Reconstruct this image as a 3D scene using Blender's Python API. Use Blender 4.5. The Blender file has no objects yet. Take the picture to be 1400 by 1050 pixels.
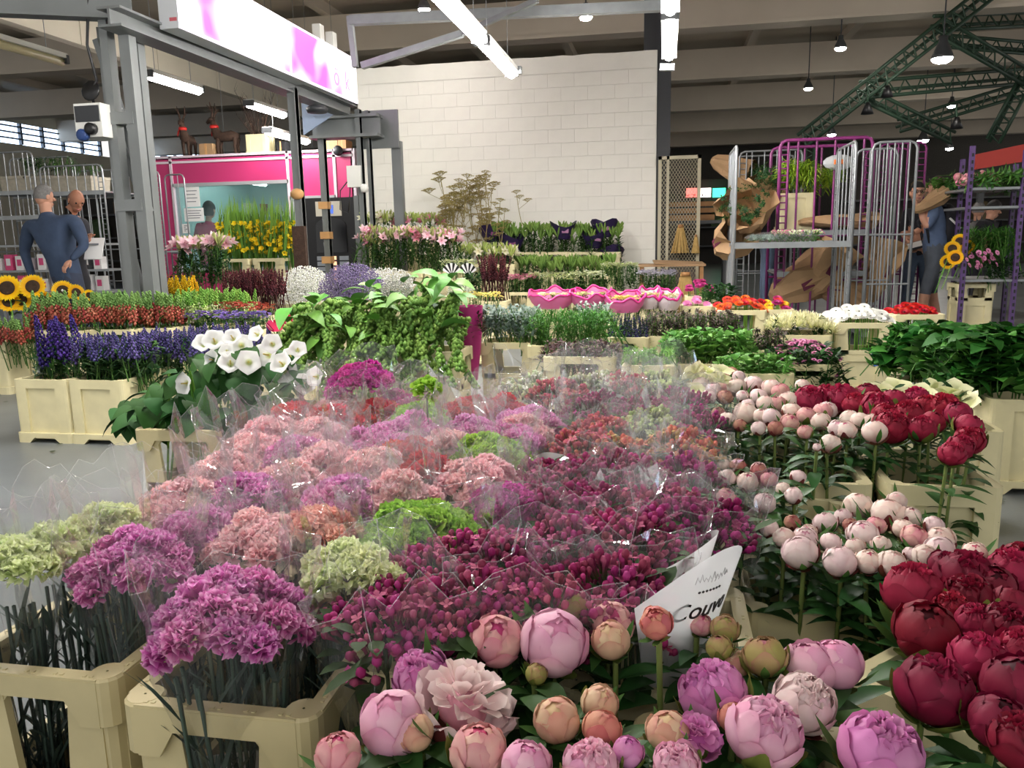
import bpy, math, random
from mathutils import Vector, Matrix, Euler, noise
R = math.radians
random.seed(7)
scn = bpy.context.scene
COL = scn.collection
# ---------------------------------------------------------------- camera
FPX, CAMH = 1100.0, 1.2
_yaw, _pit, _rol = R(10.8), R(10.25), R(1.2)
FW = Vector((-math.sin(_yaw)*math.cos(_pit), math.cos(_yaw)*math.cos(_pit), -math.sin(_pit)))
_r0 = Vector((math.cos(_yaw), math.sin(_yaw), 0)); _u0 = _r0.cross(FW)
RT = _r0*math.cos(_rol) - _u0*math.sin(_rol)
UP = _u0*math.cos(_rol) + _r0*math.sin(_rol)
CAM = Vector((0, 0, CAMH))
cd = bpy.data.cameras.new('camera'); cam = bpy.data.objects.new('camera', cd); COL.objects.link(cam)
cd.sensor_width = 36; cd.lens = FPX/1400*36; cd.clip_start = .02; cd.clip_end = 300
_m = Matrix((RT, UP, -FW)).transposed().to_4x4(); _m.translation = CAM
cam.matrix_world = _m
scn.camera = cam
# ---------------------------------------------------------------- light, exposure
scn.view_settings.view_transform = 'Standard'; scn.view_settings.look = 'None'
scn.view_settings.gamma = 1; scn.view_settings.use_curve_mapping = False
scn.view_settings.exposure = 1.0
scn.cycles.transparent_max_bounces = 40
scn.cycles.max_bounces = 6; scn.cycles.diffuse_bounces = 3; scn.cycles.glossy_bounces = 3
scn.cycles.use_denoising = True
scn.cycles.sample_clamp_indirect = 4
w = bpy.data.worlds.new('world'); scn.world = w; w.use_nodes = True
w.node_tree.nodes['Background'].inputs[0].default_value = (1, .99, .965, 1)
w.node_tree.nodes['Background'].inputs[1].default_value = 0.52
TUBE_E = 56.0      # fluorescent tubes
LAMP_E = 90.0      # pendant lamps
# ---------------------------------------------------------------- helpers
def ray(x, y): return FW + RT*((x-700)/FPX) + UP*((525-y)/FPX)
def atz(x, y, z):
    d = ray(x, y); return CAM + d*((z-CAMH)/d.z)
def aty(x, y, Y):
    d = ray(x, y); return CAM + d*(Y/d.y)
def lin(c): c /= 255; return c/12.92 if c <= .04045 else ((c+.055)/1.055)**2.4
def S(r, g, b): return (lin(r), lin(g), lin(b), 1)
MATS = {}
def mat(name, col=(200, 200, 200), rough=.5, var=0, hue=0, noise_=0, nscale=20, attr=False, metal=0, bump=0, bscale=60, emit=0, spec=.5, sss=0, alt=None, transl=0):
    if name in MATS: return MATS[name]
    m = bpy.data.materials.new(name); m.use_nodes = True; nt = m.node_tree; N = nt.nodes; L = nt.links
    b = N['Principled BSDF']; b.inputs['Roughness'].default_value = rough; b.inputs['Metallic'].default_value = metal
    b.inputs['Specular IOR Level'].default_value = spec
    rgb = N.new('ShaderNodeRGB'); rgb.outputs[0].default_value = S(*col); out = rgb.outputs[0]
    if attr:
        a = N.new('ShaderNodeAttribute'); a.attribute_name = 'Col'; out = a.outputs['Color']
    if noise_ or alt:
        tc = N.new('ShaderNodeTexCoord'); n = N.new('ShaderNodeTexNoise'); n.inputs['Scale'].default_value = nscale; n.inputs['Detail'].default_value = 4
        L.new(tc.outputs['Object'], n.inputs['Vector'])
        mx = N.new('ShaderNodeMix'); mx.data_type = 'RGBA'
        rp = N.new('ShaderNodeMapRange'); rp.inputs[1].default_value = .35; rp.inputs[2].default_value = .65
        L.new(n.outputs[0], rp.inputs[0]); L.new(rp.outputs[0], mx.inputs[0])
        L.new(out, mx.inputs[6])
        if alt: mx.inputs[7].default_value = S(*alt)
        else:
            h = N.new('ShaderNodeHueSaturation'); h.inputs['Value'].default_value = 1-noise_; L.new(out, h.inputs['Color']); L.new(h.outputs[0], mx.inputs[7])
        out = mx.outputs[2]
    if var or hue:
        oi = N.new('ShaderNodeObjectInfo'); h = N.new('ShaderNodeHueSaturation')
        mr = N.new('ShaderNodeMapRange'); mr.inputs[3].default_value = 1-var; mr.inputs[4].default_value = 1+var*.6
        L.new(oi.outputs['Random'], mr.inputs[0]); L.new(mr.outputs[0], h.inputs['Value'])
        if hue:
            m1 = N.new('ShaderNodeMath'); m1.operation = 'MULTIPLY'; m1.inputs[1].default_value = 7.31; L.new(oi.outputs['Random'], m1.inputs[0])
            m2 = N.new('ShaderNodeMath'); m2.operation = 'FRACT'; L.new(m1.outputs[0], m2.inputs[0])
            m3 = N.new('ShaderNodeMapRange'); m3.inputs[3].default_value = .5-hue; m3.inputs[4].default_value = .5+hue
            L.new(m2.outputs[0], m3.inputs[0]); L.new(m3.outputs[0], h.inputs['Hue'])
        L.new(out, h.inputs['Color']); out = h.outputs[0]
    L.new(out, b.inputs['Base Color'])
    if transl:
        tr = N.new('ShaderNodeBsdfTranslucent'); L.new(out, tr.inputs[0]); ms = N.new('ShaderNodeMixShader'); ms.inputs[0].default_value = transl
        L.new(b.outputs[0], ms.inputs[1]); L.new(tr.outputs[0], ms.inputs[2]); L.new(ms.outputs[0], N['Material Output'].inputs[0])
    if sss:
        b.inputs['Subsurface Weight'].default_value = sss; b.inputs['Subsurface Scale'].default_value = .01; b.inputs['Subsurface Radius'].default_value = (1, .6, .6)
    if emit:
        L.new(out, b.inputs['Emission Color']); b.inputs['Emission Strength'].default_value = emit
    if bump:
        tc = N.new('ShaderNodeTexCoord'); n = N.new('ShaderNodeTexNoise'); n.inputs['Scale'].default_value = bscale; n.inputs['Detail'].default_value = 5
        L.new(tc.outputs['Object'], n.inputs['Vector'])
        bp = N.new('ShaderNodeBump'); bp.inputs['Strength'].default_value = bump; bp.inputs['Distance'].default_value = .01
        L.new(n.outputs[0], bp.inputs['Height']); L.new(bp.outputs[0], b.inputs['Normal'])
    MATS[name] = m; return m
def film(name, tint=(1, 1, 1), veil=.05, gloss=.16, veilcol=(.9, .92, .95)):
    if name in MATS: return MATS[name]
    m = bpy.data.materials.new(name); m.use_nodes = True; nt = m.node_tree; N = nt.nodes; L = nt.links
    N.remove(N['Principled BSDF']); o = N['Material Output']
    t = N.new('ShaderNodeBsdfTransparent'); t.inputs[0].default_value = (*tint, 1)
    d = N.new('ShaderNodeBsdfTranslucent'); d.inputs[0].default_value = (*veilcol, 1)
    d2 = N.new('ShaderNodeBsdfDiffuse'); d2.inputs[0].default_value = (*veilcol, 1)
    dm = N.new('ShaderNodeMixShader'); dm.inputs[0].default_value = .5; L.new(d.outputs[0], dm.inputs[1]); L.new(d2.outputs[0], dm.inputs[2])
    m1 = N.new('ShaderNodeMixShader'); m1.inputs[0].default_value = veil
    L.new(t.outputs[0], m1.inputs[1]); L.new(dm.outputs[0], m1.inputs[2])
    g = N.new('ShaderNodeBsdfGlossy'); g.inputs['Roughness'].default_value = .06
    tc = N.new('ShaderNodeTexCoord'); n = N.new('ShaderNodeTexNoise'); n.inputs['Scale'].default_value = 22; n.inputs['Detail'].default_value = 3
    mp = N.new('ShaderNodeMapping'); mp.inputs['Scale'].default_value = (1, 1, .25); L.new(tc.outputs['Object'], mp.inputs[0]); L.new(mp.outputs[0], n.inputs['Vector'])
    bp = N.new('ShaderNodeBump'); bp.inputs['Strength'].default_value = .3; bp.inputs['Distance'].default_value = .01; L.new(n.outputs[0], bp.inputs['Height']); L.new(bp.outputs[0], g.inputs['Normal'])
    lw = N.new('ShaderNodeLayerWeight'); lw.inputs[0].default_value = .2
    mm = N.new('ShaderNodeMath'); mm.operation = 'MULTIPLY_ADD'; mm.inputs[1].default_value = .34; mm.inputs[2].default_value = gloss*.25; mm.use_clamp = True
    L.new(lw.outputs['Fresnel'], mm.inputs[0])
    m2 = N.new('ShaderNodeMixShader'); L.new(mm.outputs[0], m2.inputs[0]); L.new(m1.outputs[0], m2.inputs[1]); L.new(g.outputs[0], m2.inputs[2])
    L.new(m2.outputs[0], o.inputs[0]); MATS[name] = m; return m

class MB:
    """collects verts / faces / per-vertex colour / per-face material slot"""
    def __init__(s): s.v = []; s.f = []; s.c = []; s.m = []; s.col = (1, 1, 1); s.mi = 0
    def add(s, vs, fs, cols=None):
        b = len(s.v); s.v += [tuple(v) for v in vs]; s.f += [tuple(i+b for i in f) for f in fs]; s.m += [s.mi]*len(fs)
        s.c += cols if cols else [s.col]*len(vs); return b
    def box(s, c, d, rot=None, taper=1):
        x, y, z = d[0]/2, d[1]/2, d[2]/2; c = Vector(c)
        vs = [Vector((a*x*(taper if k > 0 else 1), b*y*(taper if k > 0 else 1), k*z)) for k in (-1, 1) for b in (-1, 1) for a in (-1, 1)]
        if rot is not None: vs = [rot @ v for v in vs]
        s.add([c+v for v in vs], [(0, 2, 3, 1), (4, 5, 7, 6), (0, 1, 5, 4), (2, 6, 7, 3), (0, 4, 6, 2), (1, 3, 7, 5)])
    def bb(s, x0, x1, y0, y1, z0, z1): s.box(((x0+x1)/2, (y0+y1)/2, (z0+z1)/2), (x1-x0, y1-y0, z1-z0))
    def beam(s, p, q, w, h):
        p, q = Vector(p), Vector(q); d = q-p; L = d.length; d.normalize()
        up = Vector((0, 0, 1)) if abs(d.z) < .95 else Vector((0, 1, 0))
        x = d.cross(up).normalized(); y = x.cross(d)
        s.box((p+q)/2, (w, L, h), Matrix((x, d, y)).transposed())
    def tube(s, pts, r, n=6, cap=True, cols=None):
        pts = [Vector(p) for p in pts]; k = len(pts); rs = r if isinstance(r, (list, tuple)) else [r]*k
        vs = []; fs = []; ref = None
        for i, p in enumerate(pts):
            d = (pts[min(i+1, k-1)]-pts[max(i-1, 0)]).normalized()
            if ref is None:
                ref = d.orthogonal().normalized()
            else:
                ref = (ref-d*ref.dot(d))
                ref = ref.normalized() if ref.length > 1e-5 else d.orthogonal().normalized()
            b = d.cross(ref)
            for j in range(n):
                a = 2*math.pi*j/n; vs.append(p+(ref*math.cos(a)+b*math.sin(a))*rs[i])
        for i in range(k-1):
            for j in range(n):
                a, b2 = i*n+j, i*n+(j+1) % n; fs.append((a, b2, b2+n, a+n))
        if cap: fs.append(tuple(range(n-1, -1, -1))); fs.append(tuple(range((k-1)*n, k*n)))
        s.add(vs, fs, [cols[i//n] for i in range(len(vs))] if cols else None)
    def lathe(s, prof, n=12, c=(0, 0, 0), M=None, cap=True):
        vs = []; fs = []; k = len(prof); c = Vector(c)
        for r, z in prof:
            for j in range(n):
                a = 2*math.pi*j/n; p = Vector((r*math.cos(a), r*math.sin(a), z)); vs.append(c+(M @ p if M else p))
        for i in range(k-1):
            for j in range(n):
                a, b = i*n+j, i*n+(j+1) % n; fs.append((a, b, b+n, a+n))
        if cap: fs.append(tuple(range(n-1, -1, -1))); fs.append(tuple(range((k-1)*n, k*n)))
        s.add(vs, fs)
    def ball(s, c, r, n=8, k=5, sc=(1, 1, 1), M=None):
        pr = [(max(1e-4, math.sin(math.pi*i/k)), -math.cos(math.pi*i/k)) for i in range(k+1)]
        vs = []; fs = []; c = Vector(c)
        for q, z in pr[1:-1]:
            for j in range(n):
                a = 2*math.pi*j/n; p = Vector((q*math.cos(a)*r*sc[0], q*math.sin(a)*r*sc[1], z*r*sc[2])); vs.append(c+(M @ p if M else p))
        b0 = len(vs); p = Vector((0, 0, -r*sc[2])); vs.append(c+(M @ p if M else p)); p = Vector((0, 0, r*sc[2])); vs.append(c+(M @ p if M else p))
        for i in range(k-2):
            for j in range(n):
                a, b = i*n+j, i*n+(j+1) % n; fs.append((a, b, b+n, a+n))
        for j in range(n):
            fs.append((b0, (j+1) % n, j)); fs.append((b0+1, (k-2)*n+j, (k-2)*n+(j+1) % n))
        s.add(vs, fs)
    def octa(s, c, r, sz=1):
        x, y, z = c; s.add([(x+r, y, z), (x, y+r, z), (x-r, y, z), (x, y-r, z), (x, y, z+r*sz), (x, y, z-r*sz)],
                           [(0, 1, 4), (1, 2, 4), (2, 3, 4), (3, 0, 4), (1, 0, 5), (2, 1, 5), (3, 2, 5), (0, 3, 5)])
    def prism(s, poly, depth, M):
        """poly: (u,v) list; extruded along w by depth; M maps (u,w,v)->world"""
        n = len(poly); vs = [M @ Vector((u, 0, v)) for u, v in poly]+[M @ Vector((u, depth, v)) for u, v in poly]
        fs = [tuple(range(n)), tuple(range(2*n-1, n-1, -1))]+[(i, i+n, (i+1) % n+n, (i+1) % n) for i in range(n)]
        s.add(vs, fs)
    def leaf(s, p, d, L, wd, nrm=None, bend=.3, fold=.15, n=4, c0=None, c1=None, tip=.0, wpos=.45):
        """leaf blade from p along d; bends down by bend*L"""
        p = Vector(p); d = Vector(d).normalized()
        nrm = Vector(nrm) if nrm is not None else Vector((0, 0, 1))
        sd = d.cross(nrm)
        sd = sd.normalized() if sd.length > 1e-3 else d.orthogonal().normalized()
        up = sd.cross(d)
        vs = []; fs = []; cs = []
        for i in range(n+1):
            t = i/n; wv = wd*.5*(math.sin(math.pi*min(1, t**(math.log(.5)/math.log(wpos))))**.8 if 0 < t < 1 else (.06 if t == 0 else tip))
            q = p+d*(L*t)-Vector((0, 0, 1))*(bend*L*t*t)
            vs += [q-sd*wv+up*(fold*wv), q, q+sd*wv+up*(fold*wv)]
            if c0:
                c = tuple(a+(b-a)*t for a, b in zip(c0, c1 or c0)); cs += [c]*3
        for i in range(n):
            b = i*3; fs += [(b, b+1, b+4, b+3), (b+1, b+2, b+5, b+4)]
        s.add(vs, fs, cs or None)
    def tri(s): return sum(len(f)-2 for f in s.f)
    def mesh(s, name, mats, smooth=True):
        me = bpy.data.meshes.new(name); me.from_pydata(s.v, [], s.f)
        for m in (mats if isinstance(mats, (list, tuple)) else [mats]): me.materials.append(MATS[m] if isinstance(m, str) else m)
        if smooth: me.polygons.foreach_set('use_smooth', [True]*len(me.polygons))
        if any(s.m): me.polygons.foreach_set('material_index', s.m)
        if any(c != (1, 1, 1) for c in s.c):
            at = me.color_attributes.new('Col', 'FLOAT_COLOR', 'POINT')
            fl = []
            for c in s.c: fl += [c[0], c[1], c[2], 1]
            at.data.foreach_set('color', fl)
        me.update(); return me
def L3(r, g, b): return (lin(r), lin(g), lin(b))
def tag(o, label=None, cat=None, group=None, kind=None):
    if label: o['label'] = label
    if cat: o['category'] = cat
    if group: o['group'] = group
    if kind: o['kind'] = kind
    return o
def obj(name, me, parent=None, M=None, kind=None, label=None):
    o = bpy.data.objects.new(name, me); COL.objects.link(o)
    if parent: o.parent = parent
    if M is not None: o.matrix_local = M
    if kind: o['kind'] = kind
    if label: o['label'] = label
    return o
def thing(name, label, cat, loc=(0, 0, 0), rz=0, group=None, sc=1, rot=None):
    o = bpy.data.objects.new(name, None); COL.objects.link(o); o.empty_display_size = .05
    o.location = loc; o.rotation_euler = rot if rot else (0, 0, rz); o.scale = (sc, sc, sc) if not isinstance(sc, tuple) else sc
    return tag(o, label, cat, group)
def one(name, mb, mt, label, cat, group=None, smooth=False, loc=None):
    o = obj(name, mb.mesh(name, mt, smooth)); 
    if loc: o.location = loc
    return tag(o, label, cat, group)
def part(name, mb, mt, parent, smooth=False, kind=None, label=None, M=None): return obj(name, mb.mesh(name, mt, smooth), parent, M, kind, label)
def struct(name, mb, mt, smooth=False): return tag(obj(name, mb.mesh(name, mt, smooth)), kind='structure')
def T(x, y, z): return Matrix.Translation((x, y, z))
def TRS(loc, rot=(0, 0, 0), sc=1):
    return Matrix.Translation(loc) @ Euler(rot).to_matrix().to_4x4() @ Matrix.Diagonal((*(sc if isinstance(sc, tuple) else (sc, sc, sc)), 1))
def align(d, loc=(0, 0, 0), sc=1, spin=0):
    d = Vector(d).normalized(); q = Vector((0, 0, 1)).rotation_difference(d)
    return Matrix.Translation(loc) @ q.to_matrix().to_4x4() @ Matrix.Rotation(spin, 4, 'Z') @ Matrix.Diagonal((sc, sc, sc, 1))
def U(a, b): return random.uniform(a, b)
ORD = ['leftmost', 'second from left', 'third from left', 'fourth from left', 'fifth from left', 'sixth from left', 'seventh from left', 'eighth from left', 'ninth from left', 'tenth from left', 'eleventh from left', 'twelfth from left']
# ---------------------------------------------------------------- materials
mat('concrete_floor', (116, 121, 122), .35, noise_=.3, nscale=1.6, bump=.05)
mat('ceiling_concrete', (214, 203, 184), .8, noise_=.12, nscale=.6)
mat('girder_concrete', (222, 210, 192), .8, noise_=.1, nscale=.8)
mat('cream_concrete', (226, 218, 198), .8, noise_=.1, nscale=1.2)
mat('dark_wall', (92, 88, 82), .8, noise_=.2)
mat('white_paint', (250, 248, 238), .6, noise_=.04, nscale=3, bump=.06, bscale=25)
mat('wall_cap', (198, 194, 180), .8, noise_=.12, nscale=6, bump=.2)
mat('steel_grey', (124, 128, 128), .4, noise_=.12, nscale=3, metal=.25)
mat('steel_dark', (70, 72, 74), .45, noise_=.12)
mat('galv', (150, 154, 156), .38, metal=.5, noise_=.15, nscale=8)
mat('pink_panel', (184, 48, 104), .45)
mat('pale_frame', (214, 196, 206), .4)
mat('alu', (176, 178, 180), .35, metal=.4)
mat('cream_plastic', (222, 212, 168), .42, noise_=.1, nscale=9, bump=.03)
mat('cream_plastic_b', (212, 198, 152), .45, noise_=.16, nscale=7, bump=.03)
mat('cream_dirty', (200, 186, 140), .5, noise_=.3, nscale=10)
mat('black', (18, 18, 20), .4)
mat('dark_grey', (48, 50, 54), .5)
mat('white_plastic', (228, 228, 222), .4)
mat('paper', (238, 238, 236), .7)
mat('green_truss', (48, 74, 56), .5)
mat('purple_steel', (128, 44, 108), .4, noise_=.2, nscale=6)
mat('violet_steel', (92, 66, 118), .4, noise_=.2, nscale=6)
mat('kraft', (176, 142, 104), .75, noise_=.14, nscale=6, bump=.2, bscale=14)
mat('wood', (176, 128, 78), .6, noise_=.25, nscale=6)
mat('bark', (72, 52, 40), .9, noise_=.35, nscale=25, bump=.5)
mat('red_ribbon', (200, 40, 36), .4)
mat('glass_tint', (150, 180, 185), .05)
for n_, c_ in (('tube_light', (255, 250, 246)),):
    m_ = mat(n_, c_, emit=TUBE_E)
mat('booth_tube', (255, 252, 246), emit=9)
mat('lamp_bulb', (255, 248, 238), emit=LAMP_E)
# ================================================================ SETTING
b = MB(); b.bb(-22, 24, -6, 44, -.2, 0); struct('floor', b, 'concrete_floor')
b = MB(); b.bb(-22, 24, -2, 44, 5.92, 6.05); struct('ceiling', b, 'ceiling_concrete')
b = MB(); b.bb(-22, 24, 43, 43.3, 0, 6.0); struct('wall_back', b, 'dark_wall')
b = MB(); b.bb(-22, -21.7, -2, 43, 0, 4.7); b.bb(-22, -21.7, -2, 43, 5.4, 5.92); struct('wall_left', b, 'cream_concrete')
# girders across the hall
for i, Y in enumerate((6.0, 11.2, 16.4, 21.6, 26.8, 32.0, 37.2)):
    b = MB(); b.bb(-21.7, 24, Y, Y+.35, 5.06, 5.72); b.bb(-21.7, 24, Y-.06, Y+.41, 5.0, 5.06); struct('trim_girder', b, 'girder_concrete')
X = -20
while X < 24:
    b = MB(); b.bb(X-.09, X+.09, -2, 43, 5.72, 5.92); struct('trim_purlin', b, 'girder_concrete'); X += 2.2
# longitudinal panelled beam on the left with its panels
xb = atz(0, 26, 4.35).x
beam_ = struct('trim_gutter_beam', (lambda b: (b.bb(xb-.3, xb-.02, 2, 42, 4.4, 5.0), b)[1])(MB()), 'cream_concrete')
pm = MB(); pm.bb(0, .05, .01, 1.99, 0, .62); pm = pm.mesh('panel', 'cream_concrete', False)
for k in range(20): obj('panel', pm, beam_, T(xb-.02, 2+2*k, 4.35))
for k in range(3):
    Y0 = (9, 20, 31)[k]
    b = MB(); b.bb(-21.78, -21.74, Y0, Y0+9, 4.7, 5.4); wn = struct('window_%d' % (k+1), b, mat('sky_pane', (190, 214, 245), emit=3.0))
    for j in range(10):
        b = MB(); b.bb(-21.74, -21.62, Y0+j-.04, Y0+j+.04, 4.7, 5.4); part('mullion', b, 'steel_dark', wn)
    for j in range(3):
        b = MB(); b.bb(-21.74, -21.64, Y0, Y0+9, 4.85+.2*j, 4.9+.2*j); part('louvre', b, 'steel_dark', wn)
# white block wall: every block is a part
WY = 12.5
wl, wr = -4.75, -.14
ztop = 3.62
core = MB(); core.bb(wl, wr, WY+.012, WY+.2, 0, ztop); wall = struct('wall_white_blocks', core, 'white_paint')
def blockmesh(L):
    b = MB(); h, bv = .2, .0022
    b.add([(00.0006, bv, 0.0006), (L-0.0006, bv, 0.0006), (L-0.0006, bv, h-0.0006), (0.0006, bv, h-0.0006), (bv, 0, bv), (L-bv, 0, bv), (L-bv, 0, h-bv), (bv, 0, h-bv)],
          [(4, 5, 6, 7), (0, 1, 5, 4), (1, 2, 6, 5), (2, 3, 7, 6), (3, 0, 4, 7)])
    b.add([(0.0006, bv, 0.0006), (L-0.0006, bv, 0.0006), (L-0.0006, .015, 0.0006), (0.0006, .015, 0.0006)], [(0, 3, 2, 1)])
    return b.mesh('block', 'white_paint', False)
bm_ = {}
for rr in range(18):
    x = wl-(.2 if rr % 2 else 0)
    while x < wr-.001:
        x0, x1 = max(x, wl), min(x+.4, wr); L = round(x1-x0, 3)
        if L > .05:
            if L not in bm_: bm_[L] = blockmesh(L)
            obj('block', bm_[L], wall, T(x0, WY+random.choice((0, 0, .001, .0015)), rr*.2))
        x += .4
# rough plastered cap, slanting
cp = MB()
n = 30
for i in range(n):
    xa, xc = wl+(wr-wl)*i/n, wl+(wr-wl)*(i+1)/n
    za, zc = 3.84+.02*noise.noise((i*.7, 0, 0)), 3.84+.02*noise.noise((i*.7+.7, 0, 0))
    cp.add([(xa, WY-.01, 3.6), (xc, WY-.01, 3.6), (xc, WY-.01, zc), (xa, WY-.01, za), (xa, WY+.2, 3.6), (xc, WY+.2, 3.6), (xc, WY+.2, zc), (xa, WY+.2, za)],
           [(0, 1, 2, 3), (3, 2, 6, 7), (4, 7, 6, 5), (0, 3, 7, 4), (1, 5, 6, 2)])
part('plaster_cap', cp, 'white_paint', wall)
b = MB(); b.bb(-.14, .06, WY+.05, WY+.35, 0, 5.0); b.bb(-.34, -.14, WY+.22, WY+.35, 0, 5.0); struct('trim_column', b, 'dark_grey')
# back area: low dark stall fronts far away
for k, (x0, x1, Y, z) in enumerate(((0.6, 5.5, 34, 3.4), (6, 13, 30, 3.0), (14, 22, 26, 3.1), (-20, -12.5, 24, 2.8))):
    t = thing('market_stall', ['far dark market stall hung with small red, white and green light panels', 'far dark market stall behind the backpack man', 'far dark market stall at the right edge behind the violet trolley', 'far grey stall behind the left plant cages'][k], 'stall', ((x0+x1)/2, Y, 0))
    hw = (x1-x0)/2
    b = MB(); b.bb(-hw, hw, .6, 1.0, 0, z); part('back_panel', b, mat('stall_dark', (58, 54, 50), .8), t)
    for q in range(3):
        b = MB(); b.bb(-hw, hw, 0, .6, .7+.75*q, .76+.75*q); part('shelf', b, 'steel_dark', t)
    for q in range(int(hw*2)):
        b = MB(); b.box((-hw+.5+q, .3, .95+.75*(q % 3)), (.5, .4, .4)); b.ball((-hw+.5+q, .3, 1.2+.75*(q % 3)), .28, sc=(1, .7, .7))
        part('goods', b, mat('goods%d' % (q % 4), ((96, 84, 60), (70, 92, 58), (140, 120, 96), (84, 60, 66))[q % 4], .8), t)
    if k == 0:
        for c0, c1, cc, mm in ((938, 955, (236, 90, 84), 'sr'), (956, 972, (250, 232, 226), 'sw'), (974, 992, (60, 220, 160), 'sg')):
            p0, p1 = aty(c0, 270, Y-.05), aty(c1, 257, Y-.05); b = MB(); b.bb(p0.x-(x0+x1)/2, p1.x-(x0+x1)/2, -.12, -.05, p0.z, p1.z)
            part('light_panel', b, mat('panel_'+mm, cc, emit=2.0), t)
# ================================================================ STEEL FRAME WITH LIGHT SIGN
FX = -4.45
def isec(b, p, q, h=.2, w=.12, t=.02):
    p, q = Vector(p), Vector(q); d = (q-p).normalized(); x = d.cross(Vector((0, 0, 1))).normalized(); up = x.cross(d)
    for o in (h/2-t/2, -h/2+t/2): b.beam(p+up*o, q+up*o, w, t)
    b.beam(p, q, t, h)
fr = thing('steel_portal_frame', 'grey steel portal frame carrying the lit sign, with a lattice column', 'frame', (FX, 6.6, 0))
def frp(name, f, m='steel_grey', sm=False):
    b = MB(); f(b); me = b.mesh(name, m, sm); o = obj(name, me, fr, T(-FX, -6.6, 0)); return o
# lattice column: two rear and two front uprights, diagonals and battens
pA, pB = aty(178, 200, 6.6), aty(140, 200, 6.75)
for x, y, wd in ((-4.56, 6.6, .1), (-4.75, 6.6, .075), (-4.66, 6.88, .08), (-4.98, 6.9, .1)):
    frp('upright', lambda b: b.bb(x-wd/2, x+wd/2, y-.05, y+.05, 0, 3.14))
for (x0, z0, x1, z1) in ((-4.95, 3.0, -4.6, 1.75), (-4.9, 1.5, -4.62, .15), (-4.72, 1.55, -4.6, .4), (-4.85, 2.2, -4.58, 1.5)):
    frp('brace', lambda b: b.beam((x0, 6.74, z0), (x1, 6.7, z1), .05, .07))
for z in (1.56, .7, 2.3): frp('batten', lambda b: b.bb(-4.8, -4.54, 6.54, 6.66, z-.05, z+.05))
frp('top_beam', lambda b: isec(b, (-4.5, 6.3, 3.06), (-4.38, 11.2, 3.0), .16, .22))
frp('top_beam', lambda b: isec(b, (-9.5, 5.2, 3.42), (-4.5, 6.62, 3.22), .24, .16))
frp('top_beam', lambda b: isec(b, (-4.9, 11.1, 2.78), (-3.9, 11.1, 2.78), .3, .3, .04))
frp('gusset', lambda b: b.prism([(0, 0), (.55, .3), (0, .45)], .02, T(-4.98, 10.95, 2.68)), mat('blue_steel', (142, 158, 182), .4))
frp('cover_plate', lambda b: b.bb(-4.35, -3.72, 11.32, 11.36, 2.5, 3.02))
for (x, y, wd, zt) in ((-4.36, 9.35, .1, 3.0), (-4.78, 11.1, .09, 2.65), (-4.2, 11.05, .07, 3.0), (-4.12, 11.2, .05, 3.0)):
    frp('post', lambda b: (b.bb(x-wd/2, x+wd/2, y-.04, y+.04, 0, zt), b.bb(x+wd/2-.012, x+wd/2, y-.055, y+.055, 0, zt)))
frp('outer_post', lambda b: b.bb(-3.86, -3.72, 11.4, 11.5, 0, 2.6))
for z in (1.72, 1.3, .95, .62): frp('tape_band', lambda b: b.bb(-4.86, -4.72, 11.03, 11.16, z-.05, z+.05), mat('tape_tan', (196, 150, 96), .6))
frp('tape_band', lambda b: b.ball((-4.36, 9.3, 1.78), .085, sc=(1.1, .9, .8)), 'tape_tan', True)
frp('wood_sleeve', lambda b: b.bb(-4.44, -4.28, 9.26, 9.32, .2, 1.4), 'bark')
frp('camera_dome', lambda b: b.lathe([(.12, 0), (.14, .05), (.1, .08), (.03, .1)], 14, (-4.3, 9.9, 2.8)), 'dark_grey', True)
# hanging frame above the stalls
hf = thing('ceiling_bar_grid', 'thin grey steel bars hung above the white wall to carry the tube lights', 'frame', (-1.5, 8.5, 3.3))
def hfp(p, q, w=.06): b = MB(); b.beam(p, q, w, w); obj('bar', b.mesh('bar', 'galv', False), hf, T(1.5, -8.5, -3.3))
hfp(aty(480, 28, 9.0), aty(912, 8, 9.0), .1); hfp(aty(478, 22, 9.0), aty(486, 92, 9.0)); hfp(aty(495, 90, 9.02), aty(632, 46, 8.9), .07); hfp(aty(632, 46, 8.9), aty(735, 0, 8.6), .05)
hfp(aty(690, 97, 9.58), aty(713, 96, 9.58), .08); hfp(aty(902, 92, 9.3), aty(922, 92, 9.3), .07)
# light sign
SX, SY0, SY1, SZ0, SZ1 = -4.2, 6.85, 11.05, 3.08, 3.66
sg = thing('light_sign', 'long glowing magenta and white light box sign on the steel frame', 'sign', (SX, SY0, SZ0))
def sgp(name, f, m): b = MB(); f(b); return obj(name, b.mesh(name, m, False), sg, T(-SX, -SY0, -SZ0))
sgp('housing', lambda b: b.bb(SX-.2, SX-.015, SY0, SY1, SZ0, SZ1), mat('sign_case', (196, 200, 204), .4))
m_ = bpy.data.materials.new('sign_face'); m_.use_nodes = True; nt = m_.node_tree; MATS['sign_face'] = m_
tc = nt.nodes.new('ShaderNodeTexCoord'); nz = nt.nodes.new('ShaderNodeTexNoise'); nz.inputs['Scale'].default_value = 1.3; nz.inputs['Detail'].default_value = 1.5
cr = nt.nodes.new('ShaderNodeValToRGB'); cr.color_ramp.elements[0].position = .42; cr.color_ramp.elements[0].color = (.62, .1, .66, 1); cr.color_ramp.elements[1].position = .6; cr.color_ramp.elements[1].color = (1, .96, 1, 1)
mp = nt.nodes.new('ShaderNodeMapping'); mp.inputs['Location'].default_value = (0, 5.6, .2)
nt.links.new(tc.outputs['Object'], mp.inputs[0]); nt.links.new(mp.outputs[0], nz.inputs[0]); nt.links.new(nz.outputs[0], cr.inputs[0])
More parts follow.
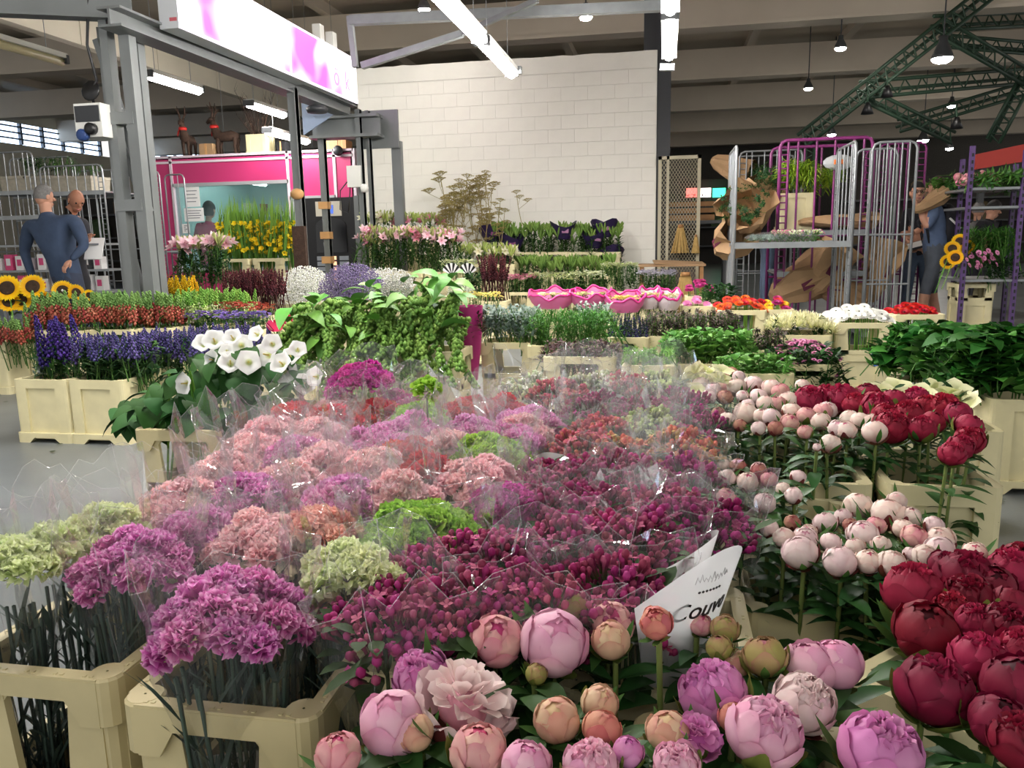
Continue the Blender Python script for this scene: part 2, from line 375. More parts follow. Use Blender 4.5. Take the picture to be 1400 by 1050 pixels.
pb = nt.nodes['Principled BSDF']; nt.links.new(cr.outputs[0], pb.inputs['Base Color']); nt.links.new(cr.outputs[0], pb.inputs['Emission Color']); pb.inputs['Emission Strength'].default_value = .85
sgp('lit_face', lambda b: b.bb(SX-.015, SX, SY0+.02, SY1-.02, SZ0+.02, SZ1-.02), 'sign_face')
sgp('face_seam', lambda b: b.bb(SX, SX+.003, 9.0, 9.03, SZ0, SZ1), mat('seam', (250, 236, 250), emit=1.2))
for z0, z1 in ((SZ0, SZ0+.02), (SZ1-.02, SZ1)): sgp('edge_strip', lambda b: b.bb(SX-.015, SX+.006, SY0, SY1, z0, z1), 'seam')
for y in (SY0, SY1-.02): sgp('end_strip', lambda b: b.bb(SX-.015, SX+.006, y, y+.02, SZ0, SZ1), 'seam')
for y in (9.95, 10.35): sgp('ballast_box', lambda b: b.bb(SX-.12, SX-.02, y, y+.13, SZ1, SZ1+.2), 'white_plastic')
sgp('sticker', lambda b: b.bb(SX-.1, SX-.03, SY0-.002, SY0, SZ0+.06, SZ0+.09), mat('sticker_red', (190, 90, 100)))
# overexposed script on the sign: only the last strokes can be read
for (s_, y, z, sz) in (('ö', 10.25, 3.2, .34), ('k', 10.62, 3.2, .34)):
    cu = bpy.data.curves.new('letter', 'FONT'); cu.body = s_; cu.size = sz; cu.extrude = .003; to = bpy.data.objects.new('letter', cu); COL.objects.link(to)
    me = bpy.data.meshes.new_from_object(to.evaluated_get(bpy.context.evaluated_depsgraph_get())); bpy.data.objects.remove(to); me.name = 'letter'
    me.materials.clear(); me.materials.append(mat('sign_ink', (206, 120, 214), emit=.9))
    # reads along -Y... the face looks to +X, text runs with Y
    obj('letter', me, sg, T(-SX, -SY0, -SZ0) @ Matrix.Translation((SX+.004, y, z)) @ Euler((R(90), 0, R(90))).to_matrix().to_4x4())
# ---------------------------------------------------------------- tube lights
def tube_fix(p, q, label, w=.15, group=None, lit='tube_light'):
    p, q = Vector(p), Vector(q)
    t = thing('tube_light', label, 'light', p, group=group)
    b = MB(); b.beam(Vector(), q-p, w, .05); part('housing', b, 'white_plastic', t, M=T(0, 0, .055))
    b = MB(); b.tube([Vector(), (q-p)], w*.32, 8); part('tube', b, lit, t, True)
    d = (q-p).normalized()
    for f_ in (.15, .85):
        b = MB(); b.tube([(q-p)*f_+Vector((0, 0, .07)), (q-p)*f_+Vector((0, 0, 5.92-p.z))], .004, 4); part('hanger', b, 'galv', t)
    for e in (Vector(), q-p):
        b = MB(); b.box(e+Vector((0, 0, .02)), (w*1.05, .04, .09)); part('end_cap', b, 'steel_dark', t)
z = 3.05
tube_fix((-1.75, 8.0, z), (-1.75, 9.55, z), 'bright tube light over the stalls, ending before the white wall, left one')
tube_fix((-1.75, 6.35, z), (-1.75, 7.9, z), 'bright tube light over the stalls, cut by the top edge of the photo')
tube_fix((.02, 7.5, z), (.02, 9.1, z), 'bright tube light pointing at the right end of the white wall')
for k, (x, y) in enumerate(((.02, 5.8), (.02, 4.1), (-1.75, 4.7), (-1.75, 3.0), (-1.75, 1.3), (-3.5, 2.6))):  # unseen tubes; nearest and left-aisle ones are added to brighten the foreground
    tube_fix((x, y, z), (x, y+1.5, z), 'tube light above the top edge of the photo, '+('right line, far', 'right line, near', 'left line, far', 'left line, middle', 'left line, nearest, added fill', 'added fill above the left aisle')[k], group='tube lights above the aisle')
for k, ((x0, y0), (x1, y1), zz) in enumerate((((201, 103), (277, 124), 3.3), ((340, 143), (386, 155), 3.3), ((365, 180), (425, 196), 3.0))):
    q0 = atz(x0, y0, zz); q1 = Vector((q0.x, q0.y+(1.15, 1.15, 1.5)[k], zz)); tube_fix(q0, q1, ['tube light in the left bay above the reindeer', 'tube light in the left bay beside the bare branches', 'lowest tube light behind the sign post, over the pink booth'][k], .16)
q0 = atz(0, 60, 3.2); tube_fix((q0.x, q0.y-.6, 3.2), (q0.x, q0.y+.85, 3.2), 'unlit pale tube fixture at the left photo edge, only its far end showing', lit='cream_plastic')
# ---------------------------------------------------------------- pendant lamps
LMP = [(580, 13, 4.3, .18, 'small round lamp left of the bright tube light'), (801, 24, 4.4, .2, 'small lamp above the middle of the white wall'), (1149, 66, 4.5, .22, 'pendant lamp high on the right, beside the long girder'),
       (1105, 121, 4.5, .22, 'pendant lamp on the right, low and left of the truss'), (1137, 184, 3.6, .22, 'pendant lamp just above the purple trolley'), (1288, 80, 3.9, .34, 'largest and brightest pendant lamp under the green truss'),
       (1301, 145, 4.6, .25, 'pendant lamp in the middle of the truss, right of the bright one'), (1262, 192, 3.6, .3, 'bright pendant lamp over the backpack man'), (1298, 203, 3.6, .24, 'lower pendant lamp right of the backpack man')]
for (x, y, zz, dm, lb) in LMP:
    p = atz(x, y, zz); t = thing('pendant_lamp', lb, 'lamp', p)
    b = MB(); b.lathe([(dm*.5, 0), (dm*.46, .05), (dm*.3, dm*.55), (dm*.2, dm*.75), (dm*.2, dm)], 14); part('shade', b, 'steel_dark', t, True)
    b = MB(); b.ball((0, 0, 0), dm*.47, 12, 6, (1, 1, .5)); part('bulb', b, 'lamp_bulb', t, True)
    b = MB(); b.tube([(0, 0, dm), (0, 0, 5.92-zz)], .012, 5); part('rod', b, 'steel_dark', t)
# ================================================================ CRATES
def side_mats(W, D):
    """4 sides: matrix mapping (u along side, w outward, v up)"""
    return [(W, T(0, -D/2, 0)), (W, T(0, D/2, 0) @ Matrix.Rotation(R(180), 4, 'Z')), (D, T(-W/2, 0, 0) @ Matrix.Rotation(R(-90), 4, 'Z')), (D, T(W/2, 0, 0) @ Matrix.Rotation(R(90), 4, 'Z'))]
def rect(u0, u1, v0, v1): return [(u0, v0), (u1, v0), (u1, v1), (u0, v1)]
def bucket_mesh(W, D, H, m='cream_plastic'):
    b = MB(); t = .014; c = .022
    for w, M in side_mats(W, D):
        h = w/2-c; pw = w*.17
        b.prism(rect(-h, h, .02, H), .006, M @ T(0, t, 0))
        for sgn in (-1, 1): b.prism(rect(min(sgn*h, sgn*(h-pw)), max(sgn*h, sgn*(h-pw)), .05, H), t, M)
        b.prism(rect(-h+pw, h-pw, H-.055, H), t, M)
        b.prism([(-h, 0), (-h+.06, 0), (-h+.095, .032), (h-.095, .032), (h-.06, 0), (h, 0), (h, .062), (-h, .062)], t+.016, M @ T(0, -.014, 0))
    for sx in (-1, 1):
        for sy in (-1, 1):
            x, y = sx*(W/2-c), sy*(D/2-c)
            b.lathe([(c+.0145, -.0005), (c+.014, .062), (c, .064), (c, H+.0008)], 12, (x, y, 0))
    b.bb(-W/2+.02, W/2-.02, -D/2+.02, D/2-.02, .02, .03)
    return b.mesh('bucket', m, False)
def collar_meshes(W, D, z0, z1, m):
    b = MB(); h0 = z1-z0; c = .024
    for w, M in side_mats(W, D):
        h = w/2-c; pw = .055
        for sgn in (-1, 1):
            b.prism([(sgn*h, 0), (sgn*(h-pw-.02), 0), (sgn*(h-pw), h0), (sgn*h, h0)][::sgn], .014, M @ T(0, 0, z0))
        b.prism(rect(-h, h, 0, .03), .014, M @ T(0, 0, z0))
        b.prism([(-h+pw, h0-.02), (-h+pw, h0-.06), (-h+pw+.03, h0-.02)], .012, M @ T(0, .001, z0))
        b.prism([(h-pw, h0-.06), (h-pw, h0-.02), (h-pw-.03, h0-.02)], .012, M @ T(0, .001, z0))
    for sx in (-1, 1):
        for sy in (-1, 1): b.lathe([(c*.9, z0), (c, z1-.03)], 10, (sx*(W/2-c), sy*(D/2-c), 0))
    body = b.mesh('collar', m, False)
    b = MB(); c = .03; o = .012
    for w, M in side_mats(W+2*o, D+2*o):
        h = w/2-c
        b.prism([(-h, -.078), (-h+.035, -.078), (-h+.06, -.036), (h-.06, -.036), (h-.035, -.078), (h, -.078), (h, 0), (-h, 0)], .008, M @ T(0, 0, z1))
        b.prism(rect(-h, h, -.006, .004), .026, M @ T(0, .001, z1))
        for k in range(-2, 3):
            for e in (-.006, .006): b.prism(rect(k*h*.42+e-.003, k*h*.42+e+.003, .004, .0055), .005, M @ T(0, .008, z1))
    for sx in (-1, 1):
        for sy in (-1, 1): b.lathe([(c*.8, z1-.08), (c, z1-.076), (c, z1), (c-.004, z1+.004), (c-.004, z1+.0046), (.002, z1+.0046)], 14, (sx*(W/2+o-c), sy*(D/2+o-c), 0), cap=False)
    rim = b.mesh('rim', m, False)
    return body, rim
CR = {}
def crate(x, y, label, kind='collar', W=.285, D=.385, z=0, rz=0, group=None, H=None, m='cream_plastic'):
    """x,y = centre of the footprint"""
    k = (kind, W, D, H, m)
    if k not in CR:
        if kind == 'collar': CR[k] = (bucket_mesh(W-.01, D-.01, .30, m),)+collar_meshes(W, D, .30, H or .53, m)
        else: CR[k] = (bucket_mesh(W, D, H or .42, m),)
    if len(label.split()) > 16: print('LONG', label)
    t = thing('flower_crate', label, 'crate', (x, y, z), rz, group)
    obj('bucket', CR[k][0], t)
    if kind == 'collar':
        c_ = obj('collar', CR[k][1], t); obj('rim', CR[k][2], c_)
    return t
# ================================================================ CARNATIONS
def carnation_mesh(name, cin, cout, rim, seed, r=.03):
    rnd = random.Random(seed); b = MB()
    for ring, (el, cnt, rr) in enumerate(((88, 4, .8), (66, 8, .93), (42, 11, 1.0), (14, 12, 1.02), (-14, 9, .95))):
        for k in range(cnt):
            az = 2*math.pi*(k+rnd.random()*.6)/cnt+ring; e = R(el+rnd.uniform(-9, 9)); q = r*rr*rnd.uniform(.9, 1.07)
            d = Vector((math.cos(e)*math.cos(az), math.cos(e)*math.sin(az), math.sin(e)*.82))
            sd = Vector((-math.sin(az), math.cos(az), 0)); up = d.cross(sd).normalized()
            tw = rnd.uniform(-.8, .8); sd2 = sd*math.cos(tw)+up*math.sin(tw); nn = d.normalized()
            base = Vector((0, 0, -.25*r))+d*(q*.35); wd = r*.48
            vs = [base]; cs = [cin]
            for j in range(5):
                u = j/2-1; p = d*(q*.78*(1-.08*u*u))+sd2*(u*wd*.8)+up*(.09*r*math.sin(j*2.4+k)); vs.append(p); cs.append(tuple(a*.5+c*.5 for a, c in zip(cin, cout)))
            for j in range(7):
                u = j/3-1; zig = (.07 if j % 2 else -.05)*r
                p = d*(q*(1-.13*u*u)+zig)+sd2*(u*wd)+up*(.2*r*math.sin(j*1.9+k*2)*(1 if j % 2 else -1)); vs.append(p); cs.append(rim if j % 2 else cout)
            fs = [(0, 1+j, 2+j) for j in range(4)]
            for j in range(4):
                a = 6+int(j*1.5); fs.append((1+j, a, a+1, 2+j)) if j < 3 else fs.append((1+j, 11, 12, 2+j))
            fs += [(2, 7, 8), (4, 10, 11)]
            b.add(vs, fs, cs)
    return b.mesh(name, 'petal_attr', True)
mat('petal_attr', rough=.65, attr=True, transl=.38, var=.12, hue=.012, spec=.25)
mat('leaf_attr', rough=.55, attr=True, transl=.2, var=.18, hue=.012, spec=.22)
mat('leaf_dark', (40, 62, 36), .35, var=.25, hue=.015)
mat('leaf_glaucous', (62, 80, 70), .5, var=.2)
mat('leaf_mid', (62, 104, 44), .4, var=.2, hue=.015)
mat('leaf_bright', (104, 156, 52), .45, var=.2, hue=.015)
mat('stem_green', (74, 102, 60), .5, var=.2)
film('film_edge_glint', veil=.2, gloss=.3)
film('cellophane', veil=.022, gloss=.16)
film('cellophane_haze', veil=.09, gloss=.2)
film('paper_film', veil=.72, gloss=.12, veilcol=(.86, .9, .92))
CARN = {'viol': ((198, 72, 160), (232, 126, 202), (252, 204, 236)), 'mag': ((150, 24, 112), (200, 44, 152), (216, 80, 176)), 'pink': ((250, 172, 182), (255, 206, 210), (255, 230, 230)),
        'salmon': ((244, 140, 138), (252, 190, 178), (255, 216, 202)), 'white': ((210, 226, 136), (238, 246, 190), (250, 253, 222)), 'lime': ((120, 168, 36), (160, 208, 62), (188, 226, 104)), 'red': ((160, 12, 22), (208, 26, 38), (222, 52, 58))}
CM = {k: [carnation_mesh('carnation', *[L3(*c) for c in v], seed=i) for i in range(2)] for k, v in CARN.items()}
b = MB(); b.lathe([(.004, -.045), (.009, -.035), (.011, -.012), (.016, -.002)], 7, cap=False); calyx_mesh = b.mesh('calyx', 'leaf_mid')
def stems_mesh(n, R0, zt, seed, mt='leaf_glaucous', leafL=.13, leafW=.009, nl=4, foot=.035, z0=.06, zmin=.25):
    rnd = random.Random(seed); b = MB()
    for k in range(n):
        a = rnd.random()*6.28; q = math.sqrt(rnd.random()); top = Vector((math.cos(a)*q*R0*.9, math.sin(a)*q*R0*.9, zt-.03-.05*q)); bot = Vector((math.cos(a)*q*foot, math.sin(a)*q*foot, z0))
        mid = bot.lerp(top, .55)+Vector((rnd.uniform(-.01, .01), rnd.uniform(-.01, .01), 0)); b.tube([bot, mid, top], .0032, 4, False)
        for j in range(nl):
            t = rnd.uniform(zmin, .9); p = bot.lerp(top, t); aa = rnd.random()*6.28
            b.leaf(p, (math.cos(aa)*.55, math.sin(aa)*.55, .85), leafL*rnd.uniform(.7, 1.2), leafW, bend=rnd.uniform(.05, .35), n=3)
    return b.mesh('stems', mt, True)
def sleeve_mesh(R1, zt, over, seed, mt, n=22, z0=.1, spread=1.2, corner=.06, jag=.014):
    rnd = random.Random(seed); b = MB(); ph = rnd.random()*6.28
    lv = [(0, .035), (.25, .3), (.5, .55), (.72, .82), (.86, 1.02), (1, 1.08), (1.06, 1.12), (1.12, 1.17)]
    vs = []; fs = []
    for i, (t, q) in enumerate(lv):
        for j in range(n):
            a = 2*math.pi*j/n
            wob = 1+.1*noise.noise((math.cos(a)*1.6+seed*3.1, math.sin(a)*1.6, t*3))+.05*math.sin(a*8+seed+t*2)+rnd.uniform(-.02, .02)
            if i >= 6: z = zt+over*(i-5)/2*(1+.0) + (corner*abs(math.sin(a*1.0+ph))**3+rnd.uniform(-jag, jag)*(i-5))*(i-5)/2
            else: z = z0+(zt-z0)*t
            rr = (R1*q if t > 0 else .05)*wob*(1 if i < 6 else (1+(spread-1.1)*(i-5)*.5))
            vs.append((rr*math.cos(a), rr*math.sin(a), z))
    k = len(lv)
    for i in range(k-1):
        for j in range(n): a, c = i*n+j, i*n+(j+1) % n; fs.append((a, c, c+n, a+n))
    b.add(vs, fs)
    b.mi = 1; top = [Vector(v) for v in vs[(k-1)*n:k*n]]; b.tube(top+[top[0]], .0006, 3, False)  # whiter strips imitate light caught along the film's top edge and folds
    for j in (3, 12): b.tube([Vector(vs[i*n+j])*1.002 for i in range(3, k)], .0006, 3, False)
    return b.mesh('sleeve', [mt, 'film_edge_glint'], False)
SL = {}
def sleeve(R1, zt, seed, mt='cellophane', over=.05, **k):
    key = (round(R1, 2), round(zt, 2), seed % 4, mt, over)
    if key not in SL: SL[key] = sleeve_mesh(round(R1, 2), round(zt, 2), over, seed % 4, mt, **k)
    return SL[key]
ST = {}
def carn_bunch(px, py, kind, rpx, label, zt=.7, group=None, over=.05):
    p = atz(px, py, zt); dep = (p-CAM).dot(FW); R1 = rpx*dep/FPX
    t = thing('carnation_bunch', label, 'flowers', (p.x, p.y, 0), 0, group)
    n = max(9, int((R1/.0235)**2*1.05)); rnd = random.Random(px*7+py)
    for k in range(n):
        q = math.sqrt((k+.5)/n); a = k*2.39996+rnd.uniform(-.2, .2)
        x, y = q*R1*.93*math.cos(a), q*R1*.93*math.sin(a); z = zt-.06*q*q*(R1/.1)-.01+rnd.uniform(-.01, .01)
        o = obj('carnation', rnd.choice(CM[kind]), t, align((x*4, y*4, .55), (x, y, z), rnd.uniform(1.0, 1.2), rnd.random()*6))
    if dep < 1.9:
        key = ('s', round(R1, 2)); 
        if key not in ST: ST[key] = stems_mesh(n+4, R1, zt-.05, 5, nl=5)
        obj('stems', ST[key], t)
    else:
        if 'far' not in ST: ST['far'] = stems_mesh(8, .08, .62, 6, nl=2)
        obj('stems', ST['far'], t)
    obj('sleeve', sleeve(R1*1.03, zt-.03, px+py, over=over+(.03 if (px*py) % 3 == 0 else 0)), t, Matrix.Rotation(rnd.random()*6.28, 4, 'Z'))
    return t
W_ = {'viol': 'violet-pink', 'mag': 'deep magenta', 'pink': 'light pink', 'salmon': 'salmon pink', 'white': 'greenish white', 'lime': 'lime green', 'red': 'red'}
CB = [(15, 752, 'white', 44, 'cut by the left edge of the photo'), (72, 728, 'white', 48, 'second from the left edge'), (140, 702, 'white', 46, 'behind the violet-pink bunch in the left front crate'),
      (183, 735, 'viol', 74, 'standing at the right of the left front crate'), (312, 798, 'viol', 100, 'largest and nearest, in the open front crate'), (478, 752, 'white', 62, 'in the open front crate beside the big violet one'),
      (570, 695, 'lime', 86, 'brightest and largest lime one, next to the bouvardia'), (243, 668, 'pink', 58, 'at the left edge of the field behind the violet bunches'), (352, 712, 'pink', 62, 'right behind the largest violet bunch'),
      (432, 700, 'salmon', 52, 'left of the big lime bunch'), (270, 705, 'viol', 40, 'half hidden behind the nearest violet bunch'), (332, 655, 'viol', 56, 'in the third row from the front, left'), (462, 660, 'viol', 62, 'in the third row from the front, behind the salmon one'),
      (395, 640, 'pink', 62, 'between the two violet bunches of the third row'), (545, 655, 'pink', 44, 'peeping out just behind the big lime bunch'), (690, 670, 'mag', 40, 'right of the big lime bunch, touching the bouvardia'), (650, 632, 'pink', 60, 'behind the deep magenta one near the bouvardia'),
      (586, 628, 'red', 44, 'nearest red one, in the middle of the field'), (510, 622, 'pink', 48, 'left of the nearest red bunch'), (450, 612, 'pink', 46, 'in the middle of the field behind the violet row'), (404, 606, 'viol', 40, 'small one in the left half, fourth row'),
      (345, 600, 'pink', 56, 'on the left border, fourth row'), (300, 625, 'pink', 44, 'on the left border, below the red ones'), (560, 604, 'red', 36, 'second red one from the front'), (610, 592, 'pink', 42, 'behind the second red one'), (668, 600, 'lime', 58, 'middle one of the lime bunches'),
      (512, 588, 'viol', 58, 'wide, in the middle of the fifth row'), (430, 578, 'pink', 46, 'in the fifth row, left'), (370, 575, 'pink', 44, 'on the far left of the fifth row'), (405, 556, 'red', 38, 'at the far left back corner'), (455, 562, 'red', 36, 'left back, next to the corner one'),
      (462, 545, 'pink', 34, 'pale one in the back row, left'), (515, 548, 'red', 40, 'in the back row, left of the small lime one'), (575, 552, 'lime', 42, 'small one in the back row'), (560, 572, 'viol', 36, 'below the small lime one'), (640, 546, 'red', 38, 'in the back row, right of the small lime one'),
      (684, 546, 'red', 30, 'last in the back row, right'), (720, 560, 'viol', 52, 'right end of the back row beside the bouvardia'), (645, 574, 'viol', 40, 'between the two rear lime bunches'), (700, 588, 'viol', 40, 'right border, behind the middle lime one'), (712, 575, 'pink', 34, 'right border, squeezed between violet ones'), (545, 540, 'mag', 34, 'far back in the middle')]
for (x, y, k, r_, d_) in CB: carn_bunch(x, y, k, r_, '%s wrapped carnation bunch %s' % (W_[k], d_))
carn_bunch(494, 500, 'mag', 44, 'tall deep magenta carnation bunch standing alone before the hanging amaranth', zt=.8, over=.03)
t = thing('carnation', 'single lime green carnation standing up above the small lime bunch', 'flower', atz(583, 533, .78))
obj('bloom', CM['lime'][0], t, TRS((0, 0, 0), (.2, 0, 0), 1.5)); b = MB(); b.tube([(0, 0, -.02), (0, 0, -.62)], .003, 5); part('stem', b, 'stem_green', t)
# crates of the carnation block (front ones open to view)
crate(-.99, 1.215, 'cream crate at the lower left corner, full of wrapped carnations', m='cream_plastic_b')
crate(-.635, 1.165, 'cream open-sided crate in front, scuffed rim, holding the biggest violet bunch', m='cream_plastic_b', W=.292)
for i, x in enumerate((-1.0, -.64)):
    for j, y in enumerate((1.63, 2.05, 2.47)):
        crate(x-.02*j, y, 'cream crate under the wrapped carnations, %s column, %s row from the front' % (('left', 'right')[i], ('second', 'third', 'fourth')[j]), group='crates under the carnations')
b = MB(); b.box((0, 0, 0), (.16, .05, .004), Euler((R(70), 0, R(20))).to_matrix()); one('care_label', b, 'paper', 'white paper strip lying inside the scuffed front crate', 'label', loc=(-.65, 1.08, .36))
# ================================================================ BOUVARDIA
mat('bouv_leaf', (44, 72, 32), .65, var=.3, hue=.02, spec=.2)
def bouv_cluster(seed, cols, n=13):
    rnd = random.Random(seed); b = MB()
    for k in range(n):
        q = math.sqrt(rnd.random()); a = k*2.4; x, y = q*.03*math.cos(a), q*.03*math.sin(a); z = .012*(1-q*q)+rnd.uniform(-.008, .008)
        c = cols[rnd.randrange(len(cols))]; b.col = c
        p = Vector((x, y, z)); d = Vector((x, y, .05)).normalized(); r = rnd.uniform(.0048, .0068)
        dk = tuple(v*.6 for v in c)
        b.tube([p-d*.03, p-d*.012, p-d*.004], [.0014, .0025, .004], 4, False, [L3(70, 100, 50), dk, c])
        if rnd.random() < .22:
            for j in range(4):
                aa = j*1.57+k; b.leaf(p, (math.cos(aa), math.sin(aa), .35), .013, .009, bend=.1, n=2, c0=c, c1=tuple(min(1, v*1.35) for v in c))
        else: b.ball(p, r, 6, 4, (1, 1, 1.15))
    return b.mesh('flower_cluster', 'petal_attr', True)
BV = {'mag': [L3(178, 54, 118), L3(162, 56, 102), L3(198, 74, 142), L3(152, 62, 92), L3(196, 98, 132)], 'dark': [L3(150, 32, 98), L3(174, 44, 122), L3(132, 42, 84)], 'rose': [L3(206, 96, 116), L3(214, 118, 128), L3(196, 84, 104), L3(214, 134, 112)],
      'orange': [L3(212, 112, 92), L3(222, 142, 106), L3(190, 160, 96)], 'pale': [L3(196, 214, 140), L3(214, 226, 168), L3(180, 200, 120)], 'white': [L3(226, 232, 204), L3(206, 220, 170), L3(238, 240, 226)]}
BVM = {k: [bouv_cluster(i+3, v) for i in range(3)] for k, v in BV.items()}
def leafy_mesh(n, R0, zt, seed, mt, L=.07, wd=.028, zlo=.12, stems=10):
    rnd = random.Random(seed); b = MB()
    for k in range(stems):
        a = rnd.random()*6.28; q = math.sqrt(rnd.random()); b.tube([(math.cos(a)*q*.04, math.sin(a)*q*.04, .06), (math.cos(a)*q*R0*.9, math.sin(a)*q*R0*.9, zt-.02)], .003, 4, False)
    for k in range(n):
        a = rnd.random()*6.28; q = math.sqrt(rnd.random())*R0*.95; z = zt-rnd.random()**1.6*(zt-.5)*1.0-zlo*.1
        aa = a+rnd.uniform(-1, 1); b.leaf((q*math.cos(a), q*math.sin(a), z), (math.cos(aa), math.sin(aa), rnd.uniform(-.1, .7)), L*rnd.uniform(.7, 1.2), wd, bend=rnd.uniform(.1, .5), n=4)
    return b.mesh('foliage', mt, True)
BL = [leafy_mesh(80, .112, .662, i, 'bouv_leaf', L=.06, wd=.024) for i in range(2)]
film('film_clear2', veil=.03, gloss=.12)
def bouv_bunch(px, py, kind, label, zt=.68, R1=.105, n=16, film_='cellophane', over=.03):
    p = atz(px, py, zt); t = thing('bouvardia_bunch', label, 'flowers', (p.x, p.y, 0)); rnd = random.Random(px+3*py)
    for k in range(n):
        q = math.sqrt((k+.5)/n); a = k*2.39996; x, y = q*R1*math.cos(a), q*R1*math.sin(a); z = zt-.05*q*q+rnd.uniform(-.025, .012)
        obj('flower_cluster', rnd.choice(BVM[kind]), t, align((x*2, y*2, .35), (x, y, z), rnd.uniform(.85, 1.2), rnd.random()*6))
    obj('foliage', BL[(px+py) % 2], t, TRS((0, 0, zt-.68), (0, 0, rnd.random()*6), (R1/.105, R1/.105, 1)))
    if film_: obj('sleeve', sleeve(R1*1.08, zt-.02, px, film_, over), t, Matrix.Rotation(rnd.random()*6.28, 4, 'Z'))
    return t
BB = [(545, 815, 'mag', 'front left, leaning over the scuffed crate'), (640, 800, 'mag', 'front row, second from the left'), (728, 792, 'mag', 'front row, above the smooth pink peony'), (838, 782, 'mag', 'front right, in a white printed paper cone'),
      (600, 748, 'mag', 'second row, just under the big lime carnations'), (690, 738, 'mag', 'second row, middle left'), (775, 725, 'mag', 'second row, middle right'), (868, 715, 'mag', 'second row, right, with a white paper band'),
      (735, 680, 'mag', 'third row, left'), (815, 672, 'mag', 'third row, middle'), (900, 672, 'mag', 'third row, right'), (955, 690, 'dark', 'right border beside the peony leaves'),
      (760, 632, 'mag', 'fourth row, left, under the white band'), (845, 628, 'mag', 'fourth row, middle'), (925, 632, 'dark', 'fourth row, right'),
      (800, 596, 'rose', 'rosy one in the middle, nearest'), (860, 600, 'orange', 'orange-pink one in the middle'), (930, 598, 'orange', 'orange-pink one on the right border'),
      (820, 572, 'rose', 'rosy one in the fifth row'), (885, 566, 'pale', 'pale green one in the fifth row'), (945, 566, 'dark', 'dark magenta one by the pale peonies'), (815, 544, 'dark', 'dark magenta one at the back, left'), (880, 545, 'dark', 'dark magenta one at the back, middle'), (930, 536, 'dark', 'dark magenta one at the back, right'),
      (765, 524, 'rose', 'rosy one in the last row, left'), (815, 512, 'white', 'white one in the last row'), (855, 514, 'rose', 'rosy one in the last row, right'), (725, 516, 'white', 'white one at the left end of the last row'), (900, 512, 'pale', 'green one at the right end of the last row')]
BBO = {}
for (x, y, k, d_) in BB:
    pre = {'mag': 'magenta', 'dark': 'dark magenta', 'rose': 'rosy', 'orange': 'orange-pink', 'pale': 'pale green', 'white': 'white'}[k]
    for cut in ('rosy one ', 'orange-pink one ', 'pale green one ', 'dark magenta one ', 'white one ', 'green one '): d_ = d_.replace(cut, '', 1) if d_.startswith(cut) else d_
    far = y < 580
    BBO[(x, y)] = bouv_bunch(x, y, k, '%s bouvardia bunch %s' % (pre, d_), n=13 if far else 19, film_='cellophane' if (x, y) not in ((640, 800), (690, 738), (735, 680)) else None, over=.07 if far else .03)
def band(x, y, a0, a1, z0, z1, r0, r1, mt='paper_film', nm='paper_band', ox=0):
    t = BBO[(x, y)]; b = MB(); n = 16; vs = []; fs = []
    for i in range(5):
        f = i/4
        for j in range(n+1):
            a = R(a0+(a1-a0)*j/n); rr = r0+(r1-r0)*f; e = math.sin(math.pi*j/n)
            vs.append((ox+rr*math.cos(a), rr*math.sin(a), z0+(z1-z0)*f*(.72+.28*e)))
    for i in range(4):
        for j in range(n): a = i*(n+1)+j; fs.append((a, a+1, a+n+2, a+n+1))
    b.add(vs, fs); return part(nm, b, mt, t, True)
film('paper_cone_film', veil=.74, gloss=.1, veilcol=(.8, .84, .85))
film('paper_white', veil=.9, gloss=.1, veilcol=(.92, .94, .95))
pc = band(838, 782, -105, 25, .47, .76, .05, .125, 'paper_cone_film', 'paper_cone', .07)
band(868, 715, -75, 30, .56, .68, .1, .13, 'paper_white', 'paper_band', .02)
band(800, 596, 180, 300, .5, .66, .1, .125, 'paper_film')
band(815, 512, 200, 340, .5, .64, .1, .13, 'paper_film')
def text_mesh(s_, size, m, ext=.0008, name='lettering'):
    cu = bpy.data.curves.new('letter', 'FONT'); cu.body = s_; cu.size = size; cu.extrude = ext; cu.align_x = 'CENTER'; cu.shear = .25 if name == 'lettering' else 0
    to = bpy.data.objects.new('letter', cu); COL.objects.link(to)
    me = bpy.data.meshes.new_from_object(to.evaluated_get(bpy.context.evaluated_depsgraph_get())); bpy.data.objects.remove(to); me.name = name
    me.materials.clear(); me.materials.append(MATS[m] if isinstance(m, str) else m); return me
def wrap_text(me, a, z, r, slope, ox=.07):
    """bend flat lettering round the cone at angle a (deg), height z, radius r"""
    for v in me.vertices:
        x, y, e = v.co; aa = R(a)+x/r; rr = r+e+.001+y*slope; v.co = (ox+rr*math.cos(aa), rr*math.sin(aa), z+y)
    return me
obj('lettering', wrap_text(text_mesh('Couvo', .04, 'black'), -50, .652, .0982, .262), pc)
obj('lettering', wrap_text(text_mesh('.......', .03, 'black'), -48, .695, .1098, .262), pc)
dm_ = MB()
for k in range(9):
    a = k*.7; dm_.tube([(-.03+.007*k, .002*math.sin(k), 0), (-.028+.007*k, .012+.004*math.sin(k*2), 0), (-.024+.007*k, .004, 0)], .0005, 3, False)
dmm = dm_.mesh('printed_vine', mat('print_grey', (150, 152, 154), .7)); obj('printed_vine', wrap_text(dmm, -48, .712, .1145, .262), pc)
# crates beneath the bouvardia
for i, x in enumerate((-.315, .0)):
    for j, y in enumerate((1.3, 1.73, 2.16, 2.58)):
        crate(x, y, 'cream crate under the bouvardia, %s column, %s row' % (('left', 'right')[i], ('front', 'second', 'third', 'last')[j]), group='crates under the bouvardia')
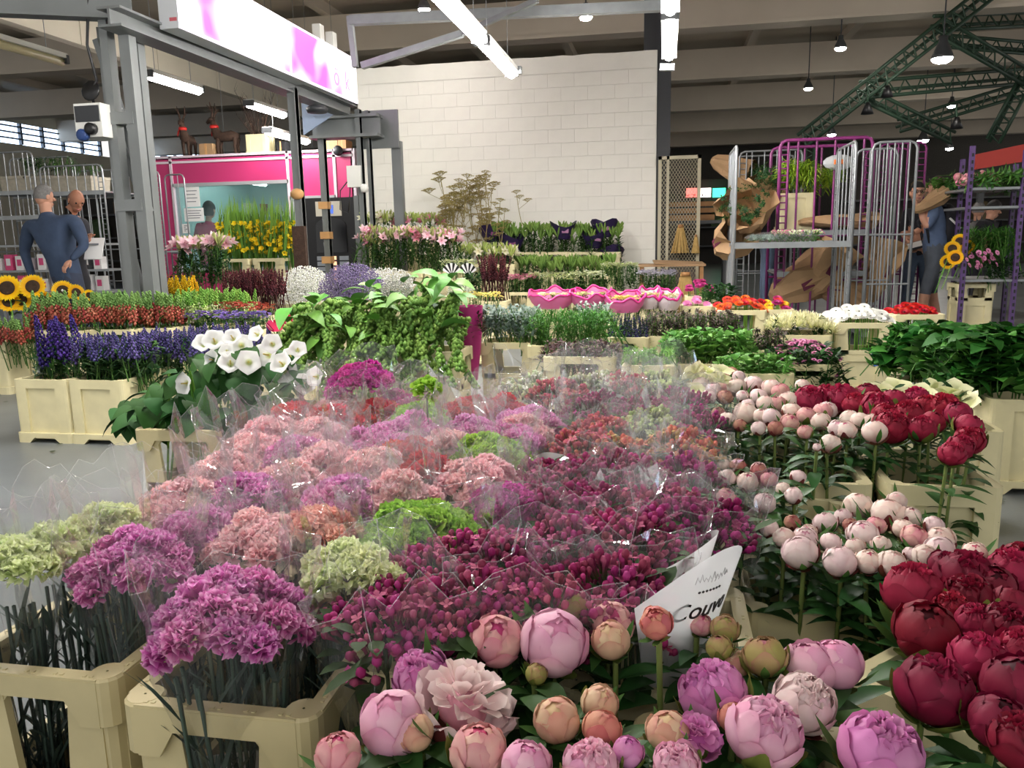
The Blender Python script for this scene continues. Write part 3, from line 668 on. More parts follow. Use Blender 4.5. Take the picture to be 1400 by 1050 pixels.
# ================================================================ PEONIES
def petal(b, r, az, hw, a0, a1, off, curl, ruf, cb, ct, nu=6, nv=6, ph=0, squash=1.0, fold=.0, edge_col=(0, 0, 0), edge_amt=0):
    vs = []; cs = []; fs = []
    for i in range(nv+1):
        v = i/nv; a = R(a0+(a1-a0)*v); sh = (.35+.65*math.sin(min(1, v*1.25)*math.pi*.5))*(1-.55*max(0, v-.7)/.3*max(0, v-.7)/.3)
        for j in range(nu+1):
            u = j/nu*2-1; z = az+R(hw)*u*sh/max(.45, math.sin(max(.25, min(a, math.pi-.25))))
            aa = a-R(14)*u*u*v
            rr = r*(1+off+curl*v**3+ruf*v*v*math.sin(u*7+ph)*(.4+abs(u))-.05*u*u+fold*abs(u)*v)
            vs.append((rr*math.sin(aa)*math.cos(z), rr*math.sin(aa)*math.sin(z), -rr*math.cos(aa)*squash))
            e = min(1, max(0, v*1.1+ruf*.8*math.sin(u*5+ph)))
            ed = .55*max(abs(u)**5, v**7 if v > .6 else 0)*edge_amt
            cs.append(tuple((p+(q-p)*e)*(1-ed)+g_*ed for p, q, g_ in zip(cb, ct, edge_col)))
    for i in range(nv):
        for j in range(nu): k = i*(nu+1)+j; fs.append((k, k+1, k+nu+2, k+nu+1))
    b.add(vs, fs, cs)
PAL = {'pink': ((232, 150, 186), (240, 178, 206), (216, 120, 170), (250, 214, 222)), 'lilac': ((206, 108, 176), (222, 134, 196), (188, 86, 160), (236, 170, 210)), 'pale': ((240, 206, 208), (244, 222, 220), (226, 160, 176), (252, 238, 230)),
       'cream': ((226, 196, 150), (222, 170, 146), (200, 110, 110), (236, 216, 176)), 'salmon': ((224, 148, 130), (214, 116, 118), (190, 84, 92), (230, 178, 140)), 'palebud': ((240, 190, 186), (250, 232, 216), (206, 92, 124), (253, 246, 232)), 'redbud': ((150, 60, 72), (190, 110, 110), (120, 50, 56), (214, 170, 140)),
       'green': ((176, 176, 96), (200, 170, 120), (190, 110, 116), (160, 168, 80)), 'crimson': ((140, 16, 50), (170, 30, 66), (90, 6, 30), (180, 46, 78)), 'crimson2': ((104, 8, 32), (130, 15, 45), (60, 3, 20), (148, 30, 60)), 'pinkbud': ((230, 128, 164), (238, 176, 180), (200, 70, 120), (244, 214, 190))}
def peony_parts(kind, pal, seed):
    """unit radius 1 -> scaled later; returns core MB, [petal MB], calyx MB"""
    rnd = random.Random(seed); c0, c1, cd_, cl = [L3(*c) for c in PAL[pal]]; core = MB(); pets = []; J = lambda: rnd.uniform(-1, 1)
    def mixc(a, b_, t): return tuple(p+(q-p)*t for p, q in zip(a, b_))
    def P(n, r, hw, a0, a1, curl, ruf, tgt=None, o=0., jit=8):
        st = rnd.random()*6.28
        for k in range(n):
            bm = MB() if tgt is None else tgt
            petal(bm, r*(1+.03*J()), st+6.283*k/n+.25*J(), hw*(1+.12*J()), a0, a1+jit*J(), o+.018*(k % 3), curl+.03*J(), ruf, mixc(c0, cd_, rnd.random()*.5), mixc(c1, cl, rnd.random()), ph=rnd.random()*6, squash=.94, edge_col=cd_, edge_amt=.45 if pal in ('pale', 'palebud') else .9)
            if tgt is None: pets.append(bm)
    if kind == 'bud':
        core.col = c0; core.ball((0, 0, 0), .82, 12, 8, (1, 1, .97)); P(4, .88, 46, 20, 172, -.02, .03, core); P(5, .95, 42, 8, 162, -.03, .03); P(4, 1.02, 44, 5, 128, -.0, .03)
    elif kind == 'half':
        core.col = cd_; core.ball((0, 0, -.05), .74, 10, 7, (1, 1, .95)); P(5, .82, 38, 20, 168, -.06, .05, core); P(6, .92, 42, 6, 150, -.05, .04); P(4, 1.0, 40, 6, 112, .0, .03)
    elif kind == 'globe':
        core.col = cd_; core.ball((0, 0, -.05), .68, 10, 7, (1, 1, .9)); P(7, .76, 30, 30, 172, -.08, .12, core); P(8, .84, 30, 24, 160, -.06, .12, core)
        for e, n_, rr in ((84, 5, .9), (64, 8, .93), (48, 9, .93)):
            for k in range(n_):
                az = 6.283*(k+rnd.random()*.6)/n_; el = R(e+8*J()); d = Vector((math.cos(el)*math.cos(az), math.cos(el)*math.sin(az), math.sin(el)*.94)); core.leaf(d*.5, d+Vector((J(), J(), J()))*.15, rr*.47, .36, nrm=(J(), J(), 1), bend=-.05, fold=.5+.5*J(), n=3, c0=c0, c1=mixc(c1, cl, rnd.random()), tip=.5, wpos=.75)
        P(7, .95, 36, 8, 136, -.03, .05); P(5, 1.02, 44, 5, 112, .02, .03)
    elif kind == 'frill':
        core.col = cd_; core.ball((0, 0, -.1), .6, 10, 7, (1, 1, .8))
        for e, n_, rr in ((85, 4, .85), (62, 8, .93), (38, 11, 1.0), (14, 12, 1.03)):
            for k in range(n_):
                az = 6.283*(k+rnd.random()*.5)/n_; el = R(e+7*J()); d = Vector((math.cos(el)*math.cos(az), math.cos(el)*math.sin(az), math.sin(el)*.8)); core.leaf(d*.25, d, rr*.8, .5, nrm=(J()*.5, J()*.5, 1), bend=-.05, fold=.5+.4*J(), n=4, c0=c0, c1=mixc(c1, cl, rnd.random()), tip=.55, wpos=.75)
        P(7, 1.05, 36, 40, 100, .18, .1)
    cal = MB(); ca, cb_ = (L3(92, 116, 50), L3(110, 120, 56)) if pal not in ('pale', 'palebud', 'redbud') else (L3(96, 84, 46), L3(122, 54, 56))
    for k in range(4):
        petal(cal, 1.1, k*1.57+rnd.random()*.5, 24, 0, 78+32*J(), .02, .05, .02, ca, cb_, 4, 4)
    for k in range(2):
        a = rnd.random()*6.28; cal.leaf((math.cos(a)*.5, math.sin(a)*.5, -.85), (math.cos(a), math.sin(a), .5), 1.9 if 'pale' in pal else 1.3, .42, bend=-.3, n=4, c0=L3(58, 96, 44), c1=L3(74, 112, 50))
    return core, pets, cal
mat('peony_petal', rough=.6, attr=True, transl=.2, var=.1, hue=.008, spec=.3, sss=0)
PV = {}
def peony_var(kind, pal, seed, split):
    k = (kind, pal, seed, split)
    if k not in PV:
        core, pets, cal = peony_parts(kind, pal, seed)
        if not split:
            for p in pets: core.add(p.v, p.f, p.c)
            pm_ = []
        else: pm_ = [p.mesh('petal', 'peony_petal') for p in pets]
        PV[k] = (core.mesh('bloom', 'peony_petal'), pm_, cal.mesh('calyx', 'leaf_attr'))
    return PV[k]
b = MB(); b.tube([(0, 0, 0), (.01, .004, .5), (0, 0, 1)], [1, 1, 1], 6, False); 
stem_unit = MB(); stem_unit.tube([(0, 0, 0), (0, 0, .5), (0, 0, 1)], .0042, 6, False); stem_unit = stem_unit.mesh('stem', mat('peony_stem', (112, 128, 66), .5, var=.2))
PLEAF = []
for i in range(3):
    b = MB(); rnd = random.Random(i)
    b.leaf((0, 0, 0), (1, 0, .35), .11+.02*i, .034, bend=.35+.2*i, fold=.35, n=6); PLEAF.append(b.mesh('leaf', mat('peony_leaf', (44, 82, 36), .5, spec=.3, var=.25, hue=.015), True))
def peony_fol(seed, n=14, h=.45):
    rnd = random.Random(seed); b = MB()
    for k in range(n):
        a = rnd.random()*6.28; z = .0-rnd.random()**1.1*h*.85; r_ = .004; b.leaf((r_*math.cos(a), r_*math.sin(a), z), (math.cos(a), math.sin(a), rnd.uniform(.1, .75)), rnd.uniform(.07, .125), rnd.uniform(.026, .042), bend=rnd.uniform(.2, .6), fold=.3, n=5)
    return b.mesh('foliage', 'peony_leaf', True)
PF = [peony_fol(i, 24, .5) for i in range(4)]
def peony(px, py, dpx, kind, pal, label, z=.63, split=False, group=None, seed=None, tilt=None, foot=None, name='peony', nleaf=3):
    p = atz(px, py, z); dep = (p-CAM).dot(FW); r = dpx*dep/FPX/2; rnd = random.Random(px*13+py)
    seed = rnd.randrange(3) if seed is None else seed
    core, pets, cal = peony_var(kind, pal, seed, split)
    t = thing(name, label, 'flower', p, 0, group)
    d = Vector(tilt) if tilt else Vector((rnd.uniform(-.35, .35), rnd.uniform(-.55, .15), 1))
    M = align(d, (0, 0, 0), r, rnd.random()*6.28)
    bl = obj('bloom', core, t, M)
    for q in pets: obj('petal', q, bl)
    obj('calyx', cal, t, M)
    base = M @ Vector((0, 0, -.95)); ft = Vector((rnd.uniform(-.03, .03), rnd.uniform(.0, .08), .08-p.z)) if not foot else Vector(foot)
    dv = base-ft; Ms = align(dv, ft); obj('stem', stem_unit, t, Ms @ Matrix.Diagonal((1, 1, dv.length, 1)))
    if split and px != 897:
        for k in range(nleaf): obj('leaf', PLEAF[k % 3], t, TRS(base.lerp(ft, .06+.1*k+.03*rnd.random()), (rnd.uniform(-.2, .2), rnd.uniform(-.4, .2), rnd.random()*6.28), rnd.uniform(.7, 1.0)))
    if px != 897: obj('foliage', PF[rnd.randrange(4)], t, TRS(base, (0, 0, rnd.random()*6), .9))
    return t
FP = [(574, 923, 78, 'globe', 'lilac', 'purplish pink half-open peony behind the frilly pale bloom'), (537, 987, 92, 'bud', 'pink', 'large smooth pink peony ball at the lower left'), (634, 962, 118, 'frill', 'pale', 'fully open frilly pale pink peony, widest of all'),
      (568, 1001, 52, 'bud', 'cream', 'small cream peony bud tucked under the smooth pink ball'), (654, 1024, 80, 'half', 'pinkbud', 'half-open pink and cream peony at the bottom edge below the frilly one'), (462, 1030, 66, 'half', 'pinkbud', 'leftmost reddish pink peony bud at the bottom'),
      (679, 874, 76, 'half', 'pinkbud', 'pink and yellow opening peony bud in front of the bouvardia'), (759, 878, 92, 'bud', 'pink', 'large round smooth pink peony in the middle'), (725, 852, 38, 'bud', 'pink', 'small pink petal ball peeping behind the round pink peony'),
      (783, 831, 46, 'bud', 'green', 'yellow green peony bud at the top of the front group'), (761, 984, 64, 'bud', 'cream', 'cream peony bud with red streaks, left of the salmon one'), (820, 962, 52, 'bud', 'cream', 'cream peony bud behind the salmon bud'), (823, 997, 55, 'bud', 'salmon', 'salmon red peony bud in front, touching two cream buds'),
      (835, 875, 54, 'bud', 'cream', 'cream peony bud right of the large round pink peony'), (837, 850, 62, 'half', 'pinkbud', 'pink-tipped peony behind the cream bud'), (720, 1044, 72, 'half', 'pink', 'pink peony cut by the bottom edge, left of centre'), (808, 1046, 78, 'globe', 'pink', 'light pink peony cut by the bottom edge in the centre'),
      (858, 1027, 46, 'half', 'lilac', 'small purplish peony at the bottom between the buds'), (734, 921, 30, 'bud', 'green', 'tiny green peony bud hanging under the round pink one'), (897, 851, 48, 'half', 'salmon', 'salmon peony bud standing alone under the printed paper cone'), (958, 853, 34, 'half', 'pinkbud', 'small pinkish peony bud at the back of the right front group'),
      (991, 860, 40, 'bud', 'green', 'greenish peony bud at the back right'), (983, 884, 38, 'half', 'green', 'green and pink peony bud above the magenta globe'), (1008, 906, 38, 'bud', 'cream', 'small cream peony bud touching the magenta globe'), (1045, 896, 62, 'half', 'green', 'yellow green peony bud with pink tip on the right'),
      (1104, 910, 80, 'half', 'pink', 'loose pink peony between the yellow green bud and the right border'), (1143, 908, 72, 'bud', 'pink', 'pink peony ball at the right border with a wilted tip'), (975, 945, 94, 'globe', 'lilac', 'deep purplish pink globe peony, most vivid one'), (1002, 981, 42, 'bud', 'salmon', 'peach peony petal ball below the vivid globe'),
      (1047, 999, 104, 'globe', 'pink', 'biggest ruffled pink globe peony in front'), (1100, 960, 84, 'globe', 'pale', 'pale pink and cream globe peony right of the biggest one'), (913, 1001, 62, 'bud', 'cream', 'yellow cream peony bud left of the biggest globe'), (952, 1008, 60, 'frill', 'lilac', 'dull lilac frilly peony behind the yellow cream bud'),
      (925, 1046, 66, 'globe', 'pink', 'pink peony cut by the bottom edge right of centre'), (1206, 1026, 112, 'globe', 'lilac', 'large pink peony at the bottom right before the crimson ones')]
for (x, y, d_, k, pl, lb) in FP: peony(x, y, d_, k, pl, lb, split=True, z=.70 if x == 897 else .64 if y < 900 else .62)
def some(lst, kind_pal, label, group, z=.63, dd=26):
    rnd = random.Random(len(lst)); by = sorted(lst, key=lambda e: -e[1]); nr = 2 if len(lst) < 16 else 3 if len(lst) < 26 else 4; per = -(-len(lst)//nr); place = {}
    for ri in range(nr):
        row = sorted(by[ri*per:(ri+1)*per], key=lambda e: e[0]); rn = (('front', 'back') if nr == 2 else ('front', 'middle', 'back') if nr == 3 else ('front', 'second', 'third', 'back'))[ri]
        for ci, e in enumerate(row): place[e] = '%s row, %s' % (rn, ORD[ci] if ci < len(row)-1 else 'rightmost')
    for e in lst:
        x, y = e[0], e[1]; d = e[2] if len(e) > 2 else dd; k, pl = kind_pal[rnd.randrange(len(kind_pal))]
        if d < 26 and pl == 'palebud' and rnd.random() < .45: pl = 'redbud'
        w_ = 'closed' if k == 'bud' else 'opening'
        cw = {'palebud': 'creamy white', 'redbud': 'reddish green', 'pale': 'pale pink', 'pink': 'pink', 'pinkbud': 'pink-flushed', 'crimson': 'crimson', 'crimson2': 'dark crimson'}[pl]
        peony(x, y, d, k, pl, '%s %s peony %s, %s' % (cw, w_, label, place[e]), group=group, z=z)
PB = [('bud', 'palebud'), ('bud', 'palebud'), ('bud', 'pale'), ('half', 'palebud'), ('half', 'pale'), ('half', 'pinkbud')]
some([(1052, 722, 27), (1072, 735, 30), (1093, 755, 48), (1101, 736, 35), (1128, 714, 33), (1148, 767, 45), (1172, 691, 38), (1179, 730, 43), (1136, 741, 28), (1169, 747, 28), (1187, 767, 37), (1204, 745, 27), (1220, 771, 40), (1214, 702, 45), (1245, 706, 32), (1251, 734, 38), (1265, 761, 35), (1284, 753, 42), (1286, 738, 38), (1333, 755, 33), (1277, 718, 27), (1245, 757, 22), (1152, 706, 25), (1105, 728, 25), (1083, 714, 22), (1226, 685, 27), (1163, 718, 22), (1235, 722, 30), (1198, 718, 28)],
     PB, 'in the middle pale crate', 'pale peonies in the right middle crate')
some([(1022, 658, 30), (994, 654, 26), (993, 679, 27), (1046, 687, 31), (1052, 655, 24), (1091, 652, 22), (1038, 644, 22), (1085, 677, 24), (1009, 637, 24), (989, 635, 18), (1037, 641, 22), (1070, 668, 20)], PB, 'beside the bouvardia', 'pale peonies beside the bouvardia')
some([(1067, 535), (1055, 530), (1077, 547), (1062, 552), (1055, 570), (1060, 585, 22), (1080, 577), (1082, 562), (1102, 567), (1125, 562, 28), (1132, 560), (1122, 576), (1145, 585), (1157, 587, 28), (1135, 606, 28), (1162, 572), (1175, 575), (1196, 590, 34), (1097, 527, 20), (1190, 577), (1117, 611, 12), (957, 525, 22), (992, 526, 24), (969, 542, 22), (991, 542, 22), (1015, 541, 18), (1037, 542, 24), (1020, 565, 32), (995, 575), (967, 575, 20), (982, 565, 20), (1012, 581, 18), (1037, 585, 20), (1047, 552), (1000, 510, 20), (1010, 515, 18), (1030, 525), (975, 532, 22), (1022, 554, 20), (1007, 529), (1100, 590, 22), (1040, 568, 22)],
     PB, 'in the rear pale crate', 'pale peonies in the rear crate', z=.65)
some([(1249, 806, 84), (1323, 788, 82), (1325, 814, 66), (1267, 862, 90), (1333, 849, 54), (1339, 900, 78), (1278, 941, 102), (1378, 859, 78), (1382, 780, 68), (1397, 768, 60), (1394, 937, 104), (1292, 773, 44), (1382, 824, 54), (1398, 890, 72), (1365, 985, 84), (1396, 1012, 84), (1360, 800, 60), (1300, 830, 50)], [('globe', 'crimson2'), ('globe', 'crimson'), ('half', 'crimson2'), ('globe', 'crimson2')], 'in the right edge crate', 'crimson peonies at the right edge', z=.63)
some([(1107, 547, 46), (1150, 545, 47), (1185, 540, 38), (1200, 557, 46), (1222, 547, 38), (1252, 545, 38), (1220, 582, 50), (1242, 565, 42), (1260, 585, 40), (1276, 576, 34), (1290, 557, 46), (1310, 565, 38), (1325, 582, 40), (1325, 602, 42), (1302, 620, 36), (1314, 610, 36), (1267, 555, 36), (1197, 547, 34), (1210, 567, 36), (1130, 540, 34), (1170, 552, 36)], [('globe', 'crimson'), ('globe', 'crimson'), ('half', 'crimson')], 'in the rear crimson crate', 'crimson peonies in the rear crate', z=.65)
# peony crates
crate(.0, .64, 'cream crate under the front pink peonies, left one', W=.385, D=.285); crate(-.42, .62, 'cream crate at the bottom under the leftmost pink peonies', W=.285, D=.285)
crate(.12, .93, 'cream crate glimpsed between the stems of the front pink peonies', W=.285, D=.24, m='cream_plastic_b')
cst = crate(.535, 1.188, 'cream crate with raised lettering at the lower right, holding front crimson peonies', 'bucket', W=.42, D=.30, H=.52, rz=R(-45))
crate(.37, 1.61, 'cream crate under the pale peonies in the right middle', 'bucket', W=.42, D=.28, H=.5)
crate(.328, 1.98, 'cream crate under the small leafy peony group', 'bucket', W=.30, D=.385, H=.5)
crate(.38, 2.42, 'cream crate under the rear pale peonies', 'bucket', W=.36, D=.42, H=.53); crate(.74, 2.42, 'cream crate with recessed panel under the rear crimson peonies', 'bucket', W=.29, D=.40, H=.53)
me = text_mesh('STICKER', .03, 'cream_plastic', .0012, 'raised_lettering'); obj('raised_lettering', me, cst, Matrix.Translation((-.03, -.1385, .405)) @ Euler((R(90), 0, 0)).to_matrix().to_4x4())
dts = MB()
for i in range(10):
    for j in range(6): dts.ball((-.11+.012*i, -.1365, .432+.006*j), .003, 5, 4)
part('raised_dots', dts, 'cream_plastic', cst, True, kind='stuff')
# ================================================================ MIDDLE GROUND: unit flowers
def UM(name, fn, mt, smooth=True):
    b = MB(); fn(b); return b.mesh(name, mt, smooth)
mat('bloom_attr', rough=.6, attr=True, transl=.25, var=.14, hue=.01, spec=.3)
GR = L3(78, 118, 52); GRD = L3(48, 80, 40); GRL = L3(140, 176, 74)
def spike_mesh(name, cols, rad, L, tipcol=None, n=40, br=.008, seed=0, stem=GR, leaves=0, taper=.85, lcol=None, tipf=.75):
    rnd = random.Random(seed); b = MB(); b.col = stem; b.tube([(0, 0, -L*1.1), (0, 0, 0), (0, 0, L)], [.004, .0035, .002], 4, False)
    for k in range(n):
        t = (k+.5)/n; a = k*2.4; r_ = rad*(1-taper*t*t); b.col = tipcol if (tipcol and t > tipf) else cols[rnd.randrange(len(cols))]
        b.octa((r_*math.cos(a), r_*math.sin(a), L*t), br*(1.15-.55*t)*rnd.uniform(.8, 1.25), 1.25)
    for k in range(leaves):
        a = rnd.random()*6.28; b.col = (1, 1, 1); z = rnd.uniform(-L*.9, L*.3); b.leaf((0, 0, z), (math.cos(a), math.sin(a), .9), .09, .014, bend=.2, n=3, c0=lcol or GRD, c1=lcol or GR)
    return b.mesh(name, 'bloom_attr', True)
SPK = {'lav': [spike_mesh('flower_spike', [L3(84, 74, 130), L3(100, 90, 148), L3(64, 54, 106)], .014, .13, n=34, seed=i, leaves=7, lcol=L3(70, 98, 62)) for i in range(2)],
       'delph': [spike_mesh('flower_spike', [L3(56, 36, 112), L3(72, 48, 132), L3(44, 28, 92)], .026, .26, n=60, br=.013, seed=i, leaves=6) for i in range(2)],
       'snapred': [spike_mesh('flower_spike', [L3(186, 98, 80), L3(168, 78, 68), L3(196, 124, 100)], .02, .2, tipcol=L3(122, 160, 86), n=40, br=.012, seed=i, leaves=6, tipf=.55) for i in range(2)],
       'snapwhite': [spike_mesh('flower_spike', [L3(212, 224, 160), L3(190, 210, 128), L3(224, 232, 184)], .02, .2, tipcol=L3(126, 172, 74), n=40, br=.012, seed=i, leaves=6, tipf=.5, lcol=L3(120, 160, 70)) for i in range(2)],
       'snapyel': [spike_mesh('flower_spike', [L3(240, 204, 30), L3(232, 186, 20)], .02, .18, n=36, br=.012, seed=i, leaves=4) for i in range(2)],
       'vero': [spike_mesh('flower_spike', [L3(40, 36, 78), L3(56, 50, 100), L3(38, 56, 48)], .008, .16, n=30, br=.007, seed=i, leaves=9, lcol=L3(44, 74, 44)) for i in range(2)],
       'twig': [spike_mesh('flower_spike', [L3(84, 34, 40), L3(64, 26, 32), L3(104, 48, 52)], .007, .2, n=26, br=.008, seed=i, stem=L3(70, 36, 34)) for i in range(2)],
       'statice': [spike_mesh('flower_spike', [L3(120, 96, 170), L3(140, 118, 188), L3(98, 80, 150)], .022, .06, n=26, br=.009, seed=i, leaves=3, taper=.4) for i in range(2)],
       'sred': [spike_mesh('flower_spike', [L3(168, 70, 60), L3(146, 50, 52), L3(190, 100, 84)], .02, .06, n=24, br=.009, seed=i, leaves=3, taper=.4) for i in range(2)]}
def sprig_mesh(cols, n, L, lw, H, seed, bend=.3, up=.8, spread=.02, nseg=3, wpos=.45, stemc=GR):
    rnd = random.Random(seed); b = MB(); b.col = stemc; b.tube([(0, 0, -H), (0, 0, 0)], .003, 4, False); b.col = (1, 1, 1)
    for k in range(n):
        a = k*2.4+rnd.uniform(-.4, .4); z = -H*.75*rnd.random()**1.4; c = cols[rnd.randrange(len(cols))]
        b.leaf((0, 0, z), (math.cos(a), math.sin(a), up*rnd.uniform(.3, 1.3)), L*rnd.uniform(.7, 1.2), lw, bend=bend*rnd.uniform(.3, 1.4), n=nseg, c0=tuple(x*.85 for x in c), c1=c, wpos=wpos)
    return b.mesh('sprig', 'leaf_attr', True)
SPR = {'silver': [sprig_mesh([L3(138, 158, 146), L3(120, 142, 132), L3(160, 176, 164)], 26, .05, .016, .22, i, up=1.2) for i in range(2)],
       'fern': [sprig_mesh([L3(70, 130, 48), L3(92, 152, 58), L3(58, 110, 44)], 44, .06, .006, .24, i, up=1.0) for i in range(2)],
       'brown': [sprig_mesh([L3(80, 72, 62), L3(64, 58, 52), L3(98, 84, 74)], 34, .04, .012, .22, i) for i in range(2)],
       'burg': [sprig_mesh([L3(86, 62, 58), L3(104, 84, 66), L3(70, 48, 50)], 34, .05, .014, .2, i) for i in range(2)],
       'round': [sprig_mesh([L3(106, 160, 70), L3(126, 178, 86), L3(88, 144, 60)], 22, .05, .042, .2, i, wpos=.6, up=.9, nseg=4) for i in range(2)],
       'ivy': [sprig_mesh([L3(42, 96, 32), L3(54, 112, 40), L3(34, 80, 28), L3(76, 134, 50)], 20, .085, .075, .26, i, wpos=.33, up=.5, bend=.5, nseg=4) for i in range(3)],
       'moss': [sprig_mesh([L3(112, 168, 48), L3(94, 150, 40)], 60, .035, .005, .1, i, up=1.1) for i in range(2)],
       'lime': [sprig_mesh([L3(176, 208, 64), L3(196, 222, 84), L3(150, 190, 52)], 46, .09, .008, .16, i, up=.5, bend=.7) for i in range(2)],
       'dark': [sprig_mesh([L3(44, 82, 40), L3(58, 98, 46), L3(36, 68, 36)], 26, .08, .024, .3, i) for i in range(2)],
       'blades': [sprig_mesh([L3(110, 156, 60), L3(132, 176, 76), L3(92, 138, 52)], 5, .42, .016, .3, i, up=5, bend=.12, nseg=5) for i in range(2)],
       'lily_leaf': [sprig_mesh([L3(70, 116, 46), L3(92, 138, 56), L3(54, 96, 42)], 22, .09, .018, .34, i, up=.9) for i in range(2)]}
def lily_mesh(open_cols, bud, nopen, nbud, seed):
    rnd = random.Random(seed); b = MB()
    b.col = GR; b.tube([(0, 0, -.35), (0, 0, 0)], .004, 4, False)
    for k in range(18):
        a = k*2.4; b.leaf((0, 0, -.3+.015*k), (math.cos(a), math.sin(a), .8), .09, .018, n=3, c0=GRD, c1=GR)
    for k in range(nbud):
        a = k*2.4; d = Vector((math.cos(a)*.45, math.sin(a)*.45, 1)).normalized(); p = Vector((0, 0, -.01))
        b.tube([p, p+d*.03, p+d*.06, p+d*.1, p+d*.12], [.002, .006, .011, .009, .002], 6, False, [GR, bud, bud, bud, bud])
    for k in range(nopen):
        a = k*2.1+seed; d = Vector((math.cos(a), math.sin(a), .55)).normalized(); p = d*.06; sd = d.orthogonal().normalized(); u_ = d.cross(sd)
        for j in range(6):
            aa = j*math.pi/3; dd = (d*.75+(sd*math.cos(aa)+u_*math.sin(aa))*.9); b.leaf(p, dd, .075, .032, nrm=d, bend=.08, n=4, c0=open_cols[1], c1=open_cols[0])
        b.col = L3(170, 90, 40); b.octa(p+d*.04, .006, 1)
    return b.mesh('lily_stem', 'bloom_attr', True)
LIL = {'pink': [lily_mesh((L3(252, 230, 232), L3(236, 170, 190)), L3(196, 200, 130), 2, 3, i) for i in range(3)], 'white': [lily_mesh((L3(244, 240, 224), L3(226, 224, 170)), L3(176, 192, 104), 1, 4, i) for i in range(2)],
       'bud': [lily_mesh((L3(220, 140, 150), L3(200, 120, 120)), L3(132, 166, 80), 0, 5, i) for i in range(2)], 'budpink': [lily_mesh((L3(236, 170, 184), L3(214, 110, 140)), L3(170, 178, 110), 1, 4, i) for i in range(2)]}
def glad_mesh(seed):
    rnd = random.Random(seed); b = MB(); b.col = GR; b.tube([(0, 0, -.5), (0, 0, .3)], .005, 4, False)
    for k in range(5):
        a = rnd.random()*6.28; b.leaf((0, 0, -.45), (math.cos(a)*.1, math.sin(a)*.1, 1), rnd.uniform(.8, 1.05), .022, nrm=(math.cos(a), math.sin(a), 0), bend=0.02, n=4, c0=L3(84, 134, 50), c1=L3(140, 182, 78))
    for k in range(7):
        a = rnd.uniform(0, 6.28); z = -.18+.055*k; d = Vector((math.cos(a), math.sin(a), .5)); p = Vector((0, 0, z))
        for j in range(5):
            aa = j*1.256; sd = d.orthogonal().normalized(); u_ = d.cross(sd).normalized(); b.leaf(p+d*.02, d*.6+(sd*math.cos(aa)+u_*math.sin(aa))*.5, .066, .042, nrm=d, n=3, c0=L3(244, 204, 16), c1=L3(254, 232, 60))
    return b.mesh('gladiolus_stem', 'bloom_attr', True)
GLAD = [glad_mesh(i) for i in range(3)]
def daisy(b, r, n, cp, ce, er=.3, w_=.35, z=0, curl=.12, layers=1, eyeh=.4):
    for L_ in range(layers):
        for k in range(n):
            a = 6.283*(k+.5*L_)/n; b.leaf((math.cos(a)*r*er*.6, math.sin(a)*r*er*.6, z+.002*L_), (math.cos(a), math.sin(a), .18+.3*L_), r*(1-.2*L_)*(1-er*.5), r*w_, bend=curl, n=3, c0=tuple(x*.85 for x in cp), c1=cp, wpos=.6)
    b.col = ce; b.ball((0, 0, z+.004), r*er, 8, 4, (1, 1, eyeh))
def gerb(cp, ce, layers=2, n=18, er=.28): 
    def f(b): daisy(b, .045, n, cp, ce, er, .34, layers=layers)
    return f
GER = {'white': UM('bloom', gerb(L3(244, 244, 236), L3(60, 62, 40), 2, 18, .15), 'bloom_attr'), 'red': UM('bloom', gerb(L3(196, 22, 30), L3(90, 10, 20), 3), 'bloom_attr'), 'orange': UM('bloom', gerb(L3(232, 110, 24), L3(120, 50, 20), 3), 'bloom_attr'),
       'scarlet': UM('bloom', gerb(L3(214, 44, 30), L3(100, 14, 14), 3), 'bloom_attr'), 'pink': UM('bloom', gerb(L3(226, 130, 180), L3(200, 90, 130), 3), 'bloom_attr'), 'magenta': UM('bloom', gerb(L3(172, 40, 110), L3(110, 20, 60), 3), 'bloom_attr'), 'yellow': UM('bloom', gerb(L3(244, 190, 30), L3(160, 110, 20), 3), 'bloom_attr')}
gst = MB(); gst.tube([(0, 0, 0), (0, 0, -1)], .0045, 5, False); gst = gst.mesh('stem', 'leaf_bright')
def sunf(b):
    for L_ in range(2):
        for k in range(20):
            a = 6.283*(k+.5*L_)/20; b.leaf((math.cos(a)*.035, math.sin(a)*.035, 0), (math.cos(a), math.sin(a), .15+.18*L_), .055, .02, bend=.05, n=3, c0=L3(236, 160, 10), c1=L3(252, 214, 20))
SUNP = UM('petals', sunf, 'bloom_attr')
SUND = UM('seed_disc', lambda b: b.lathe([(.044, -.004), (.046, .008), (.036, .014), (.022, .01), (.004, .006)], 18), mat('seed_brown', (58, 40, 22), .9, noise_=.4, nscale=80, bump=.6))
def mum_f(b):
    rnd = random.Random(4)
    for k in range(26):
        a = rnd.random()*6.28; q = math.sqrt(rnd.random()); e = math.acos(q*.98); d = Vector((math.cos(a)*math.cos(e), math.sin(a)*math.cos(e), math.sin(e))); b.leaf(d*.008, d, rnd.uniform(.035, .052), .006, bend=rnd.uniform(-.1, .35), n=3, c0=L3(206, 208, 120), c1=L3(246, 242, 208), tip=.5)
MUM = UM('bloom', mum_f, 'bloom_attr')
BUT = UM('blossom', lambda b: daisy(b, .022, 12, L3(226, 150, 190), L3(120, 40, 76), .34, .42, layers=2), 'bloom_attr')
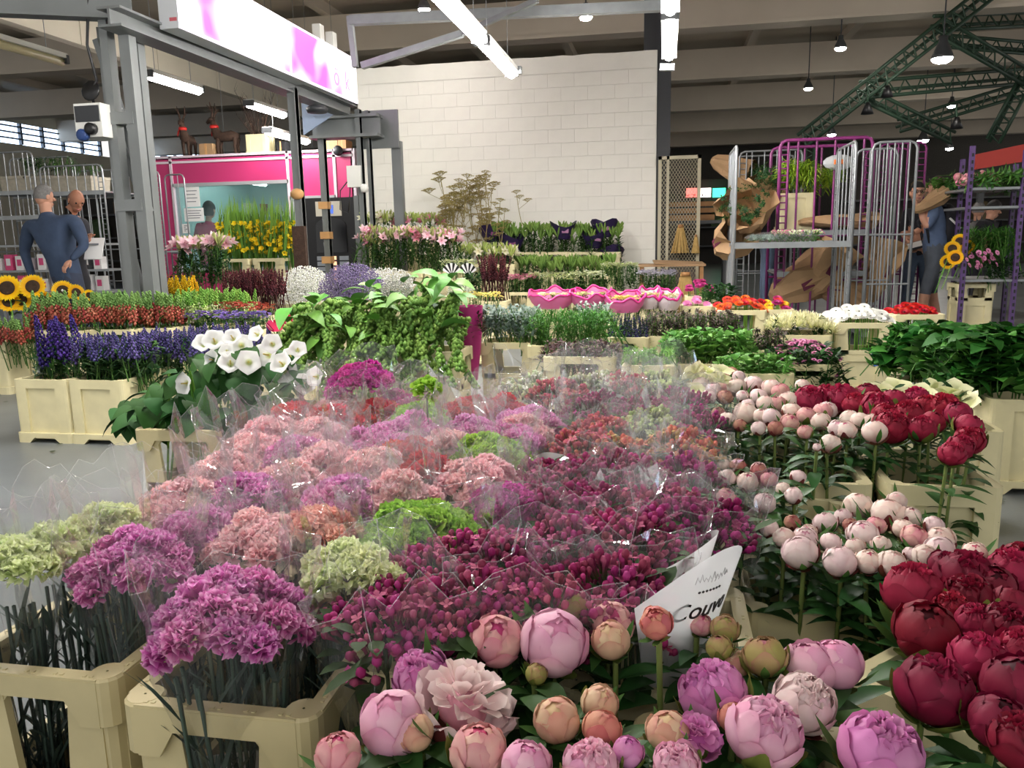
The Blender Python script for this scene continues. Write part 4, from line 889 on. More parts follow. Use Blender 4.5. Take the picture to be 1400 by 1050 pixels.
def alstro(c1_, c2_, seed):
    def f(b):
        rnd = random.Random(seed); b.col = GR; b.tube([(0, 0, -.25), (0, 0, 0)], .003, 4, False)
        for k in range(7):
            a = k*2.4; p = Vector((math.cos(a)*.028, math.sin(a)*.028, rnd.uniform(-.01, .02))); c = c1_ if rnd.random() < .6 else c2_
            for j in range(5): aa = j*1.256; b.leaf(p, (math.cos(aa)*.7, math.sin(aa)*.7, .8), .024, .017, n=2, c0=c2_, c1=c)
        for k in range(8): a = k*2.4+1; b.leaf((0, 0, -.02-.025*k), (math.cos(a), math.sin(a), .5), .07, .014, n=3, c0=GRD, c1=GR)
    return f
ALS = {k: [UM('flower_head', alstro(a, c, i), 'bloom_attr') for i in range(2)] for k, (a, c) in {'white': (L3(240, 240, 226), L3(206, 218, 150)), 'lime': (L3(196, 214, 110), L3(230, 234, 190)), 'pink': (L3(214, 110, 150), L3(232, 170, 186)), 'lilac': (L3(196, 190, 214), L3(220, 216, 226)), 'viol': (L3(128, 104, 180), L3(150, 128, 196)), 'red': (L3(176, 66, 58), L3(196, 104, 84)), 'yellow': (L3(226, 206, 80), L3(232, 222, 150)), 'cream': (L3(238, 230, 190), L3(222, 214, 150))}.items()}
def cloud_mesh(n, sx, sy, sz, cols, r, seed):
    rnd = random.Random(seed); b = MB()
    for k in range(n):
        while True:
            x, y, z = rnd.uniform(-1, 1), rnd.uniform(-1, 1), rnd.uniform(0, 1)
            if x*x*.8+y*y*.8+z*z < 1.05: break
        b.col = cols[rnd.randrange(len(cols))]; b.octa((x*sx, y*sy, z*sz), r*rnd.uniform(.6, 1.3))
    b.col = L3(120, 140, 90)
    for k in range(40):
        x, y = rnd.uniform(-sx, sx)*.9, rnd.uniform(-sy, sy)*.9; b.tube([(x*.4, y*.4, -.3), (x, y, sz*.6)], .0015, 3, False)
    return b.mesh('blossom_cloud', 'bloom_attr', False)
# ---------------------------------------------------------------- placing
def zone(x0, x1, Y, pt, pb, dep):
    m_ = (x0+x1)/2; return aty(x0, (pt+pb)/2, Y).x, aty(x1, (pt+pb)/2, Y).x, Y, Y+dep, aty(m_, pb, Y).z, aty(m_, pt, Y+dep*.4).z
def fill(name, label, units, zn, n, pname=None, group=None, jit=.05, tilt=.15, sc=1, cat='flowers', dome=.0, extra=None):
    x0, x1, y0, y1, zb, zt = zn; cx, cy = (x0+x1)/2, (y0+y1)/2; t = thing(name, label, cat, (cx, cy, max(zb-.25, .06)), group=group); rnd = random.Random(int(abs(cx)*977+cy*131)); oz = max(zb-.25, .06)
    hx, hy = (x1-x0)/2, (y1-y0)/2; cols_ = max(1, round(math.sqrt(n*hx/max(hy, .01)))); rows = max(1, round(n/cols_))
    for i in range(cols_):
        for j in range(rows):
            x = -hx+(i+.5+rnd.uniform(-.4, .4))*2*hx/cols_; y = -hy+(j+.5+rnd.uniform(-.4, .4))*2*hy/rows
            q = (x/hx)**2*.5+(y/hy)**2*.5; u = units[rnd.randrange(len(units))]
            top = max(v.co.z for v in u.vertices) if u.name not in TOP else TOP[u.name]; TOP[u.name] = top
            z = zt-oz-top*sc-dome*q-abs(rnd.gauss(0, jit))*.6
            obj(pname or u.name.split('.')[0], u, t, TRS((x, y, z), (rnd.uniform(-tilt, tilt)-y/hy*tilt, rnd.uniform(-tilt, tilt)+x/hx*tilt, rnd.random()*6.28), sc*rnd.uniform(.88, 1.1)))
    if extra:
        for (u, nm, k) in extra:
            for i in range(k):
                a = rnd.random()*6.28; uu = u[rnd.randrange(len(u))]; x, y = rnd.uniform(-hx, hx)*.95, rnd.uniform(-hy, hy)*.95
                obj(nm, uu, t, TRS((x, y, rnd.uniform(zb+.08, zb+(zt-zb)*.75)-oz), (rnd.uniform(-.4, .4), rnd.uniform(-.4, .4), a), 1))
    return t
TOP = {}
def rowcrates(x0, x1, Y, labels, kind='collar', W=.39, D=.3, z=0, H=None, group=None, m='cream_plastic'):
    n = len(labels); st = (x1-x0)/n
    for i, l in enumerate(labels): crate(x0+st*(i+.5), Y+D/2, l, kind, W=min(W, st*.98), D=D, z=z, H=H, group=group, m=m)
DK = (SPR['dark'], 'sprig', 8)
# R1 lavender buckets and rows
rowcrates(-3.99, -3.22, 4.28, ['cream bucket on the floor under the dark violet delphinium', 'cream bucket on the floor under the blue spikes, with a stamped mark'], 'bucket', D=.29, H=.40)
fill('delphinium_bunch', 'dark violet delphinium bunch at the left in a cream bucket', SPK['delph'], zone(40, 84, 4.4, 430, 515, .2), 9, tilt=.08, extra=[(SPR['silver'], 'sprig', 6), (SPR['dark'], 'sprig', 12)])
fill('lavender_bunch', 'blue-violet spike bunch in the right floor bucket', SPK['lav'], zone(92, 186, 4.34, 452, 515, .22), 46, sc=1.15, extra=[(SPR['dark'], 'sprig', 26)])
fill('lavender_bunch', 'blue-violet spike bunch in the middle of the slanting row', SPK['lav'], zone(160, 262, 4.75, 448, 500, .25), 46, sc=1.15, extra=[DK])
fill('lavender_bunch', 'blue-violet spike bunch at the right end behind the white mallows', SPK['lav'], zone(235, 352, 5.2, 440, 480, .25), 46, sc=1.15, extra=[DK])
rowcrates(-3.68, -3.25, 4.72, ['cream crate behind the right floor bucket'], 'bucket', D=.29, H=.40); rowcrates(-3.6, -2.9, 5.2, ['cream crate under the blue spikes behind the mallows'], 'bucket', D=.29, H=.4)
# R2 snapdragon row
q = [(28, 128, 5.75, 'snapred', 'salmon snapdragon bunch nearest the left edge, under the sunflowers'), (120, 180, 5.85, 'snapred', 'salmon snapdragon bunch in the middle of the left row'), (172, 232, 5.95, 'snapred', 'salmon snapdragon bunch before the lattice column'), (225, 285, 6.1, 'snapwhite', 'pale green snapdragon bunch beside the salmon ones'), (280, 332, 6.4, 'snapwhite', 'pale green snapdragon bunch at the right end of the row')]
for (a, c, Y, k, lb) in q:
    z_ = zone(a, c, Y, 398-(0 if k == 'snapred' else 4), 452, .3); fill('snapdragon_bunch', lb, SPK[k], z_, 34, sc=1.1, jit=.04); crate((z_[0]+z_[1])/2, Y+.13, 'cream crate under the '+lb.split(' bunch')[0]+' bunch '+lb.split('bunch ')[1], W=.4, D=.29)
fill('snapdragon_bunch', 'salmon bunch low at the left edge of the photo', SPK['snapred'], zone(-20, 30, 5.6, 428, 470, .3), 14, sc=1.0)
crate(-5.62, 5.9, 'cream crate at the left photo edge standing on the grey floor', 'bucket', W=.5, D=.34, H=.44)
fill('snapdragon_bunch', 'bright yellow bunch between the lattice column and the lilies', SPK['snapyel'], zone(198, 258, 7.6, 376, 400, .3), 22)
fill('alstroemeria_bunch', 'red and yellow bunch behind the bright yellow one', ALS['red'], zone(196, 235, 8.1, 374, 395, .2), 10)
# sunflowers
for i, (x, y, d_, lb) in enumerate(((10, 394, 34, 'half cut by the left photo edge'), (12, 412, 28, 'lowest at the left photo edge'), (45, 392, 32, 'upper middle one'), (28, 410, 30, 'front one between two others'), (58, 411, 26, 'lower right of the cluster'), (86, 398, 28, 'facing the viewer with a pale spot'), (104, 400, 22, 'turned sideways beside the spotted one'), (122, 404, 16, 'small one at the right end'))):
    Y = 6.5+.03*i; p = aty(x, y, Y); r = d_*7/FPX*.56; t = thing('sunflower', 'yellow sunflower with brown disc, '+lb, 'flower', p, group='sunflowers in front of the two men')
    dv = Vector((.5+.1*math.sin(i*3), -1, .35)) if i not in (6, 7) else Vector((1, -.5, .3)); M = align(dv, (0, 0, 0), r/.085)
    obj('petals', SUNP, t, M); obj('seed_disc', SUND, t, M); obj('stem', gst, t, TRS((0, .02, 0), (0, 0, 0), (1.6, 1.6, p.z-.1)))
    for k in range(2): obj('leaf', PLEAF[k], t, TRS((0, .03, -.12-.08*k), (0, .2, i+2.5*k), 1.4))
    if i == 5:
        b = MB(); b.octa(M @ Vector((0, 0, .02)), .015); part('pale_spot', b, 'white_plastic', t)
# lilies, gladioli, dark red stems at the left centre
z_ = zone(232, 300, 8.2, 318, 385, .3); fill('lily_bunch', 'pale pink open lilies left of the yellow gladioli', LIL['pink'], z_, 16, sc=1.35, extra=[(SPR['dark'], 'sprig', 30)]); crate((z_[0]+z_[1])/2, 8.35, 'cream crate under the pale pink lilies beside the gladioli', W=.4, D=.3, H=.56)
z_ = zone(292, 392, 9.6, 264, 356, .3); fill('gladiolus_bunch', 'tall yellow gladioli with long green blades before the booth', GLAD, z_, 44, sc=1.0, jit=.03, tilt=.12)
zr = aty(340, 354, 9.6).z
rowcrates(z_[0]+.05, z_[1]-.05, 9.55, ['cream crate raised up under the yellow gladioli, left one', 'cream crate raised up under the yellow gladioli, right one'], z=zr-.53, D=.36)
rowcrates(z_[0]+.05, z_[1]-.05, 9.55, ['lower cream bucket carrying the left gladiolus crate', 'lower cream bucket carrying the right gladiolus crate'], 'bucket', D=.34, H=zr-.53)
z_ = zone(302, 374, 7.0, 368, 412, .3); fill('dark_stem_bunch', 'dark wine red stems bundled in front of the gladiolus crate', SPK['twig'], z_, 120, sc=1.15, jit=.02, tilt=.2); crate((z_[0]+z_[1])/2, 7.15, 'cream crate holding the dark wine red stems', W=.42, D=.3)
z_ = zone(250, 352, 5.75, 424, 456, .28); fill('alstroemeria_bunch', 'violet blossoms behind the white mallows', ALS['viol'], z_, 34, extra=[DK]); rowcrates(z_[0], z_[1], 5.75, ['cream crate under the violet blossoms, left one', 'cream crate under the violet blossoms, right one'])
z_ = zone(292, 362, 6.15, 412, 432, .25); fill('alstroemeria_bunch', 'brick red blossoms behind the violet ones', ALS['red'], z_, 26); crate((z_[0]+z_[1])/2, 6.28, 'cream crate under the brick red blossoms', W=.39, D=.28)
# anthurium
def anth(b):
    for k in range(1):
        b.leaf((0, 0, 0), (.3, -.2, .5), .1, .09, nrm=(.2, -1, .3), bend=.1, n=6, c0=L3(196, 30, 84), c1=L3(170, 24, 70), wpos=.35); b.col = L3(236, 200, 200); b.tube([(.005, -.01, .01), (.02, -.03, .07)], [.006, .003], 6)
        b.col = GR; b.tube([(0, 0, -.25), (0, 0, 0)], .004, 4, False)
ANT = UM('anthurium_flower', anth, 'bloom_attr')
z_ = zone(362, 398, 5.0, 428, 466, .2); fill('anthurium_bunch', 'crimson pink anthuriums wrapped in clear film', [ANT], z_, 10, sc=1.0, tilt=.4); crate((z_[0]+z_[1])/2+.02, 5.1, 'cream crate under the anthuriums', W=.28, D=.36)
# gypsophila, limonium
WHT = [L3(244, 244, 238), L3(228, 230, 214), L3(250, 250, 248)]
def cloud(name, lb, zn, cols, n=2200, r=.0075, crate_lb=None, seed=1):
    x0, x1, y0, y1, zb, zt = zn; t = thing(name, lb, 'flowers', ((x0+x1)/2, (y0+y1)/2, zb)); obj('blossom_cloud', cloud_mesh(n, (x1-x0)/2, (y1-y0)/2, zt-zb, cols, r, seed), t, kind='stuff')
    if crate_lb: crate((x0+x1)/2, (y0+y1)/2, crate_lb, W=min(.42, x1-x0), D=.3, H=max(.36, zb+.02) if zb < .7 else .53, z=0 if zb < .7 else zb-.52)
cloud('gypsophila_bunch', 'frothy white cloud of baby breath, left of the lilac one', zone(368, 440, 8.0, 364, 416, .5), WHT, 5200, .0075, 'cream crate under the frothy white baby breath')
cloud('gypsophila_bunch', 'white baby breath peeking out right of the lilac cloud', zone(480, 560, 9.0, 366, 395, .4), WHT, 1800, .009, 'cream crate under the right baby breath')
cloud('limonium_bunch', 'lilac grey cloud of sea lavender above the amaranth', zone(425, 512, 7.4, 360, 412, .5), [L3(132, 120, 160), L3(112, 100, 142), L3(150, 140, 172)], 4600, .0075, 'cream crate under the lilac sea lavender')
cloud('limonium_bunch', 'pale grey-green mist beside the lilac sea lavender', zone(500, 560, 7.3, 384, 414, .4), [L3(168, 170, 160), L3(150, 156, 140)], 1400, .008)
# amaranth
def strand(seed, L):
    def f(b):
        rnd = random.Random(seed)
        pts = [Vector((.02*t*t, 0, .03-.03*(t-1)**2 if t < 1 else .03-L*(t-1)/3)) for t in [i*.4 for i in range(11)]]
        for k in range(110):
            t = rnd.random()*3.4+.4; i = min(9, int(t/.4)); p = pts[i].lerp(pts[i+1], (t/.4) % 1); rr = .024*(1-.12*t); a = rnd.random()*6.28
            b.col = (L3(112, 150, 64), L3(130, 166, 78), L3(94, 132, 56))[k % 3]; b.octa((p.x+rr*math.cos(a), rr*math.sin(a), p.z), rnd.uniform(.011, .017), 1.1)
    return f
STR = [UM('hanging_tassel', strand(i, .28+.05*i), 'bloom_attr', True) for i in range(3)]
AML = UM('leaf', lambda b: b.leaf((0, 0, 0), (1, 0, .4), .17, .085, bend=.55, fold=.25, n=7, wpos=.38), mat('amaranth_leaf', (88, 142, 52), .5, var=.22, hue=.02))
def amar(lb, zn, n, nl, tip):
    x0, x1, y0, y1, zb, zt = zn; t = thing('amaranth_bunch', lb, 'plant', ((x0+x1)/2, (y0+y1)/2, .1)); rnd = random.Random(n)
    for k in range(n):
        x = rnd.uniform(-1, 1)*(x1-x0)/2; y = -rnd.random()**.6*(y1-y0)*.55+(y1-y0)*.12; obj('hanging_tassel', STR[k % 3], t, TRS((x, y, zb+(zt-zb)*rnd.uniform(.4, .75)*(1-.25*abs(x)/(x1-x0))-.1), (0, 0, rnd.uniform(3.6, 5.8)), rnd.uniform(.85, 1.25)))
    for k in range(nl):
        x = rnd.uniform(-1, 1)*(x1-x0)*.46; y = rnd.uniform(-.72, .3)*(y1-y0); obj('leaf', AML, t, TRS((x, y, zb+(zt-zb)*(rnd.uniform(.35, .85)+tip*.3*x/(x1-x0))-.1), (rnd.uniform(-.5, .5), rnd.uniform(-.6, .7), rnd.uniform(-3.6, .5)), rnd.uniform(.8, 1.2)))
    for k in range(14):
        x = rnd.uniform(-.4, .4)*(x1-x0); obj('stem', gst, t, TRS((x, 0, zb+(zt-zb)*.6-.1), (rnd.uniform(-.1, .1), -x*.4, 0), (1, 1, .6)))
amar('green hanging amaranth filling the left part of its crates', zone(395, 520, 4.55, 385, 500, .45), 44, 50, .1)
amar('green hanging amaranth with tall leaves at the right, touching the magenta wrap', zone(505, 628, 4.6, 362, 500, .45), 38, 56, .3)
rowcrates(-2.0, -1.2, 4.66, ['cream crate under the left amaranth', 'cream crate under the right amaranth, showing its rim'])
# white mallow
def mallow(b):
    n = 15; prof = [(.002, -.03), (.008, -.02), (.016, -.005), (.028, .008), (.042, .014), (.047, .012)]; vs = []; fs = []; cs = []
    for i, (r_, z) in enumerate(prof):
        for j in range(n): a = 6.283*j/n; rr = r_*(1+.1*math.cos(a*5)*(i/5)); vs.append((rr*math.cos(a), rr*math.sin(a), z+.004*math.sin(a*10)*(i/5))); cs.append(L3(206, 214, 150) if i < 2 else L3(246, 246, 244))
    for i in range(5):
        for j in range(n): a, c = i*n+j, i*n+(j+1) % n; fs.append((a, c, c+n, a+n))
    b.add(vs, fs, cs); b.col = L3(224, 206, 120); b.tube([(0, 0, -.01), (0, 0, .02)], [.004, .003], 5)
MAL = UM('white_blossom', mallow, 'bloom_attr')
MLF = UM('leaf', lambda b: b.leaf((0, 0, 0), (1, 0, .3), .13, .11, bend=.5, fold=.2, n=6, wpos=.36), mat('mallow_leaf', (36, 78, 28), .65, spec=.2, var=.25, hue=.015))
p = atz(250, 590, .53); t = thing('mallow_bunch', 'dark leafy plant with white trumpet flowers in a crate', 'plant', (p.x, p.y+.15, .1)); rnd = random.Random(5)
for (x, y, s_) in ((293, 466, 1.1), (278, 470, 1.0), (318, 462, .9), (330, 472, 1.1), (351, 457, .8), (291, 492, 1.0), (315, 496, 1.1), (340, 495, 1.1), (253, 524, 1.1), (365, 485, 1.2), (388, 507, 1.3), (398, 488, .9), (407, 478, .8), (416, 525, 1.0), (432, 515, .9), (385, 497, 1.0), (372, 470, .9), (310, 480, .7)):
    q = aty(x, y, p.y-.02+rnd.uniform(-.08, .08)-.0006*(x-300)); obj('white_blossom', MAL, t, align((rnd.uniform(-.4, .6), -.9, rnd.uniform(.1, .9)), Vector(q)-t.location, s_*.8))
for k in range(190):
    x = 172+245*rnd.random(); tp = 560-(x-172)*.72 if x < 290 else 474; bt_ = 582 if x < 330 else 582-(x-330)*.25; y = tp+(bt_-tp)*rnd.random()
    q = aty(x, min(y, 588), p.y+.15+rnd.uniform(-.16, .2)-.0006*(x-300)); obj('leaf', MLF, t, TRS(Vector(q)-t.location, (rnd.uniform(-.5, .5), rnd.uniform(.1, 1.0), rnd.uniform(-2.9, -.2)), rnd.uniform(.6, .95)))
for k in range(16): obj('stem', gst, t, TRS((rnd.uniform(-.15, .5), rnd.uniform(-.1, .1), .62), (rnd.uniform(-.2, .2), rnd.uniform(-.1, .3), 0), (1, 1, .6)))
crate((atz(193, 588, .53).x+atz(312, 588, .53).x)/2, p.y+.15, 'cream open-sided crate under the white trumpet flowers', W=.37, D=.29, m='cream_plastic_b')
# R9 .. R14 foliage block
def fol(lb, kind, zn, n, crate_lbs=None, name='foliage_bunch', sc=1, jit=.04, ck='collar', cat='plant', **k):
    t = fill(name, lb, SPR[kind], zn, n, sc=sc, jit=jit, cat=cat, tilt=.3, **k)
    if crate_lbs: rowcrates(zn[0], zn[1], zn[2], crate_lbs, ck, D=.3, H=max(.3, min(.53, zn[4]+.03)))
    return t
fol('silvery grey-green leafy bunch in the middle', 'silver', zone(655, 732, 5.1, 416, 470, .3), 60, ['cream crate under the silvery leaves'], sc=1.05)
fol('fine bright green feathery bunch right of the silvery one', 'fern', zone(722, 832, 5.0, 422, 480, .35), 90, ['cream crate under the feathery green, left', 'cream crate under the feathery green, right'], sc=1.1)
fol('brownish burgundy foliage in front of the feathery green', 'burg', zone(742, 842, 4.5, 466, 496, .3), 60, ['cream crate under the burgundy foliage'])
z_ = zone(832, 886, 5.4, 430, 462, .28); fill('veronica_bunch', 'dark blue veronica spikes in a cream crate', SPK['vero'], z_, 34); rowcrates(z_[0], z_[1], 5.38, ['cream crate under the dark blue veronica'])
fol('dark brown-grey foliage mass right of the veronica', 'brown', zone(884, 1012, 5.45, 424, 462, .35), 110, ['cream crate under the dark foliage, left', 'cream crate under the dark foliage, right'])
fol('light green round-leaved bunch behind the pale peonies', 'round', zone(912, 1030, 4.55, 450, 506, .35), 64, ['cream crate under the round leaves'], sc=1.0)
fol('small light green round-leaved tuft right in front', 'round', zone(985, 1085, 4.1, 484, 520, .25), 40, ['cream crate under the small round-leaved tuft'], sc=.9)
fol('mossy bright green cushion before the round leaves', 'moss', zone(852, 922, 4.2, 474, 495, .25), 50, ['cream crate under the mossy cushion'])
fol('dark foliage right of the round leaves, under the gerberas', 'brown', zone(1012, 1075, 5.3, 448, 486, .3), 40, ['cream crate under the right dark foliage'])
fol('grey-green leaves beside the pink wraps', 'silver', zone(785, 832, 6.2, 412, 436, .3), 26, ['cream crate under the grey-green leaves'])
# magenta sleeve with dark statice
z_ = zone(618, 656, 4.95, 418, 480, .2); fill('statice_bunch', 'brownish pink dried bunch in a magenta sleeve', SPR['burg'], (z_[0], z_[1], z_[2], z_[3], z_[4]+.1, z_[5]), 26)
t = thing('flower_sleeve', 'magenta plastic sleeve right of the amaranth', 'wrapping', ((z_[0]+z_[1])/2, 5.03, .3)); b = MB(); b.lathe([(.05, 0), (.085, .3), (.095, .48)], 16, cap=False); part('sheet', b, mat('magenta_film', (176, 40, 120), .35), t, True)
fol('small dark green tuft between amaranth and carnations', 'dark', zone(385, 420, 5.3, 420, 450, .25), 12)
# gerberas: every one a thing
def gerbs(kinds, x0, x1, yt, yb, Y, dep, n, label, group, crate_lbs, r=.045, H=None):
    zn = zone(x0, x1, Y, yt, yb, dep); rnd = random.Random(n+x0); zt = zn[5]
    c_ = max(2, round(math.sqrt(n*(zn[1]-zn[0])/dep))); rw = max(1, round(n/c_))
    for i in range(c_):
        for j in range(rw):
            x = zn[0]+(i+.5+rnd.uniform(-.25, .25))*(zn[1]-zn[0])/c_; y = Y+(j+.5+rnd.uniform(-.25, .25))*dep/rw; k = kinds[rnd.randrange(len(kinds))]; z = zt-.02-abs(i/(c_-1)-.5)**2*.2-.05*(1-(j+.5)/rw)+rnd.uniform(-.015, .01)
            t = thing('gerbera', '%s gerbera in the %s bunch, %s row, %s' % (k, label, ('front', 'second', 'third', 'fourth', 'fifth', 'sixth')[j] if j < rw-1 or rw == 1 else 'back', ORD[i]), 'flower', (x, y, z), group=group); M = align(((x-(zn[0]+zn[1])/2)*1.6, -.5, 1), (0, 0, 0), r/.045)
            obj('bloom', GER[k], t, M); obj('stem', gst, t, TRS((0, 0, 0), (0, 0, 0), (1, 1, z-.12)))
    if crate_lbs: rowcrates(zn[0], zn[1], Y-.01, crate_lbs, D=dep+.02, H=H or min(.55, zn[4]+.02))
gerbs(['white'], 1136, 1228, 418, 440, 6.3, .3, 30, 'dense white', 'white gerberas', ['cream open-sided crate with a blue tag under the white gerberas'], r=.05, H=.53)
gerbs(['red'], 1222, 1292, 413, 434, 7.0, .3, 24, 'pure red', 'red gerberas', ['cream crate under the red gerberas'])
gerbs(['orange', 'scarlet', 'scarlet'], 980, 1050, 404, 428, 7.15, .3, 26, 'orange-scarlet', 'orange and scarlet gerberas', ['cream crate under the orange and scarlet gerberas'])
gerbs(['yellow', 'magenta', 'scarlet'], 1046, 1085, 404, 426, 7.2, .28, 12, 'small mixed', 'small mixed gerberas', ['cream crate under the small mixed gerberas'])
gerbs(['pink'], 932, 974, 404, 422, 7.6, .25, 10, 'pale pink', 'pink gerberas', ['cream crate under the pink gerberas'])
gerbs(['magenta'], 938, 978, 382, 398, 8.8, .25, 12, 'deep magenta', 'magenta gerberas', ['cream crate under the magenta gerberas'])
b = MB(); b.box((0, 0, 0), (.06, .004, .1), Euler((0, R(-12), 0)).to_matrix()); tg = one('price_tag', b, mat('tag_blue', (44, 92, 168), .4), 'blue tag with white print clipped to the white gerbera crate', 'tag', loc=tuple(aty(1199, 491, 6.26)))
for k in range(3):
    b = MB(); b.box((0, -.003, .022-.02*k), (.036, .001, .008), Euler((0, R(-12), 0)).to_matrix()); part('print_line', b, 'paper', tg)
fol('bright green leaves left of the gerbera bunch', 'dark', zone(962, 1005, 8.0, 386, 408, .25), 14, ['cream crate under the bright green leaves'])
# spider chrysanthemums, pink buttons
z_ = zone(1056, 1142, 6.2, 424, 456, .35); fill('chrysanthemum_bunch', 'creamy white spider chrysanthemums left of the white gerberas', [MUM], z_, 100, dome=.1, jit=.02, sc=1.3, extra=[(SPR['dark'], 'sprig', 8)]); rowcrates(z_[0], z_[1], 6.2, ['cream crate under the spider chrysanthemums'], D=.35, H=.45)
fill('chrysanthemum_bunch', 'small white blossoms right of the white gerbera crate', [MUM], zone(1216, 1232, 6.6, 440, 460, .2), 6, sc=.9)
z_ = zone(1046, 1160, 5.1, 464, 514, .4); t = fill('chrysanthemum_bunch', 'rounded mound of small pink dark-eyed chrysanthemums', [BUT], z_, 100, dome=.24, jit=.01, sc=1.0, tilt=.35, extra=[(SPR['dark'], 'sprig', 70)]); rowcrates(z_[0]+.05, z_[1]-.05, 5.12, ['cream crate under the pink dark-eyed chrysanthemums'], D=.36, H=.40)
# ivy-like leaves at the right
fol('dense dark green maple-leaved bunch behind, right of the gerberas', 'ivy', zone(1240, 1330, 4.6, 444, 535, .4), 56, ['cream crate under the rear maple leaves'], sc=1.1, jit=.08)
fol('dense dark green maple-leaved bunch at the right photo edge, in front', 'ivy', zone(1310, 1440, 3.9, 448, 565, .5), 80, None, sc=1.1, jit=.08)
cx = aty(1345, 600, 3.92).x; crate(cx+.24, 4.1, 'tall cream bucket on the floor at the right photo edge', 'bucket', W=.46, D=.4, H=.44)
# creamy arum-like blossoms in clear wrap
def creamf(b):
    for k in range(5): a = k*1.256; b.leaf((0, 0, 0), (math.cos(a), math.sin(a), .55), .07, .06, bend=.25, n=4, c0=L3(214, 220, 150), c1=L3(240, 236, 200))
CRM = UM('cream_blossom', creamf, 'bloom_attr')
z_ = zone(1208, 1335, 3.35, 534, 570, .25); fill('cream_flower_bunch', 'large cream blossoms in clear wrap behind the rear crimson peonies', [CRM], z_, 18, sc=1.2, tilt=.5, extra=[(SPR['dark'], 'sprig', 10)]); crate((z_[0]+z_[1])/2+.1, 3.48, 'cream bucket under the large cream blossoms', 'bucket', W=.36, D=.28, H=.42)
z_ = zone(948, 1000, 2.95, 505, 530, .2); fill('cream_flower_bunch', 'pale yellow blossoms at the back of the pale peonies', [CRM], z_, 7, sc=.8, tilt=.5)
# magenta wrapped trays
WRAPL = ['magenta edged wrap holding small flowers, leftmost of the row', 'magenta edged wrap with pale blooms, second from left', 'magenta edged wrap with yellow-green flowers, middle of the row', 'white wrap with magenta edge, second from right', 'white wrap with magenta edge, rightmost of the row']
film('wrap_pink', tint=(.9, .4, .65), veil=.55, veilcol=(.75, .1, .35))
for i, (x0, x1, py) in enumerate(((722, 782, 404), (778, 832, 403), (826, 880, 409), (870, 905, 404), (895, 932, 406))):
    Y = 7.4-(.2 if i == 2 else 0); pA = aty((x0+x1)/2, py+10, Y); hw = (aty(x1, py, Y).x-aty(x0, py, Y).x)/2; t = thing('wrapped_bouquet', WRAPL[i], 'flowers', (pA.x, Y+.15, pA.z))
    b = MB(); n = 40
    vs = []; fs = []
    for k, (q, z) in enumerate(((.7, -.06), (.95, .0), (1.04, .05), (1.08, .08))):
        for j in range(n): a = 6.283*j/n; vs.append((hw*q*math.cos(a), .2*q*math.sin(a), z+(.018*math.sin(5*a+i)+.012*math.sin(9*a))*(k/3)+(.03*math.sin(a) if k > 1 else 0)))
    for k in range(3):
        for j in range(n): a, c = k*n+j, k*n+(j+1) % n; fs.append((a, c, c+n, a+n))
    b.add(vs, fs); part('wrap', b, mat('wrap_white', (232, 216, 224), .45) if i > 2 else mat('wrap_pale', (218, 108, 164), .45), t, True)
    b = MB(); b.tube([(hw*1.08*math.cos(6.283*j/n), .216*math.sin(6.283*j/n), .08+.018*math.sin(5*6.283*j/n+i)+.012*math.sin(9*6.283*j/n)+.03*math.sin(6.283*j/n)) for j in range(n+1)], .011, 5); part('magenta_edge', b, mat('wrap_mag', (206, 44, 130), .4), t, True)
    for k in range(26):
        o = obj('blossom', (ALS['yellow'] if i == 2 else ALS['cream'] if i != 1 else ALS['lime'])[k % 2], t, TRS((U(-.7, .7)*hw, U(-.12, .12), .06), (U(-.3, .3), U(-.3, .3), k), .8))
    crate(pA.x, Y+.15, 'cream crate carrying the '+WRAPL[i].split(',')[0]+['', ' beside it', ' in the middle', ' near the right', ' at the right end'][i], 'bucket', W=min(.4, hw*1.9), D=.3, H=.42)
# ================================================================ FLOWERS AGAINST THE WHITE WALL
def stack(x, Y, z, lb, W=.4, D=.34):
    """crate whose rim is at z, standing on a lower bucket"""
    h = max(.1, z-.53); crate(x, Y, lb, W=W, D=D, z=h); crate(x, Y, 'bucket underneath the '+lb, 'bucket', W=W, D=D-.02, H=h)
def tier(name, lbs, units, x0, x1, Y, pt, pb, n, cl, sc=1.3, dep=.35, jit=.12, **k):
    m_ = len(lbs)
    for i, lb in enumerate(lbs):
        zn = zone(x0+(x1-x0)*i/m_, x0+(x1-x0)*(i+1)/m_, Y, pt, pb, dep); fill(name, lb, units, zn, n, sc=sc, jit=jit, **k)
        if cl: stack((zn[0]+zn[1])/2, Y+dep/2, max(.66, zn[4]), cl[i], W=min(.42, zn[1]-zn[0]))
tier('lily_bunch', ['pink lilies in the lower tier, left by the sign post', 'pink lilies in the lower tier, middle', 'pink lilies in the lower tier, right'], LIL['pink']+LIL['budpink'], 488, 622, 10.6, 306, 372, 20, ['cream crate under the left lower lilies', 'cream crate under the middle lower lilies', 'cream crate under the right lower lilies'], extra=[(SPR['dark'], 'sprig', 14)], tilt=.25)
tier('lily_bunch', ['pale lily buds and blooms in the upper tier, left', 'pale lily buds and blooms in the upper tier, right'], LIL['budpink']+LIL['white'], 490, 600, 11.5, 288, 330, 20, ['cream crate under the left upper lilies', 'cream crate under the right upper lilies'])
tier('lily_bunch', ['white lily buds right of the pink lilies', 'white lily buds under the dried dill'], LIL['white'], 626, 702, 10.9, 330, 362, 12, ['cream crate under the white lily buds', 'cream crate under the buds below the dill'])
PW = ['leftmost', 'second from left', 'middle', 'second from right', 'rightmost']
